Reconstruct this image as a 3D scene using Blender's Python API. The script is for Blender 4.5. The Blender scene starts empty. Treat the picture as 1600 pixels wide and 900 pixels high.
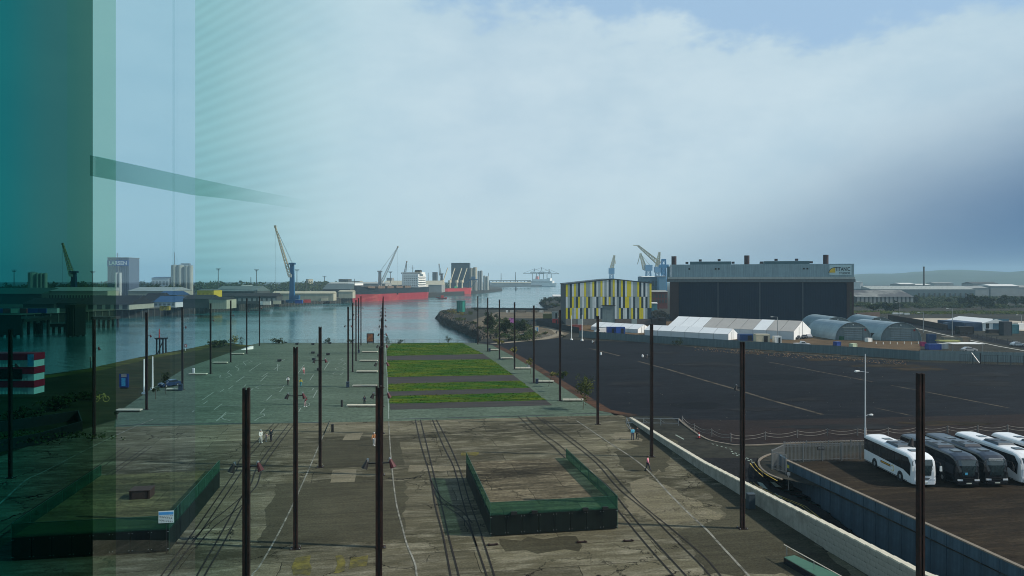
import bpy, math, random
from math import sin, cos, tan, atan2, radians as R, pi, sqrt, hypot
from mathutils import Vector, Matrix
from mathutils.geometry import tessellate_polygon
random.seed(7)
S = bpy.context.scene
C = S.collection
# ------------------------------------------------------------------ camera
F = 1150.0; HOR = 437.0; H = 22.0
cam = bpy.data.cameras.new('camera'); co = bpy.data.objects.new('camera', cam); C.objects.link(co)
co.location = (0, 0, H); co.rotation_euler = (R(90), 0, 0)
cam.sensor_width = 36; cam.lens = 36*F/1600; cam.shift_y = -(450-HOR)/1600
cam.clip_start = .05; cam.clip_end = 30000
S.camera = co
# ------------------------------------------------------------------ sky, sun, exposure
SUN_EL, SUN_AZ = R(37), R(97)          # azimuth measured from +Y towards +X
w = bpy.data.worlds.new('World'); S.world = w; w.use_nodes = True
nt = w.node_tree; N = nt.nodes; L = nt.links
N.clear()
def nd(t, **k):
    n = N.new(t)
    for a, b in k.items(): setattr(n, a, b)
    return n
def wmath(op, a, b=None, c=None, clamp=False):
    n = nd('ShaderNodeMath', operation=op, use_clamp=clamp)
    for i, v in enumerate((a, b, c)):
        if v is None: continue
        if isinstance(v, (int, float)): n.inputs[i].default_value = v
        else: L.new(v, n.inputs[i])
    return n.outputs[0]
def wmix(f, a, b):
    n = nd('ShaderNodeMix', data_type='RGBA')
    for s, v in ((n.inputs[0], f), (n.inputs[6], a), (n.inputs[7], b)):
        if isinstance(v, (int, float)): s.default_value = v
        elif isinstance(v, tuple): s.default_value = (*v, 1)
        else: L.new(v, s)
    return n.outputs[2]
def ramp01(v, lo, hi):
    n = nd('ShaderNodeMapRange', interpolation_type='SMOOTHSTEP'); L.new(v, n.inputs[0])
    n.inputs[1].default_value = lo; n.inputs[2].default_value = hi
    return n.outputs[0]
out = nd('ShaderNodeOutputWorld'); bg = nd('ShaderNodeBackground'); bg.inputs[1].default_value = .1
L.new(bg.outputs[0], out.inputs[0])
sky = nd('ShaderNodeTexSky', sky_type='NISHITA'); sky.sun_disc = False
sky.sun_elevation = SUN_EL; sky.sun_rotation = SUN_AZ; sky.dust_density = 1.5
tc = nd('ShaderNodeTexCoord'); sp = nd('ShaderNodeSeparateXYZ'); L.new(tc.outputs['Generated'], sp.inputs[0])
X, Y, Z = sp.outputs
az = wmath('ARCTAN2', X, Y)                       # 0 straight out over the river, + to the right
def wnoise(scale, detail, rough, loc, sc):
    mp = nd('ShaderNodeMapping'); L.new(tc.outputs['Generated'], mp.inputs[0])
    mp.inputs['Location'].default_value = loc; mp.inputs['Scale'].default_value = sc
    n = nd('ShaderNodeTexNoise'); L.new(mp.outputs[0], n.inputs[0])
    n.inputs['Scale'].default_value = scale; n.inputs['Detail'].default_value = detail; n.inputs['Roughness'].default_value = rough
    return n.outputs[0]
n1 = wnoise(3.2, 8, .55, (.3, .1, 0), (1, 1, 2.2))
n2 = wnoise(9, 7, .62, (4, 2, 1), (1, 1, 2.0))
n3 = wnoise(1.6, 3, .5, (7, 3, 2), (1, 1, 1.6))
lump = wmath('ADD', wmath('MULTIPLY', n1, .30), wmath('MULTIPLY', wmath('SUBTRACT', n2, .28), .22))
# milky cloud bank reaching ~19 degrees up, ragged top, higher on the left
dz_ = wmath('DIVIDE', wmath('SUBTRACT', az, .34), .26)
d2_ = wmath('MINIMUM', wmath('MULTIPLY', dz_, dz_), 1.6)
top = wmath('SUBTRACT', wmath('SUBTRACT', Z, wmath('MULTIPLY', d2_, .055)), wmath('MULTIPLY', lump, .85))
cover = wmath('SUBTRACT', 1.0, ramp01(top, .10, .15))
cover = wmath('MULTIPLY', cover, .9)
deep = wmix(.5, sky.outputs[0], (.9, 1.8, 3.6))
blue = wmix(ramp01(Z, .37, .72), wmix(.85, sky.outputs[0], (3.9, 5.85, 8.0)), deep)
milk = wmix(ramp01(wmath('ADD', wmath('MULTIPLY', n1, .55), wmath('MULTIPLY', n2, .45)), .36, .64), (4.95, 6.5, 7.45), (6.0, 7.4, 8.1))
milk = wmix(ramp01(Z, .17, 0), milk, (5.9, 7.35, 7.8))
col = wmix(cover, blue, milk)
# the sky over the river mouth is slightly greener, the far right holds a slate blue bank of murk
col = wmix(wmath('MULTIPLY', ramp01(az, .0, -.35), .35), col, (3.9, 6.6, 7.2))
edge = wmath('ADD', wmath('MULTIPLY', az, 1.12), wmath('MULTIPLY', wmath('SUBTRACT', n1, .5), .16))
murk = wmath('MULTIPLY', ramp01(wmath('SUBTRACT', edge, wmath('MULTIPLY', Z, 2.3)), -.04, .62), .93)
murk = wmath('MULTIPLY', murk, ramp01(Z, .34, .10))
murk = wmath('MULTIPLY', murk, ramp01(az, 3.0, 1.6))
col = wmix(murk, col, (.25, 1.0, 2.6))
L.new(col, bg.inputs[0])
sun = bpy.data.lights.new('sun', 'SUN'); so = bpy.data.objects.new('sun', sun); C.objects.link(so)
sun.energy = 5.0; sun.angle = R(.5); sun.color = (1, .93, .80)
ts = Vector((cos(SUN_EL)*sin(SUN_AZ), cos(SUN_EL)*cos(SUN_AZ), sin(SUN_EL)))
so.rotation_euler = ts.to_track_quat('Z', 'Y').to_euler()
so.location = (60, 0, 80)
S.view_settings.view_transform = 'Standard'; S.view_settings.look = 'None'
S.view_settings.exposure = 0.0; S.view_settings.gamma = 1
S.cycles.transparent_max_bounces = 24; S.cycles.filter_width = 1.0
S.cycles.max_bounces = 6; S.cycles.volume_bounces = 0
# ------------------------------------------------------------------ helpers
def G(px, py, z=0.0):
    """the point at height z that lies at photo pixel px, py"""
    y = F*(H-z)/(py-HOR)
    return Vector(((px-800)/F*y, y, z))
def P(px, y, z=0.0): return Vector(((px-800)/F*y, y, z))
def ZA(py, y): return H-(py-HOR)/F*y               # height seen at pixel row py at distance y
U = Vector((-200, F, 0)).normalized()               # along the slipways, away
V = Vector((U.y, -U.x, 0))                          # across, to the right
ROT = atan2(V.y, V.x)
def tag(o, label=None, cat=None, group=None, kind=None):
    for k, v in (('label', label), ('category', cat), ('group', group), ('kind', kind)):
        if v: o[k] = v
    return o
def thing(name, label, cat, loc=(0, 0, 0), rz=0, group=None):
    o = bpy.data.objects.new(name, None); C.objects.link(o); o.location = loc; o.rotation_euler = (0, 0, rz)
    o.empty_display_size = .3
    return tag(o, label, cat, group)
def kids(o): return [c for c in o.children]
def dup(r, loc=None, rz=None, label=None, parent=None):
    c = r.copy(); C.objects.link(c); c.parent = parent
    if loc is not None: c.location = loc
    if rz is not None: c.rotation_euler = (0, 0, rz)
    if label: c['label'] = label
    for k in kids(r): dup(k, parent=c)
    return c
class MB:
    def __init__(s): s.v = []; s.f = []; s.m = []; s.sm = False
    def add(s, vs, fs, m=0):
        b = len(s.v); s.v += [tuple(p) for p in vs]; s.f += [tuple(b+i for i in f) for f in fs]; s.m += [m]*len(fs); return s
    def box(s, c, d, rz=0, m=0, taper=1.0):
        x, y, z = [k/2 for k in d]; cs, sn = cos(rz), sin(rz); vs = []
        for dz in (-z, z):
            t = taper if dz > 0 else 1
            for dx, dy in ((-x, -y), (x, -y), (x, y), (-x, y)):
                vs.append((c[0]+(dx*cs-dy*sn)*t, c[1]+(dx*sn+dy*cs)*t, c[2]+dz))
        return s.add(vs, [(3, 2, 1, 0), (4, 5, 6, 7), (0, 1, 5, 4), (1, 2, 6, 5), (2, 3, 7, 6), (3, 0, 4, 7)], m)
    def bb(s, x0, x1, y0, y1, z0, z1, m=0):
        return s.box(((x0+x1)/2, (y0+y1)/2, (z0+z1)/2), (x1-x0, y1-y0, z1-z0), 0, m)
    def bar(s, a, b, w, h=None, m=0):
        a, b = Vector(a), Vector(b); h = h or w; d = (b-a)
        if d.length < 1e-6: return s
        d.normalize(); up = Vector((0, 0, 1)) if abs(d.z) < .95 else Vector((0, 1, 0))
        e = d.cross(up).normalized()*w/2; g = e.cross(d).normalized()*h/2
        vs = [a-e-g, a+e-g, a+e+g, a-e+g, b-e-g, b+e-g, b+e+g, b-e+g]
        return s.add(vs, [(3, 2, 1, 0), (4, 5, 6, 7), (0, 1, 5, 4), (1, 2, 6, 5), (2, 3, 7, 6), (3, 0, 4, 7)], m)
    def cyl(s, a, b, r, r2=None, n=10, m=0, caps=True):
        a, b = Vector(a), Vector(b); r2 = r if r2 is None else r2; d = (b-a).normalized()
        up = Vector((0, 0, 1)) if abs(d.z) < .95 else Vector((1, 0, 0))
        e = d.cross(up).normalized(); g = d.cross(e).normalized()
        vs = [a+(e*cos(t)+g*sin(t))*r for t in [2*pi*i/n for i in range(n)]]+[b+(e*cos(t)+g*sin(t))*r2 for t in [2*pi*i/n for i in range(n)]]
        fs = [(i, (i+1) % n, n+(i+1) % n, n+i) for i in range(n)]
        if caps: fs += [tuple(range(n))[::-1], tuple(range(n, 2*n))]
        return s.add(vs, fs, m)
    def tube(s, pts, r, n=6, m=0):
        for a, b in zip(pts, pts[1:]): s.cyl(a, b, r, n=n, m=m)
        return s
    def prism(s, poly, z0, z1, m=0):
        n = len(poly); vs = [(p[0], p[1], z0) for p in poly]+[(p[0], p[1], z1) for p in poly]
        tr = tessellate_polygon([[Vector((p[0], p[1], 0)) for p in poly]])
        fs = [(i, (i+1) % n, n+(i+1) % n, n+i) for i in range(n)]
        fs += [tuple(n+i for i in t) for t in tr]+[tuple(t) for t in tr]
        return s.add(vs, fs, m)
    def sheet(s, polys, z, m=0):
        """flat sheet with holes: polys[0] outer, others holes"""
        fl = [Vector((p[0], p[1], 0)) for q in polys for p in q]
        tr = tessellate_polygon([[Vector((p[0], p[1], 0)) for p in q] for q in polys])
        fs = []
        for t in tr:
            a, b, c = (fl[i] for i in t)
            fs.append(tuple(t) if (b-a).cross(c-a).z > 0 else (t[0], t[2], t[1]))
        return s.add([(p.x, p.y, z) for p in fl], fs, m)
    def strip(s, pts, wd, z, m=0):
        """flat ribbon along pts (world xy) of width wd"""
        q = [Vector((p[0], p[1], 0)) for p in pts]; lft, rgt = [], []
        for i, p in enumerate(q):
            d = (q[min(i+1, len(q)-1)]-q[max(i-1, 0)]).normalized(); n_ = Vector((-d.y, d.x, 0))*wd/2
            lft.append((p+n_).to_tuple()[:2]); rgt.append((p-n_).to_tuple()[:2])
        vs = [(x, y, z) for x, y in lft]+[(x, y, z) for x, y in rgt]; n = len(q)
        return s.add(vs, [(n+i, n+i+1, i+1, i) for i in range(n-1)], m)
    def build(s, name, mat, parent=None, loc=None, smooth=False, **k):
        me = bpy.data.meshes.new(name); me.from_pydata(s.v, [], s.f)
        for mm in (mat if isinstance(mat, (list, tuple)) else [mat]): me.materials.append(mm)
        if any(s.m): me.polygons.foreach_set('material_index', s.m)
        if smooth: me.polygons.foreach_set('use_smooth', [True]*len(s.f))
        me.update()
        o = bpy.data.objects.new(name, me); C.objects.link(o)
        if parent is not None: o.parent = parent
        if loc is not None: o.location = loc
        if k: tag(o, **k)
        return o
def piece(name, mesh_obj, parent, loc=(0, 0, 0), rz=0):
    o = bpy.data.objects.new(name, mesh_obj.data); C.objects.link(o); o.parent = parent; o.location = loc; o.rotation_euler = (0, 0, rz); return o
def lattice(mb, a, b, w0, w1, n, r, m=0):
    a, b = Vector(a), Vector(b); d = (b-a).normalized(); up = Vector((0, 1, 0)) if abs(d.y) < .8 else Vector((1, 0, 0))
    e = d.cross(up).normalized(); g = d.cross(e).normalized(); rings = []
    for i in range(n+1):
        t = i/n; p = a.lerp(b, t); ww = (w0+(w1-w0)*t)/2
        rings.append([p+e*ww*sx+g*ww*sy for sx, sy in ((1, 1), (1, -1), (-1, -1), (-1, 1))])
    for i in range(n):
        for k in range(4):
            mb.bar(rings[i][k], rings[i+1][k], r*1.5, m=m)
            mb.bar(rings[i][k], rings[i+1][(k+1) % 4], r, m=m)
            mb.bar(rings[i][k], rings[i][(k+1) % 4], r, m=m)
    return mb
# ------------------------------------------------------------------ materials
def M(name, col, rough=.8, metal=0.0, var=.25, scale=1.0, bump=0.0, col2=None, c2=(.45, .65), stretch=(1, 1, 1), world=False, spec=.3, streak=0.0, coat=0, emit=None):
    m = bpy.data.materials.new(name); m.use_nodes = True; t = m.node_tree; n = t.nodes; l = t.links
    if world: spec = min(spec, .04)
    b = n['Principled BSDF']; b.inputs['Roughness'].default_value = rough; b.inputs['Metallic'].default_value = metal
    b.inputs['Specular IOR Level'].default_value = spec
    if coat: b.inputs['Coat Weight'].default_value = coat
    src = n.new('ShaderNodeNewGeometry').outputs['Position'] if world else n.new('ShaderNodeTexCoord').outputs['Object']
    mp = n.new('ShaderNodeMapping'); mp.inputs['Scale'].default_value = stretch; l.new(src, mp.inputs[0])
    if world: mp.inputs['Rotation'].default_value = (0, 0, -ROT)
    ns = n.new('ShaderNodeTexNoise'); l.new(mp.outputs[0], ns.inputs[0]); ns.inputs['Scale'].default_value = scale; ns.inputs['Detail'].default_value = 7; ns.inputs['Roughness'].default_value = .65
    mr = n.new('ShaderNodeMapRange'); l.new(ns.outputs[0], mr.inputs[0]); mr.inputs[1].default_value = .25; mr.inputs[2].default_value = .75
    mr.inputs[3].default_value = 1-var; mr.inputs[4].default_value = 1+var
    base = n.new('ShaderNodeRGB'); base.outputs[0].default_value = (*col, 1); cur = base.outputs[0]
    if col2:
        n2_ = n.new('ShaderNodeTexNoise'); l.new(mp.outputs[0], n2_.inputs[0]); n2_.inputs['Scale'].default_value = scale*.37; n2_.inputs['Detail'].default_value = 6; n2_.inputs['Roughness'].default_value = .7
        mr2 = n.new('ShaderNodeMapRange'); l.new(n2_.outputs[0], mr2.inputs[0]); mr2.inputs[1].default_value = c2[0]; mr2.inputs[2].default_value = c2[1]
        mx = n.new('ShaderNodeMix'); mx.data_type = 'RGBA'; l.new(mr2.outputs[0], mx.inputs[0]); l.new(cur, mx.inputs[6]); mx.inputs[7].default_value = (*col2, 1); cur = mx.outputs[2]
    if streak:
        mp2 = n.new('ShaderNodeMapping'); mp2.inputs['Scale'].default_value = (3, 3, .12); l.new(src, mp2.inputs[0])
        n3_ = n.new('ShaderNodeTexNoise'); l.new(mp2.outputs[0], n3_.inputs[0]); n3_.inputs['Scale'].default_value = 1.0; n3_.inputs['Detail'].default_value = 4
        mr3 = n.new('ShaderNodeMapRange'); l.new(n3_.outputs[0], mr3.inputs[0]); mr3.inputs[1].default_value = .35; mr3.inputs[2].default_value = .65; mr3.inputs[3].default_value = 1-streak; mr3.inputs[4].default_value = 1
        v0 = n.new('ShaderNodeVectorMath'); v0.operation = 'SCALE'; l.new(cur, v0.inputs[0]); l.new(mr3.outputs[0], v0.inputs['Scale']); cur = v0.outputs[0]
    vm = n.new('ShaderNodeVectorMath'); vm.operation = 'SCALE'; l.new(cur, vm.inputs[0]); l.new(mr.outputs[0], vm.inputs['Scale']); l.new(vm.outputs[0], b.inputs['Base Color'])
    if bump:
        bp = n.new('ShaderNodeBump'); bp.inputs['Strength'].default_value = 1; bp.inputs['Distance'].default_value = bump; l.new(ns.outputs[0], bp.inputs['Height']); l.new(bp.outputs[0], b.inputs['Normal'])
    if emit:
        b.inputs['Emission Color'].default_value = (*emit[0], 1); b.inputs['Emission Strength'].default_value = emit[1]
    return m
def ribbed(name, col, pitch, axis=0, depth=.03, rough=.6, var=.15, streak=.15, dark=.25, metal=0.0):
    """corrugated sheet: waves along local axis"""
    m = M(name, col, rough, metal, var, .4, streak=streak); t = m.node_tree; n = t.nodes; l = t.links; b = n['Principled BSDF']
    tcn = n.new('ShaderNodeTexCoord'); sx = n.new('ShaderNodeSeparateXYZ'); l.new(tcn.outputs['Object'], sx.inputs[0])
    a = n.new('ShaderNodeMath'); a.operation = 'MULTIPLY'; a.inputs[1].default_value = 2*pi/pitch; l.new(sx.outputs[axis], a.inputs[0])
    s_ = n.new('ShaderNodeMath'); s_.operation = 'SINE'; l.new(a.outputs[0], s_.inputs[0])
    bp = n.new('ShaderNodeBump'); bp.inputs['Distance'].default_value = depth; l.new(s_.outputs[0], bp.inputs['Height']); l.new(bp.outputs[0], b.inputs['Normal'])
    return m
# ------------------------------------------------------------------ shared materials
def slab_concrete(name, ca, cb, cc, bw, bh, crack=.5, line=.5, stretch=(1, 1, 1), tone=.35, fine=5.0):
    """weathered concrete in world metres turned to the slipways: bays, stains, brushed streaks, cracks"""
    m = bpy.data.materials.new(name); m.use_nodes = True; t = m.node_tree; n = t.nodes; l = t.links; b = n['Principled BSDF']
    b.inputs['Roughness'].default_value = .85; b.inputs['Specular IOR Level'].default_value = .06
    g = n.new('ShaderNodeNewGeometry'); mp = n.new('ShaderNodeMapping'); mp.inputs['Rotation'].default_value = (0, 0, -ROT); l.new(g.outputs['Position'], mp.inputs[0])
    def mth(op, *a):
        q = n.new('ShaderNodeMath'); q.operation = op
        for i, v in enumerate(a):
            if isinstance(v, (int, float)): q.inputs[i].default_value = v
            else: l.new(v, q.inputs[i])
        return q.outputs[0]
    def noise(sc, de, ro, st=(1, 1, 1), vec=None):
        k = n.new('ShaderNodeMapping'); k.inputs['Scale'].default_value = st; l.new(vec or mp.outputs[0], k.inputs[0])
        q = n.new('ShaderNodeTexNoise'); l.new(k.outputs[0], q.inputs[0]); q.inputs['Scale'].default_value = sc; q.inputs['Detail'].default_value = de; q.inputs['Roughness'].default_value = ro
        return q
    def rng(v, a, c, x=0.0, y=1.0):
        q = n.new('ShaderNodeMapRange'); l.new(v, q.inputs[0]); q.inputs[1].default_value = a; q.inputs[2].default_value = c; q.inputs[3].default_value = x; q.inputs[4].default_value = y; return q.outputs[0]
    def mix(f, a, c):
        q = n.new('ShaderNodeMix'); q.data_type = 'RGBA'
        for s_, v in ((q.inputs[0], f), (q.inputs[6], a), (q.inputs[7], c)):
            if isinstance(v, (int, float)): s_.default_value = v
            elif isinstance(v, tuple): s_.default_value = (*v, 1)
            else: l.new(v, s_)
        return q.outputs[2]
    wob = noise(.25, 4, .6); vw = n.new('ShaderNodeVectorMath'); vw.operation = 'MULTIPLY_ADD'; l.new(wob.outputs['Color'], vw.inputs[0]); vw.inputs[1].default_value = (.7, .7, 0); l.new(mp.outputs[0], vw.inputs[2])
    br = n.new('ShaderNodeTexBrick'); l.new(vw.outputs[0], br.inputs[0]); br.inputs['Scale'].default_value = 1; br.inputs['Brick Width'].default_value = bw; br.inputs['Row Height'].default_value = bh
    br.inputs['Mortar Size'].default_value = .035; br.inputs['Mortar Smooth'].default_value = .3; br.inputs['Bias'].default_value = 0
    br.inputs['Color1'].default_value = (0, 0, 0, 1); br.inputs['Color2'].default_value = (1, 1, 1, 1); br.inputs['Mortar'].default_value = (.5, .5, .5, 1)
    big = noise(.05, 6, .6, stretch); mid = noise(.5, 9, .78, stretch); fin = noise(fine, 8, .75)
    strk = noise(.9, 5, .7, (.14, 1.6, 1))
    c = mix(rng(big.outputs[0], .38, .62), ca, cb)
    c = mix(mth('MULTIPLY', rng(mid.outputs[0], .48, .68), .75), c, cc)
    val = mth('MULTIPLY', rng(br.outputs['Color'], 0, 1, 1-tone, 1+tone), rng(strk.outputs[0], .3, .7, .72, 1.28))
    val = mth('MULTIPLY', val, rng(fin.outputs[0], .32, .68, .55, 1.45))
    joint = mth('MULTIPLY', br.outputs['Fac'], line)
    vo = n.new('ShaderNodeTexVoronoi'); vo.feature = 'DISTANCE_TO_EDGE'; vo.inputs['Scale'].default_value = .16
    vw2 = n.new('ShaderNodeVectorMath'); vw2.operation = 'MULTIPLY_ADD'; l.new(noise(.5, 6, .7).outputs['Color'], vw2.inputs[0]); vw2.inputs[1].default_value = (4, 4, 0); l.new(mp.outputs[0], vw2.inputs[2]); l.new(vw2.outputs[0], vo.inputs[0])
    ck = mth('MULTIPLY', mth('LESS_THAN', vo.outputs['Distance'], .008), mth('MULTIPLY', rng(noise(.08, 3, .5).outputs[0], .45, .55), crack))
    dark = mth('SUBTRACT', 1.0, mth('MAXIMUM', joint, ck))
    val = mth('MULTIPLY', val, dark)
    v = n.new('ShaderNodeVectorMath'); v.operation = 'SCALE'; l.new(c, v.inputs[0]); l.new(val, v.inputs['Scale']); l.new(v.outputs[0], b.inputs['Base Color'])
    bp = n.new('ShaderNodeBump'); bp.inputs['Distance'].default_value = .02; l.new(mth('MULTIPLY', mth('ADD', fin.outputs[0], mid.outputs[0]), dark), bp.inputs['Height']); l.new(bp.outputs[0], b.inputs['Normal'])
    return m
m_old = slab_concrete('old_concrete', (.112, .103, .068), (.040, .037, .022), (.235, .22, .165), 15, 4.6, 1.0, .8, (.45, 1.5, 1), .24, 6.0)
m_dk = slab_concrete('dark_concrete_patch', (.040, .037, .024), (.055, .052, .034), (.064, .06, .040), 30, 12, .3, .2, tone=.1)
m_lt = slab_concrete('pale_concrete_patch', (.15, .135, .095), (.12, .108, .07), (.18, .165, .12), 30, 12, .6, .2, tone=.1)
m_pave = slab_concrete('pale_green_paving', (.078, .110, .082), (.060, .088, .064), (.092, .125, .096), 3.2, 1.6, 0, .25, (.4, 1.4, 1), .08, 1.5)
m_asph = slab_concrete('lot_asphalt', (.0052, .0062, .0088), (.0092, .0108, .0142), (.0165, .0178, .021), 70, 40, .25, .1, (.35, 1.2, 1), .08, 3.0)
m_road = slab_concrete('ramp_asphalt', (.012, .0125, .014), (.017, .018, .020), (.022, .022, .022), 50, 30, .2, .1, (1, 1, 1), .05, 3)
m_sand = slab_concrete('gravel_yard', (.115, .078, .043), (.065, .046, .028), (.15, .11, .07), 90, 60, .0, .0, (.3, 1, 1), .05, 2)
m_park = slab_concrete('coach_park_gravel', (.030, .022, .014), (.014, .011, .008), (.052, .040, .026), 90, 60, .0, .0, (.25, 1.8, 1), .05, 2.5)
m_land = slab_concrete('rough_ground', (.034, .033, .027), (.02, .022, .018), (.05, .047, .037), 200, 90, 0, 0, (.3, 1, 1), .1, .7)
m_turf = M('turf', (.015, .060, .003), .95, 0, .5, .9, .05, (.066, .090, .006), (.44, .60), (.3, 1, 1), True)
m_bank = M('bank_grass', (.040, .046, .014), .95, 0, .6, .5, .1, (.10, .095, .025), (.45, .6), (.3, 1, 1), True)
m_darkgrass = M('dark_rough_grass', (.022, .028, .013), .95, 0, .5, .4, .1, (.035, .035, .018), (.45, .6), (.4, 1, 1), True)  # dark olive grass tone, mottled by noise
m_timb = M('timber_strip', (.055, .053, .050), .9, 0, .45, 3, .01, (.035, .034, .035), (.4, .6), (.06, 1.5, 1), True)
m_rock = M('rock_armour', (.030, .028, .024), .95, 0, .5, .6, .3, (.06, .055, .045), (.5, .65), (1, 1, 1), True)
m_line = M('worn_white_paint', (.22, .22, .19), .8, 0, .35, 2, 0, (.08, .08, .068), (.42, .62), (1, 1, 1), True)
m_line2 = M('thin_white_paint', (.20, .24, .215), .8, 0, .25, 2, 0, (.22, .27, .24), (.45, .6), (1, 1, 1), True)
m_stone = M('pale_stone', (.50, .47, .38), .7, 0, .15, 2)
m_yel = M('worn_yellow_paint', (.40, .30, .06), .8, 0, .3, 2, 0, (.1, .09, .05), (.45, .6), (1, 1, 1), True)
m_cpath = M('pale_path', (.20, .175, .135), .9, 0, .25, .5, world=True)
m_stone_dk = M('kerb_wall', (.10, .095, .085), .9, 0, .2, 1)
m_lotline = M('dusty_line', (.095, .08, .06), .9, 0, .4, 1, 0, (.03, .027, .024), (.42, .6), (.3, 1, 1), True)
m_rust = M('rust_steel', (.042, .018, .013), .75, .3, .35, 3, .004, (.011, .006, .005), (.4, .6), streak=.4)
m_rail = M('rail_groove', (.010, .006, .004), .8, 0, .3, 3)
m_steel = M('galvanised_steel', (.30, .32, .33), .5, .6, .15, 4)
m_black = M('black_paint', (.012, .012, .013), .5, 0, .2, 3)
m_white = M('white_paint', (.75, .76, .74), .5, 0, .06, 2, streak=.06)
m_dwhite = M('dirty_white', (.5, .5, .46), .7, 0, .15, 1, streak=.2)
m_red = M('red_paint', (.32, .035, .035), .6, 0, .2, 1, streak=.15)
m_blue = M('blue_paint', (.012, .05, .24), .5, 0, .15, 1, streak=.1)
m_leaf = M('leaf', (.040, .062, .016), .8, 0, .5, .8, 0, (.075, .085, .02), (.45, .6), world=True)
m_leafd = M('dark_leaf', (.020, .036, .014), .85, 0, .5, .5, 0, (.042, .052, .018), (.45, .6), world=True)
m_leafy = M('yellow_leaf', (.14, .13, .025), .8, 0, .4, .8)
m_bark = M('bark', (.07, .055, .04), .9, 0, .3, 6)
m_glass = M('dark_glass', (.012, .016, .02), .08, 0, .1, 1, spec=.8)
# ------------------------------------------------------------------ ground, water
def XY(l, z=0.0): return [(lambda g: (g.x, g.y))(G(a, b, z)) for a, b in l]
end_row = XY([(745, 536), (405, 536)])
left_bank = XY([(388, 540), (345, 534), (300, 544), (215, 559), (145, 575), (55, 588), (-100, 606), (-420, 640)])
prom_top = XY([(884, 459.5), (868, 462), (852, 467), (846, 470), (852, 475), (866, 481), (852, 482.5), (780, 481.5), (735, 482.5), (702, 484), (690, 487), (687, 489.5), (694, 496), (712, 503), (733, 511), (750, 520), (757, 529)])
prom_low = XY([(884, 461.5), (866, 464), (848, 469), (841, 472.5), (848, 478), (860, 484), (852, 485), (780, 484.5), (735, 485.5), (702, 488), (686, 491), (678, 497), (690, 507), (711, 515), (731, 524), (746, 531), (749, 540)], -4)
far_r = [(456, 5000), (900, 9000), (9000, 9000), (9000, -120), (-260, -120)]
# ramp cut out of the land
def wall_z(Yd):                                    # ramp road level
    return max(-5.0, min(0, -(91-Yd)*.155)) if Yd < 91 else 0.0
Lw = XY([(986, 658.5), (1100, 737), (1300, 862), (1440, 949)]); Lw.append((Lw[-1][0]+7.5, Lw[-1][1]-18)); Lw.append((Lw[-1][0]+9, Lw[-1][1]-22))
bw0 = G(1228, 719, 1.0); bw1 = G(1598, 888, 1.0); bdir = (bw1-bw0).normalized()
Rw = [(bw0.x, bw0.y), (bw1.x, bw1.y), ((bw1+bdir*30).x, (bw1+bdir*30).y)]
def along(pl, y):
    for a, b in zip(pl, pl[1:]):
        if (a[1]-y)*(b[1]-y) <= 0 and a[1] != b[1]:
            t = (a[1]-y)/(a[1]-b[1]); return a[0]+(b[0]-a[0])*t
    a, b = pl[-2], pl[-1]; return a[0]+(b[0]-a[0])*(y-a[1])/(b[1]-a[1])
ytop = 91.0; ybot = 12.0
rampL = [(along(Lw, y)+.45, y) for y in (ytop, 86, 70, 55, 40, 25, ybot)]
kerbr = XY([(1104, 688), (1150, 700), (1176, 708), (1190, 724), (1203, 737), (1225, 748)])
nose = XY([(1184, 715), (1187, 726), (1198, 739), (1214, 747)])
RR = [(nose[0][0], 92)]+nose+[(Rw[0][0]-.4, Rw[0][1]-1.2)]+[(x-.3, y) for x, y in Rw[1:]]
rampR = [(along(RR, y), y) for y in (ytop, 90, 88.6, 87, 85.6, 84, 82.5, 78, 70, 55, 40, 25, ybot)]
hole = rampL+rampR[::-1]
outer = end_row+left_bank+[(-260, -120), (6100, -120), (6100, 6100), (556, 6100), (456, 5000)]+prom_top
mb = MB(); mb.sheet([outer, hole], 0.0)
mb.build('ground', m_land, kind='structure')
mb = MB()
for (xa, ya), (xb, yb_) in [q for q in zip(rampR, rampR[1:]) if q[1][1] > Rw[0][1]-1.5]: mb.add([(xa, ya, .0), (xb, yb_, 0), (xb, yb_, wall_z(yb_)-.2), (xa, ya, wall_z(ya)-.2)], [(0, 1, 2, 3)])
mb.build('ramp_side_wall', m_stone_dk, kind='structure')
# ramp surface following the falling level
mb = MB(); ys = [ytop-i*(ytop-ybot)/40 for i in range(41)]
vs = []
for y in ys:
    a = along(rampL, y); b = along(rampR, y); z = wall_z(y)
    for k in range(5): vs.append((a+(b-a)*k/4, y, z-.005))
mb.add(vs, [(i*5+k, (i+1)*5+k, (i+1)*5+k+1, i*5+k+1) for i in range(40) for k in range(4)])
mb.build('road', m_road, kind='structure')
# water
m_water = bpy.data.materials.new('river_water'); m_water.use_nodes = True
t = m_water.node_tree; n = t.nodes; l = t.links; b = n['Principled BSDF']
b.inputs['Base Color'].default_value = (.02, .10, .105, 1); b.inputs['Roughness'].default_value = .10; b.inputs['IOR'].default_value = 1.33
g = n.new('ShaderNodeNewGeometry'); mp = n.new('ShaderNodeMapping'); mp.inputs['Scale'].default_value = (.5, 1, 1); l.new(g.outputs['Position'], mp.inputs[0])
q = n.new('ShaderNodeTexNoise'); q.inputs['Scale'].default_value = .5; q.inputs['Detail'].default_value = 5; l.new(mp.outputs[0], q.inputs[0])
q2 = n.new('ShaderNodeTexNoise'); q2.inputs['Scale'].default_value = .02; q2.inputs['Detail'].default_value = 5; l.new(mp.outputs[0], q2.inputs[0])
bp = n.new('ShaderNodeBump'); bp.inputs['Distance'].default_value = .22; l.new(q.outputs[0], bp.inputs['Height']); l.new(bp.outputs[0], b.inputs['Normal'])
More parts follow.
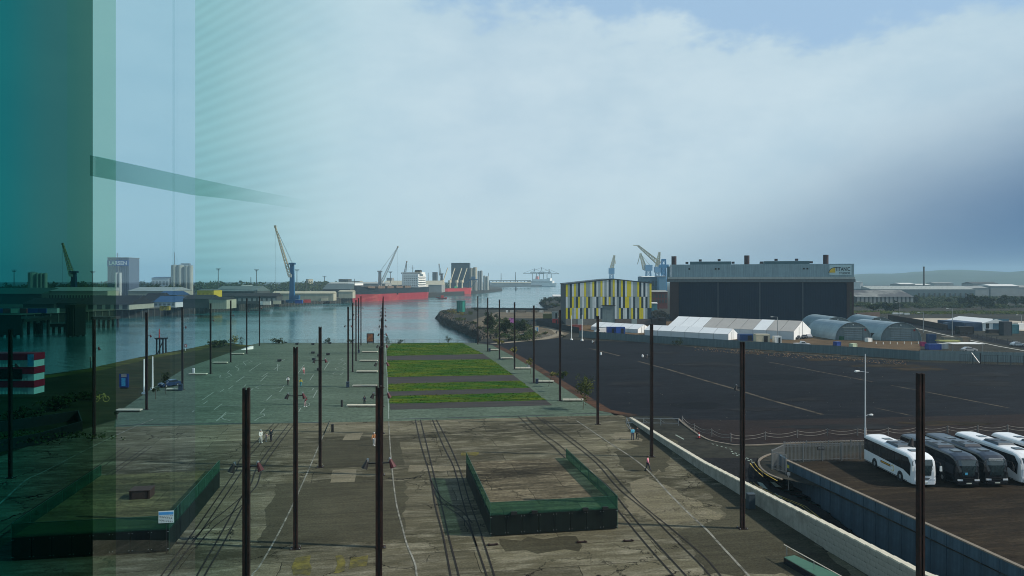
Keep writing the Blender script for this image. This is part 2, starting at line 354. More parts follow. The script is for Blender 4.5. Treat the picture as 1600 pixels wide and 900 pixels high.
mr = n.new('ShaderNodeMapRange'); l.new(q2.outputs[0], mr.inputs[0]); mr.inputs[1].default_value = .35; mr.inputs[2].default_value = .65; mr.inputs[3].default_value = .06; mr.inputs[4].default_value = .22; l.new(mr.outputs[0], b.inputs['Roughness'])
mb = MB(); mb.add([(-6100, 20, -4), (6100, 20, -4), (6100, 6100, -4), (-6100, 6100, -4)], [(0, 1, 2, 3)]); mb.build('water', m_water, kind='structure')
# banks: top edge to low edge with rocks
def bank(top, low, rows, cols, jit, name, mat, ztop=0.0, zlow=-4.6):
    def rs(pl, n_):
        d = [0]
        for a, b in zip(pl, pl[1:]): d.append(d[-1]+hypot(b[0]-a[0], b[1]-a[1]))
        o = []
        for i in range(n_+1):
            s_ = d[-1]*i/n_; k = 0
            while k < len(d)-2 and d[k+1] < s_: k += 1
            t_ = (s_-d[k])/max(1e-6, d[k+1]-d[k]); o.append((pl[k][0]+(pl[k+1][0]-pl[k][0])*t_, pl[k][1]+(pl[k+1][1]-pl[k][1])*t_))
        return o
    a, b = rs(top, cols), rs(low, cols); vs = []
    for r in range(rows+1):
        t_ = r/rows
        for (x0, y0), (x1, y1) in zip(a, b):
            j = jit if 0 < r < rows else 0
            vs.append((x0+(x1-x0)*t_+random.uniform(-j, j), y0+(y1-y0)*t_+random.uniform(-j, j), ztop+.06+(zlow-ztop)*t_+random.uniform(-j, j)*.7))
    w_ = cols+1
    return MB().add(vs, [(r*w_+c, r*w_+c+1, (r+1)*w_+c+1, (r+1)*w_+c) for r in range(rows) for c in range(cols)]).build(name, mat, kind='structure')
for top, low in ((prom_top, prom_low),):
    # sample corresponding vertices
    def dens(pl, k=10):
        o = []
        for a, b in zip(pl, pl[1:]):
            for i in range(k): o.append((a[0]+(b[0]-a[0])*i/k, a[1]+(b[1]-a[1])*i/k))
        return o+[pl[-1]]
    a, b = dens(top), dens(low); rows = 6; vs = []
    for r in range(rows+1):
        for (x0, y0), (x1, y1) in zip(a, b):
            t_ = r/rows; j = .55 if r < rows else 0
            vs.append((x0+(x1-x0)*t_+random.uniform(-j, j), y0+(y1-y0)*t_+random.uniform(-j, j), .25-5.2*t_+random.uniform(-j, j)))
    w_ = len(a)
    MB().add(vs, [(r*w_+c, r*w_+c+1, (r+1)*w_+c+1, (r+1)*w_+c) for r in range(rows) for c in range(w_-1)]).build('rocky_shore', m_rock, kind='structure')
lowb = [(x-4, y+7) for x, y in left_bank]
bank(left_bank, lowb, 4, 60, .25, 'grassy_bank', m_bank)
mb = MB(); a, b = end_row; mb.add([(a[0], a[1], .02), (b[0], b[1], .02), (b[0], b[1], -5), (a[0], a[1], -5)], [(0, 1, 2, 3)])
a2 = prom_top[-1]; mb.add([(a[0], a[1], .02), (a2[0], a2[1], .02), (a2[0], a2[1], -5), (a[0], a[1], -5)], [(3, 2, 1, 0)])
mb.add([(b[0], b[1], .02), (*left_bank[0], .02), (*left_bank[0], -5), (b[0], b[1], -5)], [(0, 1, 2, 3)])
mb.build('river_wall', m_old, kind='structure')
# far bank of the river (quay top two metres up)
qedge = [(-700, 250)]+XY([(-300, 519), (0, 509), (160, 499), (320, 489.5), (440, 478.5), (550, 472), (668, 464.5), (700, 462.5), (740, 459.5), (765, 457), (783, 455), (785, 453.5), (760, 451.5), (765, 450), (800, 448.3), (866, 447.4), (868, 446.4)], -4)
qland = qedge+[(250, 6100), (-6100, 6100), (-6100, 250)]
mb = MB(); mb.sheet([qland], 2.0)
mb.build('far_quay_ground', M('quay_ground', (.045, .048, .043), .9, 0, .4, .05, 0, (.075, .07, .055), (.45, .6), (.3, 1, 1), True), kind='structure')
m_pile = M('quay_timber', (.022, .021, .018), .9, 0, .5, 1.5, 0)
mb = MB()
for a, b in zip(qedge, qedge[1:]): mb.add([(*a, 1.99), (*b, 1.99), (*b, -5), (*a, -5)], [(0, 1, 2, 3)])
mb.build('quay_face', m_pile, kind='structure')
# ------------------------------------------------------------------ plaza surfaces, thin sheets 4 mm apart
Z1, Z2, Z3, Z4, Z5 = .004, .008, .030, .036, .042
PI_ = [0]
old_poly = XY([(-60, 735), (62, 691), (182, 656), (960, 643), (984, 655)])+[(x-.25, y) for x, y in Lw]+[(-60, -20)]
MB().sheet([old_poly], Z1).build('slipway_concrete', m_old, kind='structure')
pave_poly = XY([(178, 668), (183, 645), (238, 607), (290, 575), (345, 556), (388, 541), (405, 536.3), (745, 536.3), (779, 541), (800, 552), (840, 574), (900, 612), (960, 649), (868, 651), (618, 658), (182, 667)])
MB().sheet([pave_poly], Z2).build('plaza_paving', m_pave, kind='structure')
lot_poly = XY([(745, 534.5), (760, 534), (850, 530), (885, 523)])+XY([(878, 530), (1000, 535), (1100, 544), (1200, 551), (1340, 560), (1440, 566), (1700, 574), (2400, 600), (2600, 660), (1600, 690), (1300, 690), (1164, 696), (1104, 688), (1062, 662), (1050, 651), (960, 649), (930, 632), (900, 612), (840, 574), (800, 552), (779, 541)])
MB().sheet([lot_poly], Z1).build('asphalt_lot', m_asph, kind='structure')
m_brown = M('rust_margin', (.070, .038, .024), .9, 0, .4, .7, 0, (.035, .025, .02), (.45, .6), world=True)
MB().strip(XY([(775, 540), (800, 552.5), (840, 575), (900, 613), (945, 641), (990, 650)]), 2.2, Z3).build('margin_strip', m_brown, kind='structure')
m_redgr = slab_concrete('reddish_ground', (.021, .014, .013), (.014, .012, .012), (.03, .022, .019), 90, 60, .1, 0, (.3, 1, 1), .05, 2)
MB().sheet([XY([(1062, 655), (1180, 657), (1400, 652), (1700, 645), (2400, 640), (2500, 690), (1600, 689), (1300, 689), (1164, 695), (1104, 687)])], Z2).build('reddish_ground', m_redgr, kind='structure')
yard = XY([(905, 515), (1000, 533), (1200, 548), (1440, 562), (1436, 524), (1300, 500), (1043, 498), (1010, 506), (884, 505)])
MB().sheet([yard], Z2).build('gravel_yard', m_sand, kind='structure')
MB().sheet([XY([(757, 529), (750, 520), (738, 500), (775, 488), (860, 487), (884, 500), (900, 515), (878, 527), (850, 531)])], Z2).build('dockside_ground', slab_concrete('dockside', (.13, .105, .07), (.07, .06, .045), (.16, .135, .09), 90, 60, 0, 0, (.3, 1, 1), .05, 1), kind='structure')
MB().sheet([XY([(838, 499), (884, 495), (884, 506), (855, 506), (828, 501)])], Z3).build('dock_apron', m_asph, kind='structure')
MB().strip(XY([(770, 537), (800, 534.5), (850, 529.5), (875, 522), (868, 516), (845, 508)]), 3.5, Z4).build('path', m_cpath, kind='structure')
pale = XY([(1395, 497), (1500, 497.5), (1600, 502), (1700, 506), (1900, 530), (1600, 517), (1500, 512), (1440, 503)])
MB().sheet([pale], Z1).build('pale_hardstanding', M('pale_dust', (.36, .33, .28), .9, 0, .15, .2, world=True), kind='structure')
MB().strip(XY([(1400, 502), (1500, 522), (1600, 541), (1800, 575)]), 9, Z2).build('dock_road', m_asph, kind='structure')
MB().strip(XY([(1400, 506), (1470, 522), (1560, 541), (1700, 566)]), .7, Z3).build('dock_road_kerb', m_dwhite, kind='structure')
for i, pl in enumerate(([(1460, 506), (1530, 517), (1600, 530)],)): MB().strip(XY(pl), .4, Z3).build('road_line', m_lotline, kind='structure')
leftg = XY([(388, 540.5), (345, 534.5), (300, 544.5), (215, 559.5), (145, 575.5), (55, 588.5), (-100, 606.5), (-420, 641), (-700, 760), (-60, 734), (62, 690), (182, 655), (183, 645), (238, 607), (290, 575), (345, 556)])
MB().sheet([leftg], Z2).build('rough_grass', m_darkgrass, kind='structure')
MB().strip(XY([(388, 541), (345, 536.5), (300, 547), (215, 562), (145, 578), (55, 591), (-100, 609)]), 5.0, Z3).build('bank_top_grass', m_bank, kind='structure')
# coach park
park = [(bw0.x+.4, bw0.y+1.2)]+XY([(1345, 706), (1500, 697), (1800, 690), (2300, 800)])+[(Rw[2][0]+60, Rw[2][1])]+[(Rw[2][0]+.4, Rw[2][1]), (Rw[1][0]+.4, Rw[1][1])]
MB().sheet([park], Z1).build('coach_park', m_park, kind='structure')
# far lawns and strips
def lawn(l_, z, name, mat, **k): return MB().sheet([XY(l_)], z).build(name, mat, **k)
strips = [[(613, 536.8), (722, 535.6), (755.5, 553.3), (604, 556.3), (605, 545)], [(604, 563.3), (767.8, 561.5), (802, 586), (605.5, 589.5)], [(606.7, 600), (813, 595), (828, 606), (607, 612)], [(608, 619), (836.7, 613.3), (853, 625.5), (609, 631)]]
dk = [[(604, 556.3), (755.5, 553.3), (767.8, 561.5), (604, 563.3)], [(605.5, 589.5), (802, 586), (813, 595), (606.7, 600)], [(607, 612), (828, 606), (836.7, 613.3), (608, 619)], [(609, 631), (853, 625.5), (863, 633.3), (610, 640.4)]]
lw_lab = ['farthest and deepest mown lawn strip, next to the river railing', 'broad mown lawn strip, second from the river, with yellowed patches', 'narrow mown lawn strip between two dark timber bands, third from the river', 'nearest narrow mown lawn strip beside the old concrete slipway']
for i, q in enumerate(strips):
    pts = XY(q); o_ = []
    for a, b in zip(pts, pts[1:]+pts[:1]):
        n_ = max(2, int(hypot(a[0]-b[0], a[1]-b[1])/.8)); o_ += [(a[0]+(b[0]-a[0])*k/n_+random.uniform(-.13, .13), a[1]+(b[1]-a[1])*k/n_+random.uniform(-.3, .3)) for k in range(n_)]
    MB().sheet([o_], Z4).build('lawn', m_turf, kind='structure')
for q in dk: lawn(q, Z3, 'timber_band', m_timb, kind='structure')
# grass blades on the lawns: low tufts
mb = MB(); 
for q in strips:
    pts = XY(q); x0 = min(p[0] for p in pts); x1 = max(p[0] for p in pts); y0 = min(p[1] for p in pts); y1 = max(p[1] for p in pts); k = 0
    def inside(x, y):
        c = False
        for (xa, ya), (xb, yb) in zip(pts, pts[1:]+pts[:1]):
            if (ya > y) != (yb > y) and x < (xb-xa)*(y-ya)/(yb-ya)+xa: c = not c
        return c
    for _ in range(int((x1-x0)*(y1-y0)*3.2)):
        x, y = random.uniform(x0, x1), random.uniform(y0, y1)
        if inside(x, y):
            a = random.uniform(0, pi); wv = random.uniform(.15, .4); h = random.uniform(.05, .16); c_, s_ = cos(a)*wv, sin(a)*wv
            mb.add([(x-c_, y-s_, .02), (x+c_, y+s_, .02), (x+random.uniform(-.1, .1), y+.05, h)], [(0, 1, 2)])
mb.build('lawn_grass', m_turf, label='short green grass of the four lawn strips', cat='grass', kind='stuff')
# old patches on the concrete
def patch(l_, mat, z=Z2, jag=.35, name='concrete_patch'):
    pts = XY(l_); o = []
    for a, b in zip(pts, pts[1:]+pts[:1]):
        n_ = max(2, int(hypot(a[0]-b[0], a[1]-b[1])/1.2))
        for i in range(n_): o.append((a[0]+(b[0]-a[0])*i/n_+random.uniform(-jag, jag)*(i > 0), a[1]+(b[1]-a[1])*i/n_+random.uniform(-jag, jag)*(i > 0)))
    PI_[0] += 1
    return MB().sheet([o], .009+PI_[0]*.0009).build(name, mat, kind='structure')
patch([(430, 757), (545, 751), (636, 752), (630, 842), (500, 848), (400, 862)], m_dk)
patch([(500, 690), (625, 687), (632, 727), (505, 733)], m_dk, jag=.15)
patch([(520, 734), (557, 733), (554, 753), (516, 754)], m_lt, Z3, .1)
patch([(540, 679), (568, 675), (562, 687), (535, 688)], m_lt, Z3, .1)
patch([(1046, 719), (1060, 690), (985, 660), (980, 690), (1000, 697), (960, 706), (975, 735), (1040, 738)], m_dk)
patch([(1095, 755), (1190, 760), (1290, 860), (1330, 899), (1100, 899), (1060, 830), (1133, 810), (1125, 795)], m_dk, jag=.5)
patch([(960, 676), (995, 676), (1003, 690), (960, 690)], m_lt, jag=.5)
patch([(985, 760), (1040, 730), (1015, 745), (1060, 770), (1130, 806), (1050, 822), (975, 800)], m_lt, jag=.6)
patch([(780, 842), (900, 838), (905, 862), (790, 862)], m_dk, jag=.6)
patch([(640, 727), (730, 729), (728, 735), (638, 737)], m_lt, jag=.2)
patch([(640, 736), (720, 736), (722, 840), (690, 880), (640, 880)], m_dk, jag=.5, z=Z2) if False else None
m_lich = M('yellow_lichen', (.13, .115, .03), .9, 0, .4, 2, 0, (.07, .065, .035), (.4, .6), world=True)
patch([(462, 872), (486, 868), (484, 899), (458, 899)], m_lich, Z3, .25)
patch([(524, 869), (536, 868), (538, 892), (522, 896)], m_lich, Z3, .25)
patch([(548, 872), (575, 868), (572, 885), (545, 890)], m_lich, Z3, .3)
patch([(723, 706), (748, 707), (745, 712), (720, 712)], m_lich, Z3, .3)
random.seed(17)
m_tar = M('tar_patch', (.0045, .0048, .006), .7, 0, .25, 2, world=True); m_dust = M('dusty_patch', (.018, .019, .021), .95, 0, .5, .5, 0, (.010, .011, .0135), (.42, .6), (.3, 1, 1), True); m_earth = M('brown_earth', (.036, .026, .017), .95, 0, .6, .8, 0, (.02, .018, .014), (.42, .6), (.3, 1, 1), True)
for cx_, cy_, w_, h_, mt in ((1105, 570, 60, 4, m_dust), (1230, 590, 70, 5, m_tar), (1000, 600, 50, 6, m_dust), (1390, 600, 60, 4, m_tar), (1470, 630, 60, 7, m_dust), (1090, 633, 50, 6, m_tar), (1250, 625, 40, 3, m_dust), (960, 575, 30, 3, m_tar), (1330, 570, 60, 3, m_dust), (1540, 600, 60, 6, m_dust), (1030, 552, 40, 2, m_dust), (905, 560, 22, 3, m_tar), (1180, 640, 50, 4, m_dust), (1390, 572, 70, 3.2, m_earth), (1440, 577, 50, 3.5, m_earth), (1300, 562, 60, 2.2, m_earth), (1170, 552, 40, 1.8, m_earth), (1540, 586, 50, 3.5, m_dust), (1320, 668, 120, 5, m_dust), (1480, 662, 90, 4, m_earth)):
    k_ = 22; patch([(cx_+w_*cos(2*pi*i/k_)*random.uniform(.55, 1.1), cy_+h_*sin(2*pi*i/k_)*random.uniform(.5, 1.1)) for i in range(k_)], mt, jag=.5, name='ground_stain')
mb = MB()
for _ in range(130):
    px, py = random.uniform(900, 1600), 0; py = 545+random.random()**1.6*120+(px-900)*.04; g_ = G(px, py); s_ = random.uniform(.04, .12); mb.box((g_.x, g_.y, .03+s_*.3), (s_*1.5, s_, s_*.6), random.uniform(0, 3), taper=.5)
mb.build('debris', M('pale_debris', (.12, .11, .095), .9, 0, .5, 2), label='small pale stones and litter scattered over the asphalt lot', cat='debris', kind='stuff')
# rails
def rail(pts, wd=.16):
    q = [Vector((x, y, 0)) for x, y in XY(pts)]; o = []
    for i in range(len(q)-1):                       # Catmull-Rom through the points
        p0, p1, p2, p3 = q[max(0, i-1)], q[i], q[i+1], q[min(len(q)-1, i+2)]
        for k in range(6):
            t_ = k/6; o.append(.5*((2*p1)+(p2-p0)*t_+(2*p0-5*p1+4*p2-p3)*t_*t_+(3*p1-p0-3*p2+p3)*t_**3))
    o.append(q[-1]); return [(v.x, v.y) for v in o]
tracks = [
 ('straight sunken rail track running left of the netted block', [[(649, 656), (657, 692), (672, 744), (680, 790), (692, 836), (704, 898), (712, 940)], [(657, 656), (666, 692), (680, 750), (690, 790), (702, 842), (716.5, 898), (725, 940)]]),
 ('sunken rail track that touches the left side of the netted block', [[(676, 656), (692, 695), (709, 730), (721, 776), (732, 813), (745, 854), (760, 898), (772, 940)], [(682, 656), (702, 695), (719, 735), (732, 780), (746, 818), (758, 854), (772, 898), (785, 940)]]),
 ('short curved crossover rails beside the central block', [[(677, 764), (683, 778), (698, 792), (718, 806), (732, 822), (745, 854)], [(672, 750), (688, 776), (703, 788), (722, 800), (738, 818)]]),
 ('sunken rail track passing close behind the netted block to the right edge', [[(810, 651), (842, 680), (860, 694), (898, 730), (938, 762), (966, 798), (989, 826), (1013, 855), (1051, 898), (1070, 920)], [(822, 651), (852, 680), (872, 694), (910, 728), (948, 758), (976, 792), (999, 820), (1022, 845), (1063, 890), (1090, 920)]]),
 ('outermost sunken rail track on the right of the old slipway', [[(838, 651), (885, 686), (930, 722), (967, 764), (1013, 802), (1051, 839.5), (1089, 877), (1108, 898), (1125, 920)], [(848, 654), (894, 686), (941, 724), (976, 762), (1004, 790), (1051, 828), (1100, 870), (1130, 905)]]),
 ('sunken rail track left of the steel columns, under the walkers in white', [[(428, 662), (378, 715), (369, 735), (311, 820), (253, 899), (235, 925)], [(436, 662), (388, 715), (379, 735), (322, 820), (264, 899), (248, 925)]]),
 ('second sunken rail track of the left slipway, right of the walkers', [[(452, 662), (407, 722), (392, 757), (378, 776), (343, 839), (309, 898), (295, 925)], [(460, 662), (416, 722), (402, 757), (388, 776), (355, 839), (321, 898), (308, 925)]]),
 ('sunken curving rails joining the two left hand tracks', [[(379, 776), (350, 800), (325, 820), (300, 846)], [(388, 782), (358, 806), (332, 826), (306, 856)]]),
 ('far left sunken rail track vanishing under the left netted block', [[(193, 700), (133, 742), (44, 800), (0, 833), (-40, 865)], [(203, 700), (143, 742), (55, 800), (10, 833), (-30, 865)]]),
 ('faint sunken rail track behind the left netted block', [[(229, 698), (164, 744), (110, 785), (60, 822)], [(238, 698), (173, 744), (120, 785), (70, 822)]]),
]
for lab, prs in tracks:
    r = thing('rail_track', lab, 'rail track', group='tram rails set into the slipway')
    for p_ in prs: MB().strip(rail(p_), .125, Z5).build('rail', m_rail, r)
# painted lines
for nm, pts, wd in (('right', [(900, 657), (949, 690), (1002, 726), (1045, 771), (1081, 807), (1104, 828), (1123, 849), (1168, 898), (1190, 925)], .2),
                    ('middle', [(607.5, 659), (610.5, 709), (618, 779), (629, 825), (636, 851), (648, 880), (651, 898), (655, 930)], .14),
                    ('left', [(515, 658), (499, 695), (482, 735), (457, 790), (434, 836), (407, 883), (395, 898), (380, 925)], .15),
                    ('far', [(-20, 800), (0, 787), (40, 751), (67, 738), (133, 704), (178, 682), (218, 664), (240, 655)], .2)):
    MB().strip(rail(pts), wd, Z4).build('slipway_line', m_line, kind='structure')
MB().strip(XY([(180, 666), (222, 663.5), (500, 660.5)]), .35, Z5).build('painted_step_shadow', m_black, kind='structure')  # flat black strips painted in for the shadow line of the step
MB().strip(XY([(618, 655.2), (868, 648.8)]), .35, Z5).build('painted_step_shadow', m_black, kind='structure')
MB().strip(XY([(889, 647.2), (955, 645.5)]), .35, Z5).build('painted_step_shadow', m_black, kind='structure')
MB().strip(XY([(602, 537), (603.5, 560), (605.5, 600), (607.5, 655)]), .14, Z3).build('paving_edge', m_line2, kind='structure')
# the thin white deck-plan drawing on the left paving (zoom coordinates /4.5)
def zz(l_): return [(300+x/4.5, 480+y/4.5) for x, y in l_]
dr = [[(400, 452), (485, 393)], [(70, 655), (150, 600), (200, 595), (225, 578)], [(80, 682), (110, 660)], [(155, 722), (212, 680)], [(170, 803), (240, 740)], [(270, 800), (225, 790), (205, 775), (240, 752), (300, 748)],
      [(310, 527), (368, 487)], [(480, 522), (528, 480)], [(490, 490), (535, 462)], [(522, 657), (562, 618)], [(615, 598), (640, 570)], [(440, 800), (470, 780), (510, 765), (505, 750), (480, 748), (512, 715)],
      [(828, 515), (855, 475)], [(850, 640), (880, 585)], [(930, 440), (965, 385)], [(255, 577), (290, 552)], [(445, 563), (500, 545), (600, 543), (650, 550), (640, 562), (560, 575), (470, 575), (445, 563)],
      [(195, 495), (240, 497), (280, 480), (250, 460), (265, 445), (320, 450), (332, 435), (305, 418), (330, 405), (380, 410), (360, 385), (400, 372), (425, 380), (400, 390)], [(195, 495), (200, 480), (250, 478)],
      [(1075, 380), (1045, 370), (1060, 360)], [(1030, 398), (1060, 385), (1080, 395), (1060, 410), (1030, 408)], [(1010, 430), (1045, 418), (1080, 430), (1050, 445), (1010, 438), (1010, 430)], [(990, 465), (1025, 450), (1065, 462), (1040, 478), (995, 472), (990, 465)],
      [(575, 440), (620, 405)], [(590, 425), (640, 425)], [(600, 400), (600, 450)], [(720, 500), (790, 405)], [(690, 470), (860, 470)], [(940, 500), (1060, 500)], [(340, 330), (500, 325)], [(520, 325), (640, 320)], [(840, 568), (855, 572), (845, 585), (880, 585)],
      [(800, 690), (825, 675), (828, 690), (805, 700)], [(750, 735), (765, 710)], [(410, 590), (430, 572)], [(365, 560), (380, 545)], [(0, 740), (15, 728)], [(620, 385), (655, 365)], [(350, 495), (560, 490)], [(30, 700), (400, 690)], [(500, 655), (840, 640)], [(925, 900), (970, 800)]]
mb = MB()
for d_ in dr: mb.strip(XY(zz(d_)), .17, Z4)
mb.build('paving_drawing', m_line2, kind='structure')
# lot lines
for pts, wd in (([(920, 544), (968, 556)], .9), ([(997, 564.5), (1043.5, 577), (1100, 594), (1145.5, 607), (1200, 624), (1285, 647.6)], .75), ([(1202, 565.7), (1300, 584.5), (1440, 611), (1576, 637.4)], .55), ([(1366, 637), (1427, 650)], .35)):
    MB().strip(XY(pts), wd, Z2).build('lot_line', m_lotline, kind='structure')
random.seed(3)
m_litter = M('litter', (.13, .085, .05), .9, 0, .5, 2)
mb = MB()
for _ in range(520):
    px = random.uniform(1085, 1420); py = 541+(px-1085)*.068+random.uniform(.5, 9)**.9; g_ = G(px, py); s_ = random.uniform(.06, .32)
    mb.box((g_.x, g_.y, s_*.3), (s_*1.6, s_, s_*.6), random.uniform(0, 3), taper=.4)
mb.build('rubble', m_litter, label='line of brown rubble and weeds at the foot of the hoarding', cat='rubble', kind='stuff')
# ================================================================== FOREGROUND THINGS
ORD = ['first', 'second', 'third', 'fourth', 'fifth', 'sixth', 'seventh', 'eighth', 'ninth', 'tenth']
# ---- tall rusted steel light columns: two channels back to back with a slot, floodlights on brackets
def floodlight(root, side, z):
    a = MB().bar((0, 0, z), (side*.58, -.02, z+.02), .06).build('bracket', m_black, root)
    m = MB(); m.cyl((side*.60, -.05, z+.12), (side*.74, -.12, z-.22), .09, .17, 10); m.cyl((side*.59, -.04, z+.20), (side*.60, -.05, z+.12), .05, .09, 8)
    f = m.build('floodlight', m_black if side < 0 else M('lamp_housing', (.07, .014, .018), .5, 0, .2, 3), root, smooth=False)
    MB().cyl((side*.738, -.119, z-.218), (side*.742, -.121, z-.23), .15, .15, 10).build('lens', m_glass, f)
    MB().cyl((side*.56, 0, z+.10), (side*.56, 0, z+.26), .08, .06, 8).build('junction_cap', m_steel, f)
def pole(lights):
    r = thing('light_column', '', 'column', group='rusted steel light columns')
    for s_ in (-1, 1):
        MB().box((s_*.115, 0, 8.25), (.11, .34, 16.5)).build('channel', m_rust, r)
    MB().box((0, 0, 8.2), (.13, .10, 16.4)).build('web', m_black, r)
    MB().box((0, 0, .03), (.8, .7, .06)).build('base_plate', m_rust, r)
    bt = MB()
    for bx in (-.33, .33):
        for by in (-.28, .28): bt.cyl((bx, by, .06), (bx, by, .13), .035, n=6)
    bt.build('anchor_bolts', m_steel, r, kind='stuff')
    for s_ in lights: floodlight(r, s_, 12.5)
    return r
protoB = pole((-1, 1)); protoR = pole((-1,)); protoL = pole((1,))
rows = [
 ('right', protoR, [(1438, 1022), (1160, 826), (1018, 714), (934, 663), (875, 626), (834, 598), (804, 577), (780.4, 560.5), (762, 549), (746.5, 538)]),
 ('left', protoL, [(16, 747), (147, 685), (229, 640), (285, 609), (329, 584), (360.5, 566), (385.5, 552.5), (405.5, 540.5)])]
used = set()
def place_pole(proto, x, y, lab):
    if proto.name in used: o = dup(proto, label=lab)
    else: o = proto; used.add(proto.name); o['label'] = lab
    o.location = (x, y, 0); o.rotation_euler = (0, 0, ROT); return o
rl = ['right edge of the frame in front of the coaches', 'in front of the ramp wall', 'behind the walker in pink', 'at the start of the white ramp wall', 'beside the last sapling', 'with a litter bin at its foot', 'beside two thin saplings', 'near the grass corner', 'near the river end of the path', 'farthest, by the river railing']
ll = ['against the striped kiosk', 'by the yellow bicycle', 'between the two white flagpoles', 'with a blue bin at its foot', 'beside the white bollard post', 'beside the yellow shrub', 'by the white slipway ramp', 'farthest, at the river corner']
for nm, pr, pts in rows:
    for i, (px, py) in enumerate(pts):
        g_ = G(px, py)
        place_pole(pr, g_.x, g_.y, f"rusty light column of the {nm} row, " + (rl if nm == 'right' else ll)[i])
cl = ['nearest, running off the bottom of the picture', 'directly behind the nearest one', 'third from the viewer', 'fourth from the viewer', 'fifth from the viewer', 'sixth from the viewer', 'seventh from the viewer', 'eighth from the viewer', 'ninth from the viewer', 'last before the river']
for i in range(10):
    y = 38.1+22.4*i+(3 if i == 9 else 0); g_ = P(592, 38.1)
    place_pole(protoB, g_.x-(200/F)*(y-38.1), y, f"rusty light column of the middle row, {cl[i]}")
sl = ['nearest and tallest, running off the bottom', 'with lamps above the bending visitor', 'ending beside the black bench row', 'with a litter bin at its foot', 'fifth, behind the one with the bin', 'sixth, with a bin at its base', 'seventh from the viewer', 'last, at the river railing']
for i, (x, y) in enumerate(((-13.5, 37.4), (-17.7, 60.2), (-22.5, 86.3), (P(544, 150.6).x, 150.6), (P(551, 175.7).x, 175.7), (P(556.2, 199).x, 199), (P(560.3, 222).x, 222), (P(564, 247).x, 247))):
    place_pole(protoB, x, y, f"rusty light column left of the middle row, {sl[i]}")
# ---- netted concrete blocks
def net_mat():
    m = bpy.data.materials.new('green_debris_net'); m.use_nodes = True; t = m.node_tree; n = t.nodes; l = t.links; b = n['Principled BSDF']; o = n['Material Output']
    b.inputs['Base Color'].default_value = (.012, .075, .050, 1); b.inputs['Roughness'].default_value = .7
    tr = n.new('ShaderNodeBsdfTransparent'); tr.inputs[0].default_value = (.22, .52, .40, 1); mx = n.new('ShaderNodeMixShader')
    tcn = n.new('ShaderNodeTexCoord'); ns = n.new('ShaderNodeTexNoise'); mp = n.new('ShaderNodeMapping'); mp.inputs['Scale'].default_value = (1, 1, .3); l.new(tcn.outputs['Object'], mp.inputs[0]); l.new(mp.outputs[0], ns.inputs[0]); ns.inputs['Scale'].default_value = 1.3; ns.inputs['Detail'].default_value = 5
    mr = n.new('ShaderNodeMapRange'); l.new(ns.outputs[0], mr.inputs[0]); mr.inputs[1].default_value = .3; mr.inputs[2].default_value = .7; mr.inputs[3].default_value = .22; mr.inputs[4].default_value = .48
    l.new(mr.outputs[0], mx.inputs[0]); l.new(tr.outputs[0], mx.inputs[1]); l.new(b.outputs[0], mx.inputs[2]); l.new(mx.outputs[0], o.inputs[0])
    return m
m_net = net_mat()
m_slabtop = slab_concrete('stained_slab_top', (.135, .115, .075), (.024, .021, .014), (.27, .235, .16), 7, 5, .8, .7, (.35, 1.7, 1), .3, 3)
m_mesh = M('dark_green_panel', (.005, .010, .008), .6, 0, .3, 1, streak=.3, spec=.15)
def netted_block(lab, fl, W, D, nb, topm, skip_back=True, sgn=None):
    """fl: front left corner on the ground; runs W across and D away"""
    r = thing('netted_block', lab, 'raised slab', fl, ROT, 'raised slabs screened by green netting')
    MB().bb(.1, W-.1, .1, D-.1, 0, 1.75).build('concrete_core', m_dk, r)
    MB().bb(.06, W-.06, .06, D-.06, 1.752, 1.86).build('slab_top', topm, r)
    npn = max(4, round(W/1.4)); pw = W/npn
    for k in range(npn): MB().bb(k*pw+.02, (k+1)*pw-.02, -.03, .06, .08, 1.78).build('front_panel', m_mesh, r)
    m = MB()
    for k in range(npn+1):
        for z in (.25, 1.62): 
            for dx in (-.12, .12): m.box((min(W-.03, max(.03, k*pw+dx)), -.045, z), (.045, .03, .045))
    m.build('bolts', m_steel, r, kind='stuff')
    for s_, x in (('left', 0), ('right', W)):
        n_ = 6
        for k in range(n_):
            y0, y1 = D*k/n_, D*(k+1)/n_
            MB().bb(x-.03, x+.03, y0+.03, y1-.03, .1, 1.74).build('side_panel', m_mesh, r)
        m = MB(); m.add([(x, 0, 1.70), (x, D, 1.70), (x, D, 2.9), (x, 0, 2.9)], [(0, 1, 2, 3)]); m.build('netting', m_net, r)
        m = MB()
        for k in range(n_+1): m.cyl((x, D*k/n_, 0), (x, D*k/n_, 2.92), .022, n=6)
        m.bar((x, 0, 2.9), (x, D, 2.9), .03); m.build('net_frame', M('green_post', (.02, .07, .05), .5, 0, .2), r)
    m = MB(); m.add([(0, -.01, 1.70), (W, -.01, 1.70), (W, -.01, 2.9), (0, -.01, 2.9)], [(0, 1, 2, 3)]); m.build('netting', m_net, r)
    MB().bar((0, -.01, 2.9), (W, -.01, 2.9), .03).build('net_rail', M('green_rail', (.02, .07, .05), .5, 0, .2), r)
    for fx in nb: MB().box((W*fx, -.12, 1.93), (.5, .22, .24)).build('weight_box', m_black, r)
    return r
fl1 = G(766, 839); fr1 = G(968, 831)
netted_block('low concrete slab with green netting on three sides, right of the middle columns', (fl1.x, fl1.y, Z5), (fr1-fl1).length, 18.5, (.18, .34, .74, .9), m_slabtop)
fl2 = G(18, 877); fr2 = G(262, 865)
blk2 = netted_block('netted concrete slab in the dark left corner with a crate on top', (fl2.x, fl2.y, Z5), (fr2-fl2).length, 18.5, (), slab_concrete('mossy_slab_top', (.11, .10, .045), (.05, .055, .028), (.17, .16, .08), 40, 5, .5, .5, (.3, 1.8, 1), .2, 3))
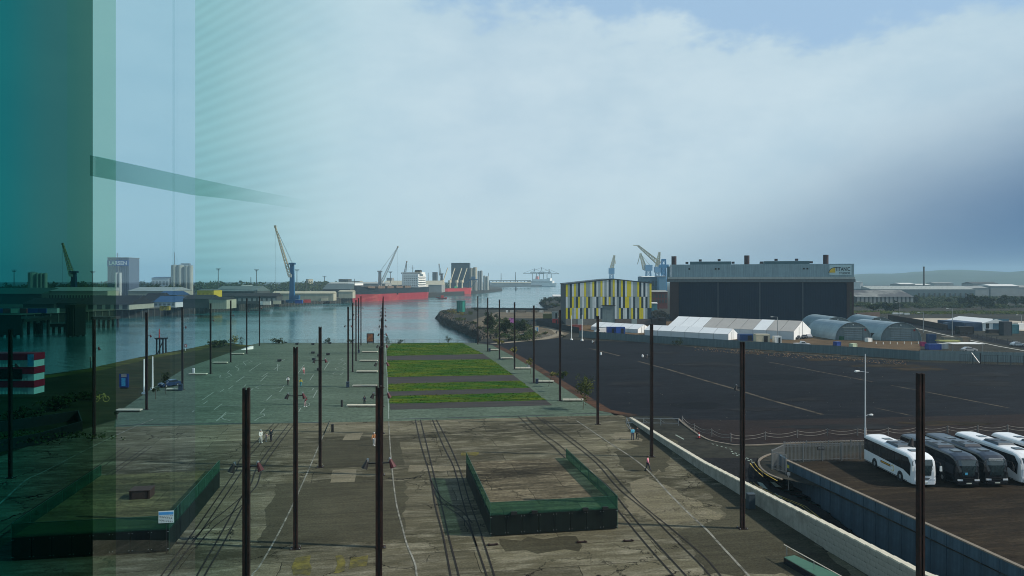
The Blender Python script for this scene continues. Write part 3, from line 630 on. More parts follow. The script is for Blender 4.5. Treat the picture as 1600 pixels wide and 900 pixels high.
g_ = G(222, 777, 1.87); r = thing('crate', 'dark rusted steel crate standing on the left netted slab', 'crate', (g_.x, g_.y, 1.865), ROT)
MB().box((0, 0, .42), (1.75, 1.5, .75)).build('box', M('dark_rust_box', (.045, .028, .022), .8, .2, .3, 3), r)
for s_ in (-1, 1):
    MB().box((s_*.7, 0, .04), (.16, 1.5, .08)).build('skid', m_black, r); MB().box((s_*.7, -.77, .42), (.08, .05, .75)).build('strap', m_rust, r)
MB().box((0, 0, .82), (1.85, 1.6, .06)).build('lid', M('lid_rust', (.055, .035, .028), .8, .2, .3, 3), r)
g_ = G(262, 866); r = thing('notice', 'small white and blue notice fixed to the front corner of the left netted slab', 'sign', (g_.x-.05, g_.y-.12, Z5), ROT)
MB().cyl((0, 0, 0), (0, 0, 2.55), .02).build('post', m_black, r)
MB().box((0, -.03, 3.0), (1.15, .04, .95)).build('board', m_white, r)
MB().box((0, -.056, 3.29), (1.1, .01, .22)).build('blue_band', M('notice_blue', (.08, .32, .65), .5), r)
def label_lines(parent, x0, x1, z0, z1, n_, y, mat, name='print_line'):
    m = MB()
    for k in range(n_):
        z = z0+(z1-z0)*(k+.5)/n_; x = x0
        while x < x1-.03:
            w_ = random.uniform(.04, .16); m.add([(x, y, z-.02), (min(x1, x+w_), y, z-.02), (min(x1, x+w_), y, z+.02), (x, y, z+.02)], [(0, 1, 2, 3)]); x += w_+.05
    return m.build(name, mat, parent, kind='stuff')
label_lines(r, -.5, .5, 2.57, 3.13, 5, -.056, m_black)
# shadow-side odd bits on the slab apron
for (px, py, lab) in ((770, 852, 'rusty drain cover in front of the netted block, left one'), (909, 848, 'rusty drain cover in front of the netted block, middle one'), (982, 846, 'rusty drain cover beside the right hand rail track')):
    g_ = G(px, py); o = MB().box((0, 0, .03), (.9, .28, .05)).box((-.3, 0, .07), (.08, .34, .05)).box((.3, 0, .07), (.08, .34, .05)).build('drain_cover', m_rust, loc=(g_.x, g_.y, Z5), label=lab, cat='drain cover', group='rusty covers by the slab'); o.rotation_euler = (0, 0, ROT)
# ---- white coped ramp wall built of courses of blocks
m_block = M('wall_block', (.30, .29, .25), .85, 0, .16, 1.5, .01, (.22, .21, .18), (.45, .62), streak=.15)
wr = thing('ramp_wall', 'long pale stone wall rising beside the ramp road, with bright coping', 'wall', (0, 0, 0))
def wall_top(y):                                    # coping height: level line seen in the photo
    pts = [(114, .5), (97, .78), (84, 1.05), (70, 1.55), (60, 1.95), (48, 2.35), (20, 2.6)]
    for (a, b), (c_, d_) in zip(pts, pts[1:]):
        if a >= y >= c_: return b+(d_-b)*(a-y)/(a-c_)
    return .5 if y > 114 else 2.6
Wp = [Vector((x, y, 0)) for x, y in Lw]
def wpt(s_):
    for a, b in zip(Wp, Wp[1:]):
        d_ = (b-a).length
        if s_ <= d_: return a.lerp(b, s_/d_), (b-a).normalized()
        s_ -= d_
    return Wp[-1], (Wp[-1]-Wp[-2]).normalized()
WL = sum((b-a).length for a, b in zip(Wp, Wp[1:])); s_ = 0; nblk = 0
core = MB(); ccap = []
while s_ < WL-1.3:
    p, d_ = wpt(s_+.65); zt = wall_top(p.y); rz = atan2(d_.y, d_.x)
    nrm = Vector((d_.y, -d_.x, 0))                  # towards plaza
    core.box((p.x-nrm.x*-.02, p.y-nrm.y*-.02, zt/2-.6), (1.3, .30, zt+1.2-.02), rz)
    MB().box((0, 0, 0), (1.285, .52, .12)).build('coping_stone', m_stone, wr, (p.x, p.y, zt+.06)).rotation_euler = (0, atan2(wall_top(p.y+.65)-wall_top(p.y-.65), 1.3) if False else 0, rz)
    if 28 < p.y < 63:
        for k in range(int(zt/.40)+1):
            z0 = zt-(k+1)*.40
            if z0 < -.05: break
            for q in range(2):
                if nblk > 280: break
                off = (q-.5)*.65+(.16 if k % 2 else -.16)
                o = MB(); o.box((0, 0, 0), (.635, .09, .385)) if nblk == 0 else None
                if nblk == 0: blk0 = o.build('block', m_block, wr)
                else: blk0c = piece('block', blk0, wr)
                ob = blk0 if nblk == 0 else blk0c
                side = -1 if nrm.x > 0 else 1
                ob.location = (p.x+d_.x*off+nrm.x*side*(.19+random.uniform(-.004, .004)), p.y+d_.y*off+nrm.y*side*.19, z0+.20); ob.rotation_euler = (0, 0, rz); nblk += 1
    s_ += 1.3
core.build('wall_core', m_block, wr)
# ---- utility cabinet against the wall
g_ = G(1173, 795); r = thing('cabinet', 'dark blue grey utility cabinet standing against the ramp wall', 'cabinet', (g_.x, g_.y, Z3), ROT)
mc = M('cabinet_paint', (.03, .045, .055), .5, 0, .15, 2)
MB().box((0, 0, .72), (.7, .5, 1.36)).build('body', mc, r); MB().box((0, 0, 1.43), (.8, .6, .08), taper=.9).build('cap', mc, r)
MB().box((0, -.26, .74), (.6, .02, 1.2)).build('door', mc, r); MB().box((0, 0, .02), (.76, .56, .04)).build('plinth', m_black, r)
# ---- green glass canopy in the bottom right corner
r = thing('glass_canopy', 'green glass canopy with a pale steel edge at the bottom right corner', 'canopy', (0, 0, 0))
ca = [G(1224.5, 871, .5), G(1241.5, 868, .5), G(1318, 902, .5), G(1278, 902, .5)]
mg = M('canopy_green', (.035, .11, .06), .35, 0, .2, 1)
m = MB(); m.prism([(p.x, p.y) for p in ca], .5, .53); m.build('glass_sheet', mg, r)
a, b = G(1225, 851, 1.1), G(1325, 906, 1.1); MB().bar(a, b, .05).build('edge_rail', m_stone, r)
m = MB()
for t_ in (.05, .5, .95):
    p = a.lerp(b, t_); m.bar((p.x, p.y, 0), p, .05)
m.build('support_posts', m_steel, r, kind='stuff')
m = MB(); c1, c2_ = ca[0], ca[3]; m.add([(c1.x, c1.y, 0), (c2_.x, c2_.y, 0), (c2_.x, c2_.y, .49), (c1.x, c1.y, .49)], [(0, 1, 2, 3)]); m.build('glass_side', m_glass, r)
# ---- blue retaining wall of the coach park
br_ = thing('retaining_wall', 'long blue painted steel wall holding up the coach park above the ramp', 'wall', (0, 0, 0))
m_bw = M('blue_grey_wall', (.055, .105, .150), .6, 0, .25, .5, 0, (.04, .075, .11), (.4, .6), streak=.35)
m_cop = M('wall_coping_dirty', (.17, .145, .115), .85, 0, .3, 2)
LR = (Vector((Rw[2][0], Rw[2][1], 0))-Vector((Rw[0][0], Rw[0][1], 0))).length; k = 0; wseg = 1.8
dR = Vector((bdir.x, bdir.y, 0)).normalized(); rzR = atan2(dR.y, dR.x); s_ = 0
while s_ < LR:
    p = Vector((Rw[0][0], Rw[0][1], 0))+dR*(s_+wseg/2); zb = wall_z(p.y)-.3
    MB().box((0, 0, (1.0+zb)/2), (wseg-.03, .22, 1.0-zb)).build('wall_panel', m_bw, br_, (p.x, p.y, 0)).rotation_euler = (0, 0, rzR)
    MB().box((0, 0, 1.05), (wseg-.015, .36, .11)).build('coping', m_cop, br_, (p.x, p.y, 0)).rotation_euler = (0, 0, rzR)
    m = MB(); m.box((0, 0, (1.0+zb)/2), (.05, .34, 1.0-zb)); o = m.build('rib', m_bw, br_, (p.x+dR.x*wseg/2, p.y+dR.y*wseg/2, 0)); o.rotation_euler = (0, 0, rzR)
    s_ += wseg
p0 = Vector((Rw[0][0], Rw[0][1], 0))
MB().box((p0.x, p0.y+.9, .1), (.3, 2.0, 2.2)).build('end_return', m_bw, br_)
o = MB().box((0, 0, 0), (.45, .03, .35)).build('warning_plate', M('plate_yellow', (.45, .42, .06), .5), br_, (p0.x+dR.x*.7-.13, p0.y+dR.y*.7-.05, .45)); o.rotation_euler = (0, 0, rzR)
# kerbs, lines along ramp road
KZ = .12
def kerb(pts, lab, w_=.3, mat=m_cop, z=KZ):
    r = thing('kerb', lab, 'kerb', (0, 0, 0))
    q = rail(pts); m = MB()
    acc = 0
    for (x0, y0), (x1, y1) in zip(q, q[1:]): m.bar((x0, y0, z/2), (x1, y1, z/2), w_, z)
    m.build('kerb_stones', mat, r); return r
kerb([(1060, 655), (1075, 668), (1104, 686.5), (1135, 694), (1164, 696.5), (1230, 693.5), (1300, 690.5), (1420, 688), (1600, 686), (1800, 684)], 'long curving kerb around the ramp mouth below the rope fence')
kerb([(1225, 709), (1205, 710), (1188, 718), (1187, 729), (1200, 741), (1222, 750)], 'tight rounded kerb nose at the foot of the steel railing', .25)
mb = MB(); mb.strip(rail([(1178, 722), (1184, 731), (1196, 741), (1215, 752)]), .12, Z5); mb.strip(rail([(1172, 724), (1180, 734), (1192, 745)]), .12, Z5)
mb.build('yellow_line', m_yel, kind='structure')
mb = MB(); vs = []
yy = [84-i*1.2 for i in range(44)]
for off in (1.5, 1.85):
    b_ = len(vs)
    m2 = []
    for y in yy:
        x = along(rampR, y)-off; m2.append((x, y, wall_z(y)+.01))
    for (a_, c_) in zip(m2, m2[1:]): mb.add([(a_[0]-.06, a_[1], a_[2]), (a_[0]+.06, a_[1], a_[2]), (c_[0]+.06, c_[1], c_[2]), (c_[0]-.06, c_[1], c_[2])], [(0, 3, 2, 1)])
mb.build('double_yellow_line', m_yel, kind='structure')
mb = MB()
def onroad(px, py):
    g_ = G(px, py)
    for _ in range(6): g_ = G(px, py, wall_z(g_.y))
    return Vector((g_.x, g_.y, wall_z(g_.y)+.012))
def rq(l_): 
    mb.add([onroad(*p) for p in l_], [(0, 1, 2, 3)])
rq([(1183, 752), (1191, 754), (1200, 764), (1190, 761)])
for a_ in ((1166, 756), (1203, 752)): rq([(a_[0], a_[1]), (a_[0]+8, a_[1]+1), (a_[0]+19, a_[1]+9), (a_[0]+9, a_[1]+8)])
for i in range(6): x_, y_ = 1142+i*6, 704.5+i*2.6; rq([(x_, y_), (x_+3.5, y_+1), (x_+3.5, y_+2.2), (x_, y_+1.2)]); rq([(x_+2, y_+3.4), (x_+5.5, y_+4.4), (x_+5.5, y_+5.6), (x_+2, y_+4.6)])
for i in range(5): x_, y_ = 1112+i*7, 693+i*2; rq([(x_, y_), (x_+3, y_+.8), (x_+3, y_+1.7), (x_, y_+.9)])
rq([(1056, 679), (1069, 686), (1068, 687), (1055, 680)])
for i in range(3): x_, y_ = 1210+i*22, 770+i*14; rq([(x_, y_), (x_+1.5, y_), (x_+13, y_+8), (x_+11, y_+8)])
mb.build('road_marking', m_line2, kind='structure')
# ---- rope fence
def rope_fence(lab, pts, grp='rope fences round the ramp mouth'):
    r = thing('rope_fence', lab, 'rope fence', (0, 0, 0), group=grp)
    P_ = [G(a, b) for a, b in pts]
    mp_ = M('rope', (.28, .27, .24), .9, 0, .1); pm = M('post_grey', (.16, .155, .15), .8, 0, .2)
    base = None
    for p in P_: MB().cyl((0, 0, 0), (0, 0, 1.1), .07, .06, 8).build('post', pm, r, p)
    for a, b in zip(P_, P_[1:]):
        for z in (.98, .55):
            pts_ = [a.lerp(b, k/8)+Vector((0, 0, z-.34*(1-(2*k/8-1)**2))) for k in range(9)]
            MB().tube(pts_, .022, 5).build('rope', mp_, r)
rope_fence('sagging rope fence curving from the white gate around the ramp', [(1066, 661), (1085, 674), (1112, 682), (1142, 689)])
rope_fence('long sagging rope fence crossing behind the coaches', [(1142, 690), (1196, 687), (1246, 684), (1293, 681.5), (1340, 681), (1388, 680), (1434, 678), (1481, 677), (1528, 676), (1575, 675.5), (1630, 675)])
# ---- white gate barrier at the slipway end
r = thing('barrier_gate', 'low white tubular barrier gate at the head of the ramp wall', 'gate', (0, 0, 0))
a, b = G(979, 664), G(1060, 665)
for z in (1.05, .35): MB().bar(a+Vector((0, 0, z)), b+Vector((0, 0, z)), .07).build('rail', m_steel, r)
for t_ in (0, .33, .66, 1): MB().bar(a.lerp(b, t_), a.lerp(b, t_)+Vector((0, 0, 1.1)), .08).build('post', m_steel, r)
for t_ in (.04, .3, .62): MB().bar(a.lerp(b, t_+.12)+Vector((0, 0, .35)), a.lerp(b, t_)+Vector((0, 0, 1.05)), .05).build('brace', m_steel, r)
MB().bar(a, G(986, 673)+Vector((0, 0, .1)), .05).bar(a+Vector((0, 0, 1.05)), G(986, 673)+Vector((0, 0, .2)), .05).build('stay', m_steel, r)
# ---- palisade railing round the coach park
def palisade(lab, a, b, hgt, step, mat, panel=2.75, name='steel_railing', cat='railing', grp=None, bw_=.05):
    r = thing(name, lab, cat, (a.x, a.y, a.z), atan2(b.y-a.y, b.x-a.x), grp); Lg = (b-a).length; n_ = max(1, round(Lg/panel)); pw = Lg/n_
    m = MB(); k = step/2
    while k < pw-.05: m.box((k, 0, hgt/2+.05), (bw_, .02, hgt-.12)); k += step
    m.bar((0, 0, .25), (pw, 0, .25), .04); m.bar((0, 0, hgt-.12), (pw, 0, hgt-.12), .05)
    pn = m.build('railing_panel', mat, r)
    ps = MB().box((0, 0, hgt/2), (.09, .09, hgt+.08)).build('post', mat, r)
    for i in range(1, n_): piece('railing_panel', pn, r, (pw*i, 0, 0))
    for i in range(1, n_+1): piece('post', ps, r, (pw*i, 0, 0))
    return r
m_rl = M('railing_grey', (.17, .18, .185), .5, .3, .15, 4)
palisade('tall grey steel railing along the back of the coach park', G(1225, 722), G(1345, 719), 2.2, .17, m_rl, grp='steel railings of the coach park')
palisade('short return of steel railing at the wall corner', G(1206, 732), G(1225, 722), 2.2, .17, m_rl, grp='steel railings of the coach park')
palisade('open steel gate leaf beside the blue wall end', G(1206, 734), G(1228, 741), 2.2, .19, m_rl, grp='steel railings of the coach park')
palisade('low grey guard rail beyond the coach park railing', G(1225, 700.5), G(1600, 692), .9, .35, m_rl, 3.2, grp='steel railings of the coach park')
g_ = G(1282, 723); r = thing('black_sign', 'small black plate with white lettering on the coach park railing', 'sign', (g_.x, g_.y-.1, 0))
MB().box((0, 0, 1.75), (.85, .04, .4)).build('plate', m_black, r); label_lines(r, -.35, .35, 1.62, 1.88, 2, -.025, m_white)
g_ = onroad(1232, 765); r = thing('road_sign', 'slim post with a small plate at the foot of the blue wall', 'sign', (g_.x, g_.y, g_.z))
MB().cyl((0, 0, 0), (0, 0, 2.0), .04).build('post', m_steel, r); MB().box((0, -.05, 1.8), (.35, .03, .35)).build('plate', m_steel, r)
g_ = G(1092, 685); r = thing('traffic_cone', 'small red and white traffic cone lying by the ramp kerb', 'cone', (g_.x, g_.y, Z3))
MB().cyl((0, 0, .05), (0, 0, .85), .2, .04, 10).build('body', m_red, r); MB().cyl((0, 0, .38), (0, 0, .55), .145, .105, 10).build('white_band', m_white, r); MB().box((0, 0, .03), (.5, .5, .06)).build('base', m_black, r)
# ---- white lamp post
g_ = G(1352, 683); r = thing('lamp_post', 'slender white lamp post with two heads between ramp and coaches', 'lamp post', (g_.x, g_.y, 0))
zt = ZA(553, g_.y); z2 = ZA(580, g_.y); z3 = ZA(648, g_.y)
mw_ = M('lamp_post_white', (.62, .63, .64), .5, .1, .06)
MB().cyl((0, 0, 0), (0, 0, zt), .10, .06, 10).build('pole', mw_, r); MB().cyl((0, 0, 0), (0, 0, 1.3), .15, .13, 10).build('pole_base', mw_, r)
for x_, z_ in ((-1.35, z2), (.95, z3)):
    MB().bar((0, 0, z_-.1), (x_*.6, 0, z_), .06).build('arm', mw_, r)
    hd = MB(); hd.cyl((x_*.6, 0, z_), (x_, 0, z_-.02), .10, .17, 8); hd.cyl((x_, 0, z_-.02), (x_*1.15, 0, z_-.03), .17, .06, 8); hd.build('lamp_head', m_white, r)
MB().bar((0, 0, z2-.12), (.45, 0, z2-.15), .05).build('arm', mw_, r)
# ---- pale stone bench slabs on the paving
def slab_bench(l_, lab, grp):
    (x0, y0), (x1, y1) = l_; a, b = G(x0, y0), G(x1, y1); d_ = (b-a); Lg = d_.length
    r = thing('stone_bench', lab, 'bench', (a.x, a.y, Z3), atan2(d_.y, d_.x), grp)
    n_ = 3; m0 = MB().bb(.03, Lg/n_-.03, -.45, .45, .18, .38).build('seat_slab', m_stone, r)
    for k in range(1, n_): piece('seat_slab', m0, r, (Lg/n_*k, 0, 0))
    MB().bb(.2, Lg-.2, -.3, .3, 0, .18).build('plinth', m_dk, r)
mids = [((565.5, 551), (590, 551)), ((562, 565), (590, 565)), ((557, 582), (590, 582)), ((550.6, 604.7), (589, 604.7)), ((542, 636), (589, 636))]
for i, l_ in enumerate(mids[::-1]): slab_bench(l_, f"long pale stone bench left of the middle columns, {['nearest, beside the dark-clothed visitor', 'second from the viewer', 'third from the viewer', 'fourth from the viewer', 'farthest one'][i]}", 'pale stone benches of the middle row')
rts = [((764, 548), (779, 548)), ((783, 561), (802, 561)), ((805, 577), (830, 577)), ((839, 598), (865.5, 598)), ((879, 627), (912, 627))]
for i, l_ in enumerate(rts[::-1]): slab_bench(l_, f"long pale stone bench on the right path, {['nearest, beside the leafy sapling', 'second from the viewer', 'third from the viewer', 'fourth from the viewer', 'farthest one'][i]}", 'pale stone benches of the right row')
lfs = [((183, 643), (221, 643)), ((260, 610), (281, 610)), ((295.6, 586), (323.6, 586)), ((333, 568), (355.5, 568)), ((361, 554), (381, 554))]
for i, l_ in enumerate(lfs): slab_bench(l_, f"long pale stone bench at the left edge of the paving, {['nearest', 'by the blue bin', 'by the white post', 'fourth from the viewer', 'farthest one'][i]}", 'pale stone benches of the left row')
# ---- black cube seats
for i, (px, py) in enumerate([(464, 538.6), (489, 539), (515.5, 537.5), (436.7, 565), (489, 552.5), (490.5, 563), (512.5, 555), (498.5, 557), (498.5, 579)]):
    lab = ['at the river railing, leftmost', 'at the river railing, middle', 'at the river railing, rightmost', 'standing alone left of the others', 'back one of the loose group', 'front one of the loose group', 'right of the loose group', 'half behind the third column', 'below the lamps of the third column'][i]
    g_ = G(px, py); r = thing('cube_seat', f'black cube seat {lab}', 'seat', (g_.x, g_.y, Z3), ROT, 'black cube seats on the paving')
    MB().box((0, 0, .05), (.8, .6, .1)).build('plinth', m_black, r); MB().box((0, 0, .35), (1.0, .75, .5)).build('seat', m_black, r)
# ---- bollards, bins
for i, (px, py, lab) in enumerate([(534, 635.5, 'stubby black bollard on the pale paving left of the nearest stone bench'), (519.5, 675.5, 'stubby black bollard on the old concrete just below the paving')]):
    g_ = G(px, py); r = thing('bollard', lab, 'bollard', (g_.x, g_.y, Z3)); MB().cyl((0, 0, 0), (0, 0, 1.1), .19, .17, 10).build('shaft', m_black, r); MB().cyl((0, 0, 1.1), (0, 0, 1.16), .2, .12, 10).build('cap', m_black, r)
def bin_(px, py, lab, mat=m_black, sc=1):
    g_ = G(px, py); r = thing('litter_bin', lab, 'bin', (g_.x, g_.y, Z3), ROT)
    MB().box((0, 0, .5*sc), (.55*sc, .5*sc, .9*sc)).build('body', mat, r); MB().box((0, 0, 1.0*sc), (.62*sc, .58*sc, .12*sc), taper=.85).build('lid', mat, r); MB().box((0, -.26*sc, .8*sc), (.35*sc, .02, .14*sc)).build('slot', m_glass, r)
m_dbin = M('dark_blue_bin', (.015, .03, .06), .5, 0, .15, 3)
bin_(839, 599.5, 'dark litter bin beside the sixth right column', m_dbin); bin_(765, 549.5, 'dark litter bin beside the ninth right column', m_dbin)
bin_(543.5, 605.5, 'black litter bin at the foot of a column left of the middle row', m_dbin, 1.1); bin_(560.5, 552, 'small black litter bin near the river, left of the middle row', m_dbin)
bin_(282, 610.5, 'dark blue litter bin at the fourth left column', m_dbin, 1.25)
bin_(826, 575, 'grey bin beside a thin sapling on the right path', m_steel)
g_ = G(302, 585); r = thing('info_post', 'short white post with a dark face at the left edge of the paving', 'post', (g_.x, g_.y, Z3)); MB().box((0, 0, .7), (.5, .3, 1.4)).build('body', m_white, r); MB().box((-.22, -.16, .7), (.14, .03, 1.3)).build('dark_face', m_black, r)
# ---- river railing
r = palisade('thin steel railing along the river end of the paving', G(412, 536), G(742, 536), 1.25, .3, m_rl, 3.0, bw_=.03)
# ---- people
m_skin = M('skin', (.42, .24, .17), .6, 0, .08, 5); m_hairs = {'dark': M('dark_hair', (.03, .02, .015), .8, 0, .2, 8), 'fair': M('fair_hair', (.28, .2, .1), .8, 0, .2, 8), 'cap': m_white, 'grey': M('grey_hair', (.4, .4, .4), .8)}
def skin(name, vs, es, rs, mat, parent, root=0, lv=1):
    me = bpy.data.meshes.new(name); me.from_pydata(vs, es, []); me.materials.append(mat)
    o = bpy.data.objects.new(name, me); C.objects.link(o); o.parent = parent
    md = o.modifiers.new('skin', 'SKIN'); md.use_smooth_shade = True
    sv = me.skin_vertices[0].data
    for i, r_ in enumerate(rs): sv[i].radius = (r_, r_) if not isinstance(r_, tuple) else r_
    sv[root].use_root = True
    o.modifiers.new('sub', 'SUBSURF').levels = lv; o.modifiers['sub'].render_levels = lv
    return o
def person(lab, px, py, rz=0, top=(.3, .3, .3), bot=(.05, .05, .07), hair='dark', stride=.2, h=1.72, bend=0.0, arms=.25, scarf=None, sleeve=True):
    g_ = G(px, py, .02); r = thing('person', lab, 'person', (g_.x, g_.y, .02), rz); r.scale = (h/1.72,)*3
    sb, cb = sin(bend), cos(bend)
    def B(x, y, z):                                 # bend upper body forward (towards -y) about the hips
        if z <= .95: return (x, y, z)
        dz = z-.95; return (x, y*cb-dz*sb, .95+dz*cb+y*sb*0)
    st = stride
    pel = (0, 0, .95); chest = B(0, 0, 1.32); neck = B(0, 0, 1.47); head = B(0, -.02, 1.60); crown = B(0, -.02, 1.70)
    hipL, hipR = (.09, 0, .92), (-.09, 0, .92); kL, kR = (.10, -st*.55-.02, .50), (-.10, st*.35-.03, .50); aL, aR = (.10, -st, .08), (-.10, st, .10); fL, fR = (.11, -st-.16, .03), (-.11, st-.14, .05)
    shL, shR = B(.18, 0, 1.42), B(-.18, 0, 1.42); eL, eR = B(.24, arms*.5, 1.15), B(-.24, -arms*.5, 1.15); hL, hR = B(.24, arms*.4-.06, .90 if bend == 0 else .95), B(-.24, -arms-.06, .93 if bend == 0 else .96)
    nL, nR = (hL[0], hL[1]-.03, hL[2]-.09), (hR[0], hR[1]-.03, hR[2]-.09)
    vs = [pel, chest, neck, head, crown, hipL, hipR, kL, kR, aL, aR, fL, fR, shL, shR, eL, eR, hL, hR, nL, nR]
    es = [(0, 1), (1, 2), (2, 3), (3, 4), (0, 5), (0, 6), (5, 7), (6, 8), (7, 9), (8, 10), (9, 11), (10, 12), (1, 13), (1, 14), (13, 15), (14, 16), (15, 17), (16, 18), (17, 19), (18, 20)]
    rs = [.11, .12, .05, .09, .07, .08, .08, .055, .055, .04, .04, .035, .035, .05, .05, .038, .038, .028, .028, .03, .03]
    skin('body', vs, es, rs, m_skin, r)
    mt = M('top_cloth', top, .85, 0, .2, 6); mbm = M('bottom_cloth', bot, .85, 0, .2, 6)
    skin('jacket', [(pel[0], pel[1], .90), chest, B(0, 0, 1.44), shL, shR, eL, eR, hL, hR], [(0, 1), (1, 2), (1, 3), (1, 4), (3, 5), (4, 6), (5, 7), (6, 8)], [(.155, .12), (.16, .125), .07, .075, .075, .06, .06, .042, .042], mt, r)
    skin('trousers', [(0, 0, .96), hipL, hipR, kL, kR, aL, aR], [(0, 1), (0, 2), (1, 3), (2, 4), (3, 5), (4, 6)], [(.14, .115), .095, .095, .075, .075, .06, .06], mbm, r)
    m = MB()
    hc = Vector(B(0, 0, 1.655)); 
    for i in range(7):
        for j in range(10):
            pass
    bm_v = []; n1_, n2_ = 6, 10
    for i in range(n1_+1):
        a_ = pi*.62*i/n1_
        for j in range(n2_):
            b_ = 2*pi*j/n2_; bm_v.append((hc.x+.115*sin(a_)*cos(b_), hc.y+.02+.125*sin(a_)*sin(b_), hc.z+.105*cos(a_)))
    m.add(bm_v, [(i*n2_+j, i*n2_+(j+1) % n2_, (i+1)*n2_+(j+1) % n2_, (i+1)*n2_+j) for i in range(n1_) for j in range(n2_)]); m.build('hair', m_hairs[hair], r, smooth=True)
    m = MB()
    for s_, (fx, fy, fz) in ((1, fL), (-1, fR)): m.box((fx, fy+.08, fz+.02), (.10, .27, .09), taper=.8)
    m.build('shoes', m_black if bot[0] < .3 else m_white, r)
    return r
person('person in a pink jacket and dark trousers striding over the right slipway line', 1012, 736, R(60), (.62, .22, .30), (.03, .03, .04), 'dark', .3)
person('person in a light blue top and dark shorts beside the ramp wall start', 988.5, 687.5, R(180), (.10, .42, .60), (.03, .04, .08), 'dark', .12)
person('person in a dark coat walking next to the one in light blue', 995.8, 686.5, R(180), (.02, .02, .024), (.02, .02, .02), 'dark', .15)
person('person dressed all in white, leftmost of the three on the left slipway', 407.5, 691.5, R(30), (.6, .6, .58), (.55, .55, .52), 'grey', .15)
person('small child in a pale top between two walking adults', 416, 689.5, R(10), (.55, .4, .38), (.35, .3, .3), 'fair', .1, 1.1)
person('person in a black coat with a pale scarf, rightmost of the three walkers', 423.5, 690, R(0), (.02, .03, .04), (.02, .02, .03), 'dark', .12)
person('person in an orange vest and white trousers left of the nearest middle column', 584.5, 696, R(0), (.45, .20, .08), (.5, .5, .48), 'grey', .08)
person('person in a white shirt and dark trousers on the pale paving', 450, 601, R(-10), (.6, .6, .6), (.04, .03, .03), 'dark', .08)
person('person in a yellow top and teal trousers walking on the pale paving', 470, 604.5, R(170), (.45, .38, .06), (.03, .22, .28), 'dark', .2)
person('person in white and pink standing farther back on the pale paving', 474.5, 584.5, R(20), (.5, .42, .42), (.45, .12, .14), 'dark', .1)
person('person in a maroon jacket bending over on the pale paving', 476.5, 635.5, R(60), (.16, .04, .05), (.35, .25, .25), 'dark', .12, 1.75, .7)
person('person in dark clothes with a white shirt front beside the nearest stone bench', 569.5, 634, R(5), (.05, .05, .07), (.02, .02, .03), 'dark', .06, 1.75)
# ---- saplings and shrubs
def leaves(mb, c, rad, n_, size, flat=.8, m=0, gaps=.0):
    cl_ = [(Vector((random.gauss(0, .45)*rad[0], random.gauss(0, .45)*rad[1], random.gauss(0, .42)*rad[2])), random.uniform(.25, .5)) for _ in range(max(4, n_//28))]
    for _ in range(n_):
        cc, cr = random.choice(cl_); p = Vector(c)+cc+Vector((random.gauss(0, 1)*rad[0], random.gauss(0, 1)*rad[1], random.gauss(0, 1)*rad[2]))*cr*.5
        d_ = Vector((random.gauss(0, 1), random.gauss(0, 1), random.gauss(0, 1))).normalized(); e_ = d_.cross(Vector((random.gauss(0, 1), random.gauss(0, 1), random.gauss(0, 1)))).normalized(); s_ = size*random.uniform(.6, 1.3)
        mb.add([p-d_*s_, p+e_*s_*.55, p+d_*s_, p-e_*s_*.55], [(0, 1, 2, 3)], m)
    return mb
def sapling(px, py, cx0, cx1, cy0, cy1, lab, mat=m_leaf, n_=500, grp='saplings along the paving'):
    g_ = G(px, py); sc = g_.y/F; r = thing('sapling', lab, 'sapling', (g_.x, g_.y, Z3), group=grp)
    zc0, zc1 = ZA(cy1, g_.y), ZA(cy0, g_.y); xc = ((cx0+cx1)/2-px)*sc; rx = (cx1-cx0)/2*sc
    m = MB(); m.tube([(0, 0, 0), (xc*.3, 0, zc0*.6), (xc*.8, 0, (zc0+zc1)/2)], .045, 6)
    for k in range(7):
        a_ = random.uniform(0, 2*pi); z_ = zc0+(zc1-zc0)*random.uniform(0, .6); m.cyl((xc*.8, 0, z_), (xc+cos(a_)*rx*.7, sin(a_)*rx*.7, z_+.35*(zc1-zc0)), .022, .01, 5)
    m.build('trunk', m_bark, r)
    leaves(MB(), (xc, 0, (zc0+zc1)/2), (rx*.8, rx*.8, (zc1-zc0)*.42), n_, .13*max(1, sc/.05*.5)).build('crown', mat, r)
sapling(911, 640, 899, 929, 586, 622, 'bushy green sapling beside the nearest right bench, fullest crown', m_leaf, 1100)
sapling(873, 612, 873, 888, 577, 592, 'thin sapling half hidden by the fifth right column', m_leaf, 320); sapling(857, 604, 856, 874, 580, 588, 'wispy pale sapling left of the fifth right column', m_leafy, 220)
sapling(829, 584, 822, 834, 557, 571, 'yellowish sapling left of the sixth right column', m_leafy, 260); sapling(803, 562, 794, 810, 542, 551, 'small yellow green sapling at the seventh right column', m_leafy, 260)
sapling(781, 546, 774, 786, 530, 538, 'small yellow green sapling at the eighth right column', m_leafy, 220)
sapling(183, 657, 176, 190, 640, 652, 'bare thin sapling left of the paving corner', m_leafd, 90); sapling(243, 624, 236, 250, 600, 615, 'thin sapling between the white flagpoles and the paving', m_leafd, 160)
sapling(259, 616, 250, 268, 580, 600, 'dark sapling in front of the parked blue car', m_leafd, 380)
def shrub(px, py, w_, h_, lab, mat=m_leafd, n_=420, z=0, grp='shrubs along the river', size=None):
    g_ = G(px, py, z); sc = g_.y/F; r = thing('shrub', lab, 'shrub', (g_.x, g_.y, z), group=grp)
    W, Hh = w_*sc, h_*sc
    m = MB()
    for k in range(5): a_ = random.uniform(0, 2*pi); m.cyl((0, 0, 0), (cos(a_)*W*.3, sin(a_)*W*.3, Hh*.6), .05, .02, 5)
    m.build('stems', m_bark, r)
    leaves(MB(), (0, 0, Hh*.48), (W*.42, W*.35, Hh*.42), n_, size or max(.12, W*.045)).build('foliage', mat, r)
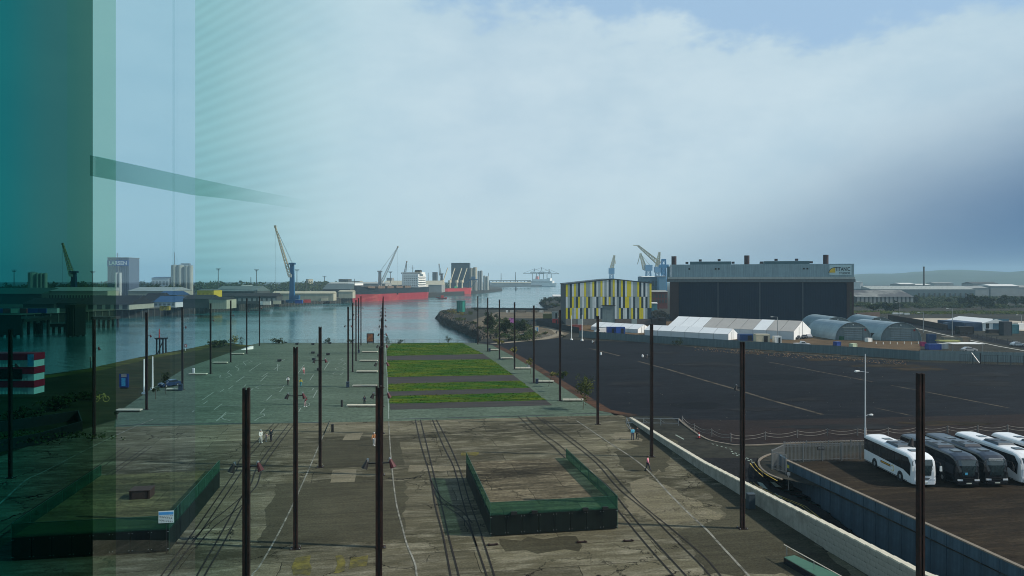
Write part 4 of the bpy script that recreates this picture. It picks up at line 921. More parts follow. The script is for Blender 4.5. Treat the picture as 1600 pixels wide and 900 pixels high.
for i, a_ in enumerate([(436, 537, 24, 10, 'wide dark shrub at the river railing, leftmost'), (513, 537, 14, 9, 'small dark shrub at the river railing right of the seats'), (549, 537, 13, 9, 'small shrub behind the thin columns at the railing'), (604.5, 537, 13, 14, 'rounded shrub by the picture board'), (625, 537, 11, 7, 'low shrub left of the lawn at the railing'), (700, 536, 12, 11, 'dark shrub behind the middle of the farthest lawn')]): shrub(*a_)
shrub(343, 542, 36, 14, 'dark shrub mass at the left bank corner', m_leafd, 600, grp='bushes on the left bank'); shrub(366, 539, 20, 16, 'yellow green shrub by the white slipway ramp', m_leafy, 420, grp='bushes on the left bank'); shrub(378, 540, 12, 14, 'dark spiky shrub right of the yellow one', m_leafd, 260, grp='bushes on the left bank')
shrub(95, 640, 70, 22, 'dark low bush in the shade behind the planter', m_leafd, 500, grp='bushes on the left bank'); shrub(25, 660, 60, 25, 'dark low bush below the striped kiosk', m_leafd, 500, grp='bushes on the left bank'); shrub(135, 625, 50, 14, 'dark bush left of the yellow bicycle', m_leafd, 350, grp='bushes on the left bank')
# ---- left bank things
g_ = G(-6, 616); sc = g_.y/F; r = thing('kiosk', 'kiosk of stacked containers in maroon and white bands, cut by the left edge', 'kiosk', (g_.x-6, g_.y, 0))
x0, x1 = -6.0, (53+6)*sc+6-(0); x1 = (53-(-6))*sc+6; tot = 64*sc; bh = tot/6
m_mar = M('maroon_paint', (.50, .015, .045), .55, 0, .1, 1, streak=.1); m_rib = ribbed('white_ribbed', (.60, .62, .58), .28)
for k in range(6):
    z0 = k*bh; mt = m_rib if k % 2 == 0 else m_mar; e = 0 if k % 2 == 0 else .12
    MB().bb(x0, x1-1.2, -e, 3.2, z0, z0+bh-.02).build('ribbed_band' if k % 2 == 0 else 'maroon_band', mt, r)
    MB().bb(x1-1.19, x1+e, -.02-e, 3.15, z0, z0+bh-.02).build('corner_panel', m_white if k % 2 == 0 else m_mar, r)
MB().bb(x0, x1-2.2, -.2, .05, bh*2.2, bh*3.7).build('window', m_glass, r)
MB().bb(x1-1.1, x1+.06, -.20, -.16, bh*4.1, bh*5.85).build('poster', M('poster_print', (.5, .25, .15), .5, 0, .6, .9, 0, (.08, .35, .6), (.4, .55)), r)
MB().bb(x1-1.1, x1+.06, -.21, -.17, bh*4.1, bh*4.6).build('poster_blue', M('poster_sky', (.08, .4, .65), .5), r)
g_ = G(194, 607); r = thing('info_board', 'blue information board with a pale picture on the left bank', 'sign', (g_.x, g_.y, 0)); MB().box((0, 0, 1.6), (1.9, .15, 2.7)).build('board', m_blue, r); MB().box((0, 0, .15), (1.5, .12, .3)).build('foot', m_black, r)
MB().box((-.05, -.085, 2.6), (1.1, .02, .6)).build('picture', M('board_picture', (.5, .42, .36), .5, 0, .5, 2), r); MB().box((-.1, -.085, 1.3), (.8, .02, 1.6)).build('light_blue_panel', M('pale_blue_panel', (.08, .45, .7), .5, 0, .4, 3), r)
for px, py, t_, lab in ((225, 615.5, 561, 'white flagpole left of the third left column'), (238.5, 608.5, 557, 'white flagpole right of the third left column')):
    g_ = G(px, py); h_ = ZA(t_, g_.y); r = thing('flagpole', lab, 'flagpole', (g_.x, g_.y, 0), group='white flagpoles'); MB().cyl((0, 0, 0), (0, 0, h_), .17, .12, 8).build('mast', m_white, r); MB().cyl((0, 0, 0), (0, 0, .35), .5, .4, 8).build('foot', m_white, r)
g_ = G(158, 628); r = thing('bicycle', 'pale yellow bicycle standing in the shade of the left bank', 'bicycle', (g_.x, g_.y, 0), R(12)); r.scale = (1.5, 1.5, 1.5); my = M('yellow_frame', (.45, .36, .10), .5)
for s_ in (-.55, .55):
    pts_ = [(s_+.34*cos(2*pi*k/14), 0, .36+.34*sin(2*pi*k/14)) for k in range(15)]; MB().tube(pts_, .028, 5).build('wheel', my, r)
m = MB().bar((-.55, 0, .36), (-.1, 0, .85), .05).bar((-.1, 0, .85), (.4, 0, .85), .05).bar((.55, 0, .36), (.4, 0, .95), .05).bar((-.15, 0, .36), (.4, 0, .8), .05).bar((-.15, 0, .36), (-.2, 0, .95), .05).bar((-.55, 0, .36), (-.15, 0, .36), .04); m.build('frame', my, r)
MB().bar((.3, -.25, 1.0), (.3, .25, 1.0), .04).build('handlebar', my, r); MB().box((-.2, 0, .98), (.26, .14, .06)).build('saddle', m_black, r)
# planter box on the left
r = thing('planter', 'long black walled planter at the left edge of the old concrete', 'planter', (0, 0, 0))
pl = [G(-30, 712), G(62, 694), G(128, 674), G(122, 656), G(50, 668), G(-60, 684)]
for a, b in zip(pl, pl[1:]): MB().bar(a+Vector((0, 0, .75)), b+Vector((0, 0, .75)), .15, 1.5).build('side_wall', m_black, r)
leaves(MB(), G(60, 682, .9), (9, 3, .4), 900, .22).build('planting', m_leafd, r, kind='stuff')
g_ = G(252, 556, -1.5); r = thing('timber_beacon', 'black timber beacon frame at the foot of the grassy bank', 'beacon', (g_.x, g_.y, -3.4)); zz_ = 9.2
for a_ in (-1, 1):
    for b_ in (-1, 1): MB().bar((a_*1.0, b_*1.0, 0), (a_*.95, b_*.95, 7.2), .35).build('timber_leg', m_black, r)
MB().bar((-1, -1, 1.6), (1, -1, 1.6), .25).bar((-1, -1, 1.8), (1, -1, 6.6), .22).bar((-1.3, -1, 7.2), (1.5, -1, 7.2), .3).bar((-1.3, 1, 7.2), (1.5, 1, 7.2), .3).build('bracing', m_black, r)
MB().box((0, 0, 7.4), (3, 2.6, .2)).build('deck', m_black, r); m = MB(); [m.bar((x_, -1.2, 7.5), (x_, -1.2, 8.5), .08) for x_ in (-1.4, -.4, .6, 1.4)]; m.bar((-1.4, -1.2, 8.5), (1.4, -1.2, 8.5), .08); m.build('handrail', m_steel, r)
MB().cyl((-.6, 0, 7.5), (-.6, 0, 10.2), .22, .15, 8).build('beacon_light', m_red, r)
g_ = G(290, 548); o = thing('lifebuoy', 'red and white lifebuoy station on the left bank', 'lifebuoy', (g_.x, g_.y, 0)); MB().cyl((0, 0, 0), (0, 0, 1.6), .06).build('post', m_white, o); MB().box((0, -.08, 1.5), (.75, .12, .9)).build('housing', m_red, o); MB().cyl((0, -.15, 1.5), (0, -.2, 1.5), .25, .25, 12).build('ring', m_white, o)
g_ = G(112, 578, 0); o = thing('channel_marker', 'small white channel board over the water left of the second column', 'marker', (g_.x, g_.y+8, -4.2)); MB().cyl((0, 0, 0), (0, 0, 6.5), .08).build('post', m_black, o); MB().box((0, 0, 6.0), (.7, .1, 1.2)).build('board', m_white, o)
g_ = G(579.5, 537); r = thing('picture_board', 'dark framed picture board with a warm sunset print at the river railing', 'sign', (g_.x, g_.y-1, Z3)); MB().box((0, 0, 2.0), (2.5, .25, 3.2)).build('frame', m_black, r); MB().box((0, -.14, 2.1), (1.9, .04, 2.5)).build('print', M('sunset_print', (.35, .12, .03), .6, 0, .8, .9, 0, (.05, .03, .05), (.45, .6)), r)
for s_ in (-1, 1): MB().box((s_, 0, .2), (.12, .4, .4)).build('foot', m_black, r)
# cars on the left bank
m_tyre = M('tyre_rubber', (.014, .014, .015), .9)
def car(lab, loc, rz, col, kind='car', scale=1.0, name=None):
    paint = M('car_paint', col, .3, .1, .05, 3, coat=.5)
    r = thing(name or ('parked_car' if kind == 'car' else kind), lab, 'car' if kind == 'car' else kind, loc, rz); r.scale = (scale,)*3
    if kind == 'car': prof = [(-2.1, .3), (-2.12, .75), (-1.95, .88), (-1.1, .95), (-.45, 1.4), (.9, 1.43), (1.6, 1.05), (2.05, .98), (2.12, .6), (2.08, .3)]; cab = (-.95, 1.45, .98, 1.34)
    elif kind == 'van': prof = [(-2.6, .35), (-2.62, .95), (-2.3, 1.15), (-1.75, 1.3), (-1.3, 2.15), (-1.1, 2.25), (2.5, 2.25), (2.6, 2.1), (2.6, .35)]; cab = (-1.6, -.5, 1.25, 1.95)
    else: prof = [(-2.5, .4), (-2.52, .95), (-2.3, 1.05), (-1.3, 1.15), (-.8, 1.75), (.4, 1.78), (.6, 1.15), (2.5, 1.1), (2.55, .45)]; cab = (-1.1, .4, 1.2, 1.65)
    W = .85; n_ = len(prof); vs = []
    for yy_, ins in ((-W, 0), (W, 0)):
        for x, z in prof: vs.append((x, yy_*(1-.14*max(0, (z-.95))), z))
    m = MB(); fs = [(i, (i+1) % n_, n_+(i+1) % n_, n_+i) for i in range(n_)]+[tuple(range(n_))[::-1], tuple(range(n_, 2*n_))]
    m.add(vs, fs); b_ = m.build('body', paint, r)
    bv = b_.modifiers.new('bevel', 'BEVEL'); bv.width = .06; bv.segments = 2
    for s_ in (-1, 1):
        yk = s_*(W*(1-.14*max(0, cab[3]-.95))+.02)
        m = MB(); m.add([(cab[0], s_*(W+.012), cab[2]), (cab[1], s_*(W+.012), cab[2]), (cab[1]-.3, yk, cab[3]), (cab[0]+.4, yk, cab[3])], [(0, 1, 2, 3)]); m.build('side_window', m_glass, r)
        for xw in ((-1.35, 1.3) if kind == 'car' else (-1.7, 1.6)):
            w_ = MB().cyl((xw, s_*(W-.18), .32), (xw, s_*(W+.02), .32), .32, n=14).build('wheel', m_tyre, r); MB().cyl((xw, s_*(W+.0), .32), (xw, s_*(W+.03), .32), .18, n=10).build('rim', m_steel, w_)
        MB().box((prof[0][0]-.01, s_*.6, .68), (.06, .3, .14)).build('headlight', m_white, r); MB().box((prof[-1][0]+.02, s_*.65, .78), (.06, .2, .16)).build('tail_light', m_red, r)
    return r
g_ = G(265, 604); car('dark blue parked car behind the dark sapling on the left bank', (g_.x, g_.y, 0), R(60), (.012, .03, .08))
# white slipway ramp piece beyond left corner
g_ = G(386, 546); r = thing('slipway_ramp', 'small white sloping ramp at the river corner', 'ramp', (g_.x, g_.y, 0), R(55)); r.scale = (.45, .6, .6); m = MB(); m.add([(-4, -1.2, 0), (4, -1.2, 0), (4, 1.2, 0), (-4, 1.2, 0), (4, -1.2, 1.6), (4, 1.2, 1.6)], [(0, 1, 4), (3, 5, 2), (0, 4, 5, 3), (1, 2, 5, 4), (0, 3, 2, 1)]); m.build('slope', m_white, r); MB().bar((-4, -1.25, .6), (4, -1.25, 2.2), .08).build('handrail', m_steel, r)
# ================================================================== COACHES
def coach(lab, x, yf, ln, body, roof, lower, dest=None, logo=None, mirror=m_white):
    """front faces -y; x centre, yf front, ln length"""
    r = thing('coach', lab, 'coach', (x, yf, Z2), 0, 'coaches parked side by side'); W = 1.27; Hh = 3.45
    pb = M('coach_paint', body, .25, 0, .04, 2, coat=.6, streak=.05); pr = M('coach_roof', roof, .35, 0, .06, 2, coat=.3); pl_ = M('coach_skirt', lower, .3, 0, .05, 2, coat=.5)
    # stations along y: (y, half width scale, top z, front lean)
    st = [(.0, .80, 1.5, .35), (.10, .93, 2.35, .32), (.32, .98, 2.95, .30), (.75, 1, 3.22, .3), (1.5, 1, 3.38, .3), (ln*.55, 1, Hh, .3), (ln-.35, 1, Hh-.03, .3), (ln-.05, .97, 3.25, .32), (ln, .92, 3.0, .4)]
    def prof(sc, tz, bz): 
        w_ = W*sc; k = min(.28, (tz-bz)*.2)
        return [(-w_*.97, bz), (-w_, bz+.15), (-w_, 1.55), (-w_*.985, tz-k), (-w_*.93, tz-k*.45), (-w_*.80, tz-.06), (-w_*.4, tz), (w_*.4, tz), (w_*.80, tz-.06), (w_*.93, tz-k*.45), (w_*.985, tz-k), (w_, 1.55), (w_, bz+.15), (w_*.97, bz)]
    vs = []; 
    for y, sc, tz, bz in st:
        tz = max(tz, 1.75); vs += [(a, y, c) for a, c in prof(sc, tz, bz)]
    K = 14; fs = []; ms = []
    for i in range(len(st)-1):
        for k in range(K-1):
            fs.append((i*K+k, i*K+k+1, (i+1)*K+k+1, (i+1)*K+k)); ms.append(1 if 4 <= k <= 8 and i > 1 else 0)
        fs.append((i*K+K-1, i*K, (i+1)*K, (i+1)*K+K-1)); ms.append(0)
    fs.append(tuple(range(K))); ms.append(0); fs.append(tuple(range((len(st)-1)*K, len(st)*K))[::-1]); ms.append(0)
    m = MB(); m.v = vs; m.f = fs; m.m = ms; m.build('body', [pb, pr], r, smooth=False)
    # glazing bands, slightly proud
    for s_ in (-1, 1):
        m = MB(); xx = s_*(W+.012)
        m.add([(xx, .55, 1.05), (xx, 1.9, 1.45), (xx, ln-.15, 1.62), (xx, ln-.15, 2.95), (xx*.992, 1.0, 2.95), (xx, .45, 2.3)], [(0, 1, 2, 3, 4, 5)]); g0 = m.build('window_band', m_glass, r)
        m = MB(); y = 2.2
        while y < ln-.5: m.box((s_*(W+.02), y, 2.25), (.012, .035, 1.25)); y += 1.55
        m.build('window_bars', m_black, g0, kind='stuff')
        for yw in (1.0+1.55, ln-2.9, ln-1.55) if ln > 11.5 else (2.55, ln-2.7):
            MB().cyl((s_*(W-.02), yw, .52), (s_*(W+.015), yw, .52), .60, n=18).build('wheel_arch', m_black, r)
            w_ = MB().cyl((s_*(W-.25), yw, .5), (s_*(W+.03), yw, .5), .49, n=18).build('wheel', m_tyre, r); MB().cyl((s_*(W+.02), yw, .5), (s_*(W+.045), yw, .5), .27, .2, n=12).build('rim', m_steel, w_)
        for k in range(4):
            y0 = 3.6+k*(ln-7)/4; MB().bb(min(s_*(W+.004), s_*(W+.012)), max(s_*(W+.004), s_*(W+.012)), y0, y0+(ln-7)/4-.05, .45, 1.35).build('locker_door', pl_, r)
        for z in (.42,): MB().bb(min(s_*(W-.01), s_*(W+.01)), max(s_*(W-.01), s_*(W+.01)), 1.2, ln-.2, .36, .42).build('skirt_trim', m_black, r)
        # mirror arm and mirror
        MB().tube([(s_*1.15, .15, 2.75), (s_*1.42, -.25, 2.7), (s_*1.48, -.38, 2.35)], .035, 6).build('mirror_arm', m_black, r)
        MB().box((s_*1.48, -.38, 2.08), (.2, .16, .52), taper=.85).build('mirror', mirror, r)
        hl = MB(); hl.box((s_*.88, .015, .82), (.52, .14, .17)); hl.build('headlight', M('headlamp', (.7, .72, .75), .15, 0, .05), r)
        MB().box((s_*.9, .02, .5), (.25, .08, .08)).build('fog_light', m_steel, r)
        MB().box((s_*1.0, ln+.012, 1.3), (.22, .03, .6)).build('tail_light', m_red, r)
    # windscreen wraps the front following the stations
    wv = []
    for y, sc, z in ((-.02, .80, 1.25), (-.02, .83, 1.6), (.06, .93, 2.3), (.26, .97, 2.85)):
        for fx in (-1.0, -.55, 0, .55, 1.0): wv.append((fx*W*sc*.97, y+(.10 if abs(fx) > .9 else 0)-.012, z))
    m = MB(); m.add(wv, [(i*5+k, i*5+k+1, (i+1)*5+k+1, (i+1)*5+k) for i in range(3) for k in range(4)]); ws = m.build('windscreen', M('windscreen_glass', (.015, .03, .035), .05, 0, .1, spec=.9), r)
    for s_ in (-.55, .45): MB().bar((s_, -.05, 1.3), (s_+.42, .02, 2.05), .025).build('wiper', m_black, ws)
    MB().box((0, -.03, .48), (2.0, .1, .3)).build('bumper', pl_, r); MB().box((0, -.085, .5), (.55, .015, .12)).build('number_plate', M('plate', (.6, .6, .5), .5), r)
    MB().box((0, -.015, .98), (1.0, .05, .07)).box((0, -.015, .84), (.8, .05, .05)).build('grille', m_black, r)
    for y_ in (ln*.2, ln*.72): MB().box((0, y_, Hh-.02), (.95, .9, .12), taper=.9).build('roof_hatch', m_glass, r)
    a_ = MB(); a_.box((0, ln*.46, Hh+.06), (1.9, 2.7, .24), taper=.86); au = a_.build('air_conditioning_pod', pr if body[0] < .3 else M('pod_dark', (.05, .07, .09), .5), r)
    for k in (-.5, .5): MB().cyl((k, ln*.46, Hh+.17), (k, ln*.46, Hh+.2), .32, n=12).build('fan_grille', m_black, au)
    if dest:
        MB().box((0, .2, 2.86), (1.5, .06, .24)).build('destination_board', M('dest_white', (.5, .52, .52), .5), r); text('destination_text', dest, .22, (0, .155, 2.79), (R(90), 0, 0), m_black, r)
    if logo:
        xx = -(W+.02)
        m = MB(); m.bb(xx-.004, xx, 4.6, 6.8, 1.02, 1.28); m.build('logo_panel', m_black, r)
        m = MB(); m.bb(xx-.008, xx-.004, 4.75, 6.65, 1.08, 1.22); m.build('logo_lettering', M('logo_gold', (.55, .28, .04), .5), r)
        pts_ = [(xx-.006, 4.15+.33*cos(t_), 1.0+.33*sin(t_)) for t_ in [2*pi*k/16*.8+.5 for k in range(17)]]; MB().tube(pts_, .03, 5).build('logo_ring', M('logo_yellow', (.6, .42, .05), .5), r)
    return r
def text(name, body, size, loc, rot, mat, parent, ext=.0, align='CENTER', bold=0.0):
    cu = bpy.data.curves.new(name, 'FONT'); cu.body = body; cu.size = size; cu.align_x = align; cu.extrude = ext; cu.offset = bold
    f = bpy.data.objects.new('font_tmp', cu); C.objects.link(f); me = bpy.data.meshes.new_from_object(f.evaluated_get(bpy.context.evaluated_depsgraph_get())); bpy.data.objects.remove(f)
    me.materials.clear(); me.materials.append(mat); o = bpy.data.objects.new(name, me); C.objects.link(o); o.parent = parent; o.location = loc; o.rotation_euler = rot; return o
wt = (.72, .74, .76); bk = (.008, .010, .013)
coach('white coach with a gold and black logo on its side, leftmost in the line', 43.7, 77.9, 10.9, wt, wt, wt, logo=True)
coach('black coach second from the left with a pale blue sticker in the windscreen', 48.2, 77.7, 11.4, bk, (.02, .03, .045), bk, mirror=m_black)
coach('black coach third from the left with a lettered destination board', 51.4, 78.0, 11.6, bk, (.02, .03, .045), bk, dest='GOLD SERVICE', mirror=m_black)
coach('white coach fourth from the left with a dark grey flank', 55.6, 78.6, 11.8, wt, wt, wt)
coach('white coach at the right edge of the picture, last of the line', 59.8, 78.6, 11.4, wt, wt, wt)
o = MB().box((0, 0, 0), (.28, .02, .24)).build('windscreen_sticker', M('sticker_blue', (.1, .45, .65), .5), [c for c in bpy.data.objects if c.name == 'coach.001'][0], (-.25, -.06, 1.5))
# ================================================================== STRIPED BUILDING
b0 = G(884, 508); b1 = G(1018, 508.2); dv = (b1-b0); Lb = dv.length; yb = thing('striped_hall', 'industrial hall clad in yellow, white, grey and dark vertical panels', 'building', (b0.x, b0.y, 0), atan2(dv.y, dv.x))
def hz(py, y=b0.y): return ZA(py, y)
zE = hz(444.5); zP = hz(436.5); xP = Lb*(958-884)/134; dep = 60; zEr = hz(444)*1.0+.35
MB().add([(0, 0, 0), (Lb, 0, 0), (Lb, 0, zEr), (xP, 0, zP), (0, 0, zE), (0, dep, 0), (Lb, dep, 0), (Lb, dep, zEr), (xP, dep, zP), (0, dep, zE)], [(0, 1, 2, 3, 4), (5, 9, 8, 7, 6), (0, 4, 9, 5), (1, 6, 7, 2)]).build('wall', M('hall_wall', (.05, .06, .065), .8, 0, .2, .1), yb)
rf = MB(); rf.add([(-.3, -.3, zE), (xP, -.3, zP), (xP, dep, zP), (-.3, dep, zE), (-.3, -.3, zE+.4), (xP, -.3, zP+.4), (xP, dep, zP+.4), (-.3, dep, zE+.4)], [(4, 5, 6, 7), (0, 1, 5, 4), (0, 4, 7, 3)]); rf.add([(xP, -.3, zP), (Lb+.3, -.3, zEr), (Lb+.3, dep, zEr), (xP, dep, zP), (xP, -.3, zP+.4), (Lb+.3, -.3, zEr+.4), (Lb+.3, dep, zEr+.4), (xP, dep, zP+.4)], [(4, 5, 6, 7), (0, 1, 5, 4), (1, 2, 6, 5)])
rf.build('roof', M('roof_slate', (.03, .05, .06), .6), yb)
z_r = [hz(498), hz(481), hz(463.5)]
pal = {'y': M('panel_yellow', (.66, .56, .018), .55, 0, .08, .3), 'w': M('panel_white', (.60, .66, .66), .55, 0, .08, .3), 'g': M('panel_grey', (.28, .35, .35), .55, 0, .08, .3), 'd': M('panel_dark', (.018, .042, .058), .55, 0, .08, .3), 'l': M('panel_lightgrey', (.5, .56, .56), .55, 0, .08, .3)}
rows_ = ['ygdwygdwygwydwygwdgywdgydwywgdydwgygdwywg'[:38], 'wgdygdywgydlgdwydwygdwgdwdygwdgydwdgyg'[:38], 'ydyglywdgydlgwdywdddddywgydwdgydwdygwd'[:38]]
rng_ = random.Random(5)
seqs = ['ygdwygdwwyggwydwgywgwdgywdgydwyywggydwdwgyydwdyy', 'wgdygdygwgydglwdglydwygdwgdwdyygwdggydwdgyyg', 'ydyglywdgydlgwdywdxxxxxywgydlwdgydwdyywgdd']
for rw, (z0, z1) in enumerate(((z_r[2], None), (z_r[1], z_r[2]), (z_r[0], z_r[1]))):
    sq = seqs[rw][:42]; n_ = len(sq); pw = Lb/n_
    for i, ch in enumerate(sq):
        xa, xb = i*pw+.03, (i+1)*pw-.03; xm = (xa+xb)/2
        indoor = Lb*(940.5-884)/134 < xm < Lb*(961-884)/134
        if z1 is None:
            zf = lambda x: (zE+(zP-zE)*x/xP if x < xP else zP+(zEr-zP)*(x-xP)/(Lb-xP))-.1
            zt_a, zt_b = zf(xa), zf(xb)
        else: zt_a = zt_b = z1-.06
        zb_ = z0
        if indoor and rw == 2: continue
        if indoor and rw == 1: zb_ = hz(477)
        if ch == 'x': ch = 'g'
        t = .12+.02*rng_.random()
        MB().add([(xa, -t, zb_), (xb, -t, zb_), (xb, -t, zt_b), (xa, -t, zt_a), (xa, 0, zb_), (xb, 0, zb_), (xb, 0, zt_b), (xa, 0, zt_a)], [(0, 1, 2, 3), (0, 3, 7, 4), (1, 5, 6, 2), (3, 2, 6, 7), (0, 4, 5, 1)]).build('cladding_panel', pal[ch], yb)
xd0, xd1 = Lb*(940.5-884)/134, Lb*(961-884)/134
MB().bb(xd0, xd1, -.06, .05, 0, hz(477.5)).build('roller_door', ribbed('door_grey', (.13, .185, .195), .5, 2), yb); MB().bb(xd0-.2, xd1+.2, -.3, .0, hz(477.6), hz(476.6)).build('door_header', m_black, yb)
MB().bb(0, xd0-.05, -.18, 0, 0, z_r[0]-.05).build('block_base', M('blockwork', (.17, .165, .15), .9, 0, .2, 1), yb); MB().bb(xd1+.05, Lb, -.18, 0, 0, z_r[0]-.05).build('block_base', M('blockwork_brown', (.125, .105, .095), .9, 0, .2, 1), yb)
for px in (907, 991): xx = Lb*(px-884)/134; MB().bb(xx-1.3, xx+1.3, -.25, -.1, 0, 3.0).build('side_door', pal['g'], yb)
# ================================================================== PAINT HALL / STUDIO
s0 = G(1043, 506); s1 = G(1338, 503.5); Ys = 395.0
s0 = P(1046.5, Ys); s1 = P(1334, Ys-22); dv = s1-s0; Ls = dv.length; st_ = thing('studio_hall', 'huge dark blue fronted hall with grey parapet, three flues and a studio sign', 'building', (s0.x, s0.y, 0), atan2(dv.y, dv.x))
def sz(py): return ZA(py, Ys)
k_ = Ls/(1334-1043.5)
def sx(px): return (px-1043.5)*k_
m_brick = M('dark_brick', (.050, .028, .026), .9, 0, .2, .5); m_navy = ribbed('navy_door', (.0015, .012, .034), 1.2, 0, .008, streak=.2)
m_navy.node_tree.nodes['Principled BSDF'].inputs['Specular IOR Level'].default_value = .05
m_clad = ribbed('teal_grey_cladding', (.23, .33, .365), .9, 0, .02, .6, .1, .2); zc = sz(440.5); zt = sz(413.5)
MB().bb(0, Ls, .8, 75, 0, zt-1.2).build('wall', m_brick, st_)
MB().bb(0, sx(1058), 0, .8, 0, zc).build('brick_pier', m_brick, st_); MB().bb(sx(1324), Ls, 0, .8, 0, zc).build('brick_pier', m_brick, st_)
xs_ = [1058, 1123, 1190, 1257, 1324]
for a, b in zip(xs_, xs_[1:]):
    n_ = 1; MB().bb(sx(a)+.12, sx(b)-.12, .3, .8, 0, zc-.2).build('door_leaf', m_navy, st_)
for a in xs_[1:4]: MB().bb(sx(a)-.25, sx(a)+.25, .02, .5, 0, zc-.2).build('door_post', M('door_post_grey', (.05, .065, .08), .6), st_)
MB().bb(-1.5, Ls+.6, -1.2, .8, zc, sz(436.2)).build('canopy_lower', M('soffit_band', (.10, .125, .135), .7), st_)
MB().bb(-1.0, Ls+.3, -1.6, .6, sz(436.2)+.02, sz(432.6)).build('canopy_band', M('pale_band', (.36, .39, .37), .6, 0, .1, .3, streak=.15), st_)
mp_ = MB()
MB().bb(0, Ls, -.8, 40, sz(432.6)+.02, zt).build('parapet', m_clad, st_)
MB().bb(-1.4, -.02, -.6, 6, zc, zt-1).build('parapet_return', M('teal_side', (.07, .14, .17), .6, 0, .1, .2), st_)
MB().bb(0, 1.2, -.86, -.82, sz(432.6)+.02, zt).build('corner_flashing', M('flash', (.45, .5, .52), .5), st_)
for a, b in ((1077, 1144), (1197, 1267)): MB().bb(sx(a), sx(b), -.5, 30, zt+.02, sz(409)).build('roof_monitor', M('monitor_teal', (.06, .13, .15), .6, 0, .1, .2), st_)
m_flue = M('flue_rust', (.04, .022, .024), .8, 0, .2, 1)
for px, t_ in ((1050, 400), (1170.5, 399.5), (1295, 399.5)):
    MB().cyl((sx(px), 6, zt-.5), (sx(px), 6, sz(t_)), 1.35, n=16).build('flue', m_flue, st_)
for px, py in ((1072, 410), (1094, 406.2), (1125, 405.9), (1147.5, 410), (1193, 410), (1216, 406), (1248, 406), (1270.5, 410)): MB().box((sx(px), 2, sz(py)-.3), (1.5, 1.5, 1.1)).build('roof_vent', m_flue, st_)
for px in (1076, 1119, 1124, 1258, 1263.5): MB().box((sx(px), -.95, sz(420.4)), (.9, .2, .8)).build('louvre', m_black, st_)
sg = MB().bb(sx(1297), sx(1330), -1.05, -.85, sz(430), sz(415.5)).build('sign_board', M('sign_pale', (.42, .56, .58), .5, 0, .05), st_)
mb = MB(); cx_, cz_ = 0, 0; ex_, ez_ = sx(1301.2), sz(425.2)
arc = [(cx_-2.4, -1.09, cz_-.6)]+[(cx_-2.4+.1+4.6*(1-cos(t_)), -1.09, cz_-.6+3.1*sin(t_)) for t_ in [i*pi/2/7 for i in range(8)]]+[(cx_+2.3, -1.09, cz_-.6)]
arc = [(x*.62+ex_, y, z*.8+ez_) for x, y, z in arc]; mb.add(arc, [tuple(range(len(arc)))[::-1]]); mb.build('sign_emblem_yellow', M('emblem_yellow', (.62, .42, .02), .5), sg)
mb = MB(); A_ = [(cx_-2.9+5.2*(1-cos(t_)), -1.12, cz_-.8+3.7*sin(t_)) for t_ in [i*pi/2/8 for i in range(9)]]; Bm = [(cx_-2.4+4.6*(1-cos(t_)), -1.12, cz_-.6+3.1*sin(t_)) for t_ in [i*pi/2/8 for i in range(9)]]
A_ = [(x*.62+ex_, y, z*.8+ez_) for x, y, z in A_]; Bm = [(x*.62+ex_, y, z*.8+ez_) for x, y, z in Bm]; mb.add(A_+Bm, [(i, i+1, 9+i+1, 9+i) for i in range(8)]); mb.build('sign_emblem_arc', m_black, sg)
t_ = text('sign_text', 'TITANIC', 2.7, (sx(1316.8), -1.1, sz(424.0)), (R(90), 0, 0), m_black, sg, .02, bold=.06); t_.scale = (.68, 1, 1); t_ = text('sign_text', 'STUDIOS', 1.5, (sx(1319.6), -1.1, sz(428.8)), (R(90), 0, 0), m_black, sg, .02, bold=.03); t_.scale = (.85, 1, 1)
MB().bb(sx(1328), sx(1331), -.1, 0, 4, sz(455)).build('drainpipe', m_dk, st_)
# ================================================================== MARQUEES
m_tent = M('marquee_white', (.70, .72, .73), .6, 0, .05, .3); m_tentg = M('marquee_grey', (.36, .345, .325), .7, 0, .08, .3); m_tentw = M('marquee_wall', (.50, .53, .56), .7, 0, .06, .3)
def marquee(lab, a, b, wd, eave, ridge, nb, grey=(), name='marquee'):
    """a-b: near eave line on the ground, left to right; wd: depth away"""
    d_ = b-a; r = thing(name, lab, 'marquee', (a.x, a.y, 0), atan2(d_.y, d_.x), 'white marquees below the halls'); Lg = d_.length; pw = Lg/nb
    for i in range(nb):
        m = m_tentg if i in grey else m_tent; x0, x1 = i*pw+.05, (i+1)*pw-.05
        MB().add([(x0, -.1, eave), (x1, -.1, eave), (x1, wd/2, ridge), (x0, wd/2, ridge), (x0, wd+.1, eave), (x1, wd+.1, eave)], [(0, 1, 2, 3), (3, 2, 5, 4)]).build('roof_bay', m, r)
        MB().bb(x0, x1, 0, .06, 0, eave-.04).build('wall_bay', m_tentw, r)
        MB().bb(x0-.08, x0+.08, -.05, .1, 0, eave+.02).build('frame_post', m_steel, r)
    for x in (0, Lg):
        MB().add([(x, 0, 0), (x, wd, 0), (x, wd, eave), (x, wd/2, ridge-.03), (x, 0, eave)], [(0, 1, 2, 3, 4)]).build('gable', m_tent, r)
        MB().bar((x+.04, wd/2, 0), (x+.04, wd/2, ridge-.2), .12).bar((x+.04, wd*.3, 0), (x+.04, wd*.3, ridge-.3*(ridge-eave)*2), .1).build('gable_post', m_steel, r)
    MB().bb(0, Lg, wd-.06, wd, 0, eave).build('back_wall', m_tentw, r)
    return r
a = Vector((34.5, 322, 0)); b = Vector((51.8, 303, 0)); marquee('small white marquee behind the blue containers', a, b, 8.4, 1.6, 3.4, 5)
a, b = Vector((52.5, 291.5, 0)), Vector((78.7, 267.7, 0)); marquee('lower front white marquee, narrower, in five visible bays', a, b, 7.4, 2.15, 4.0, 6)
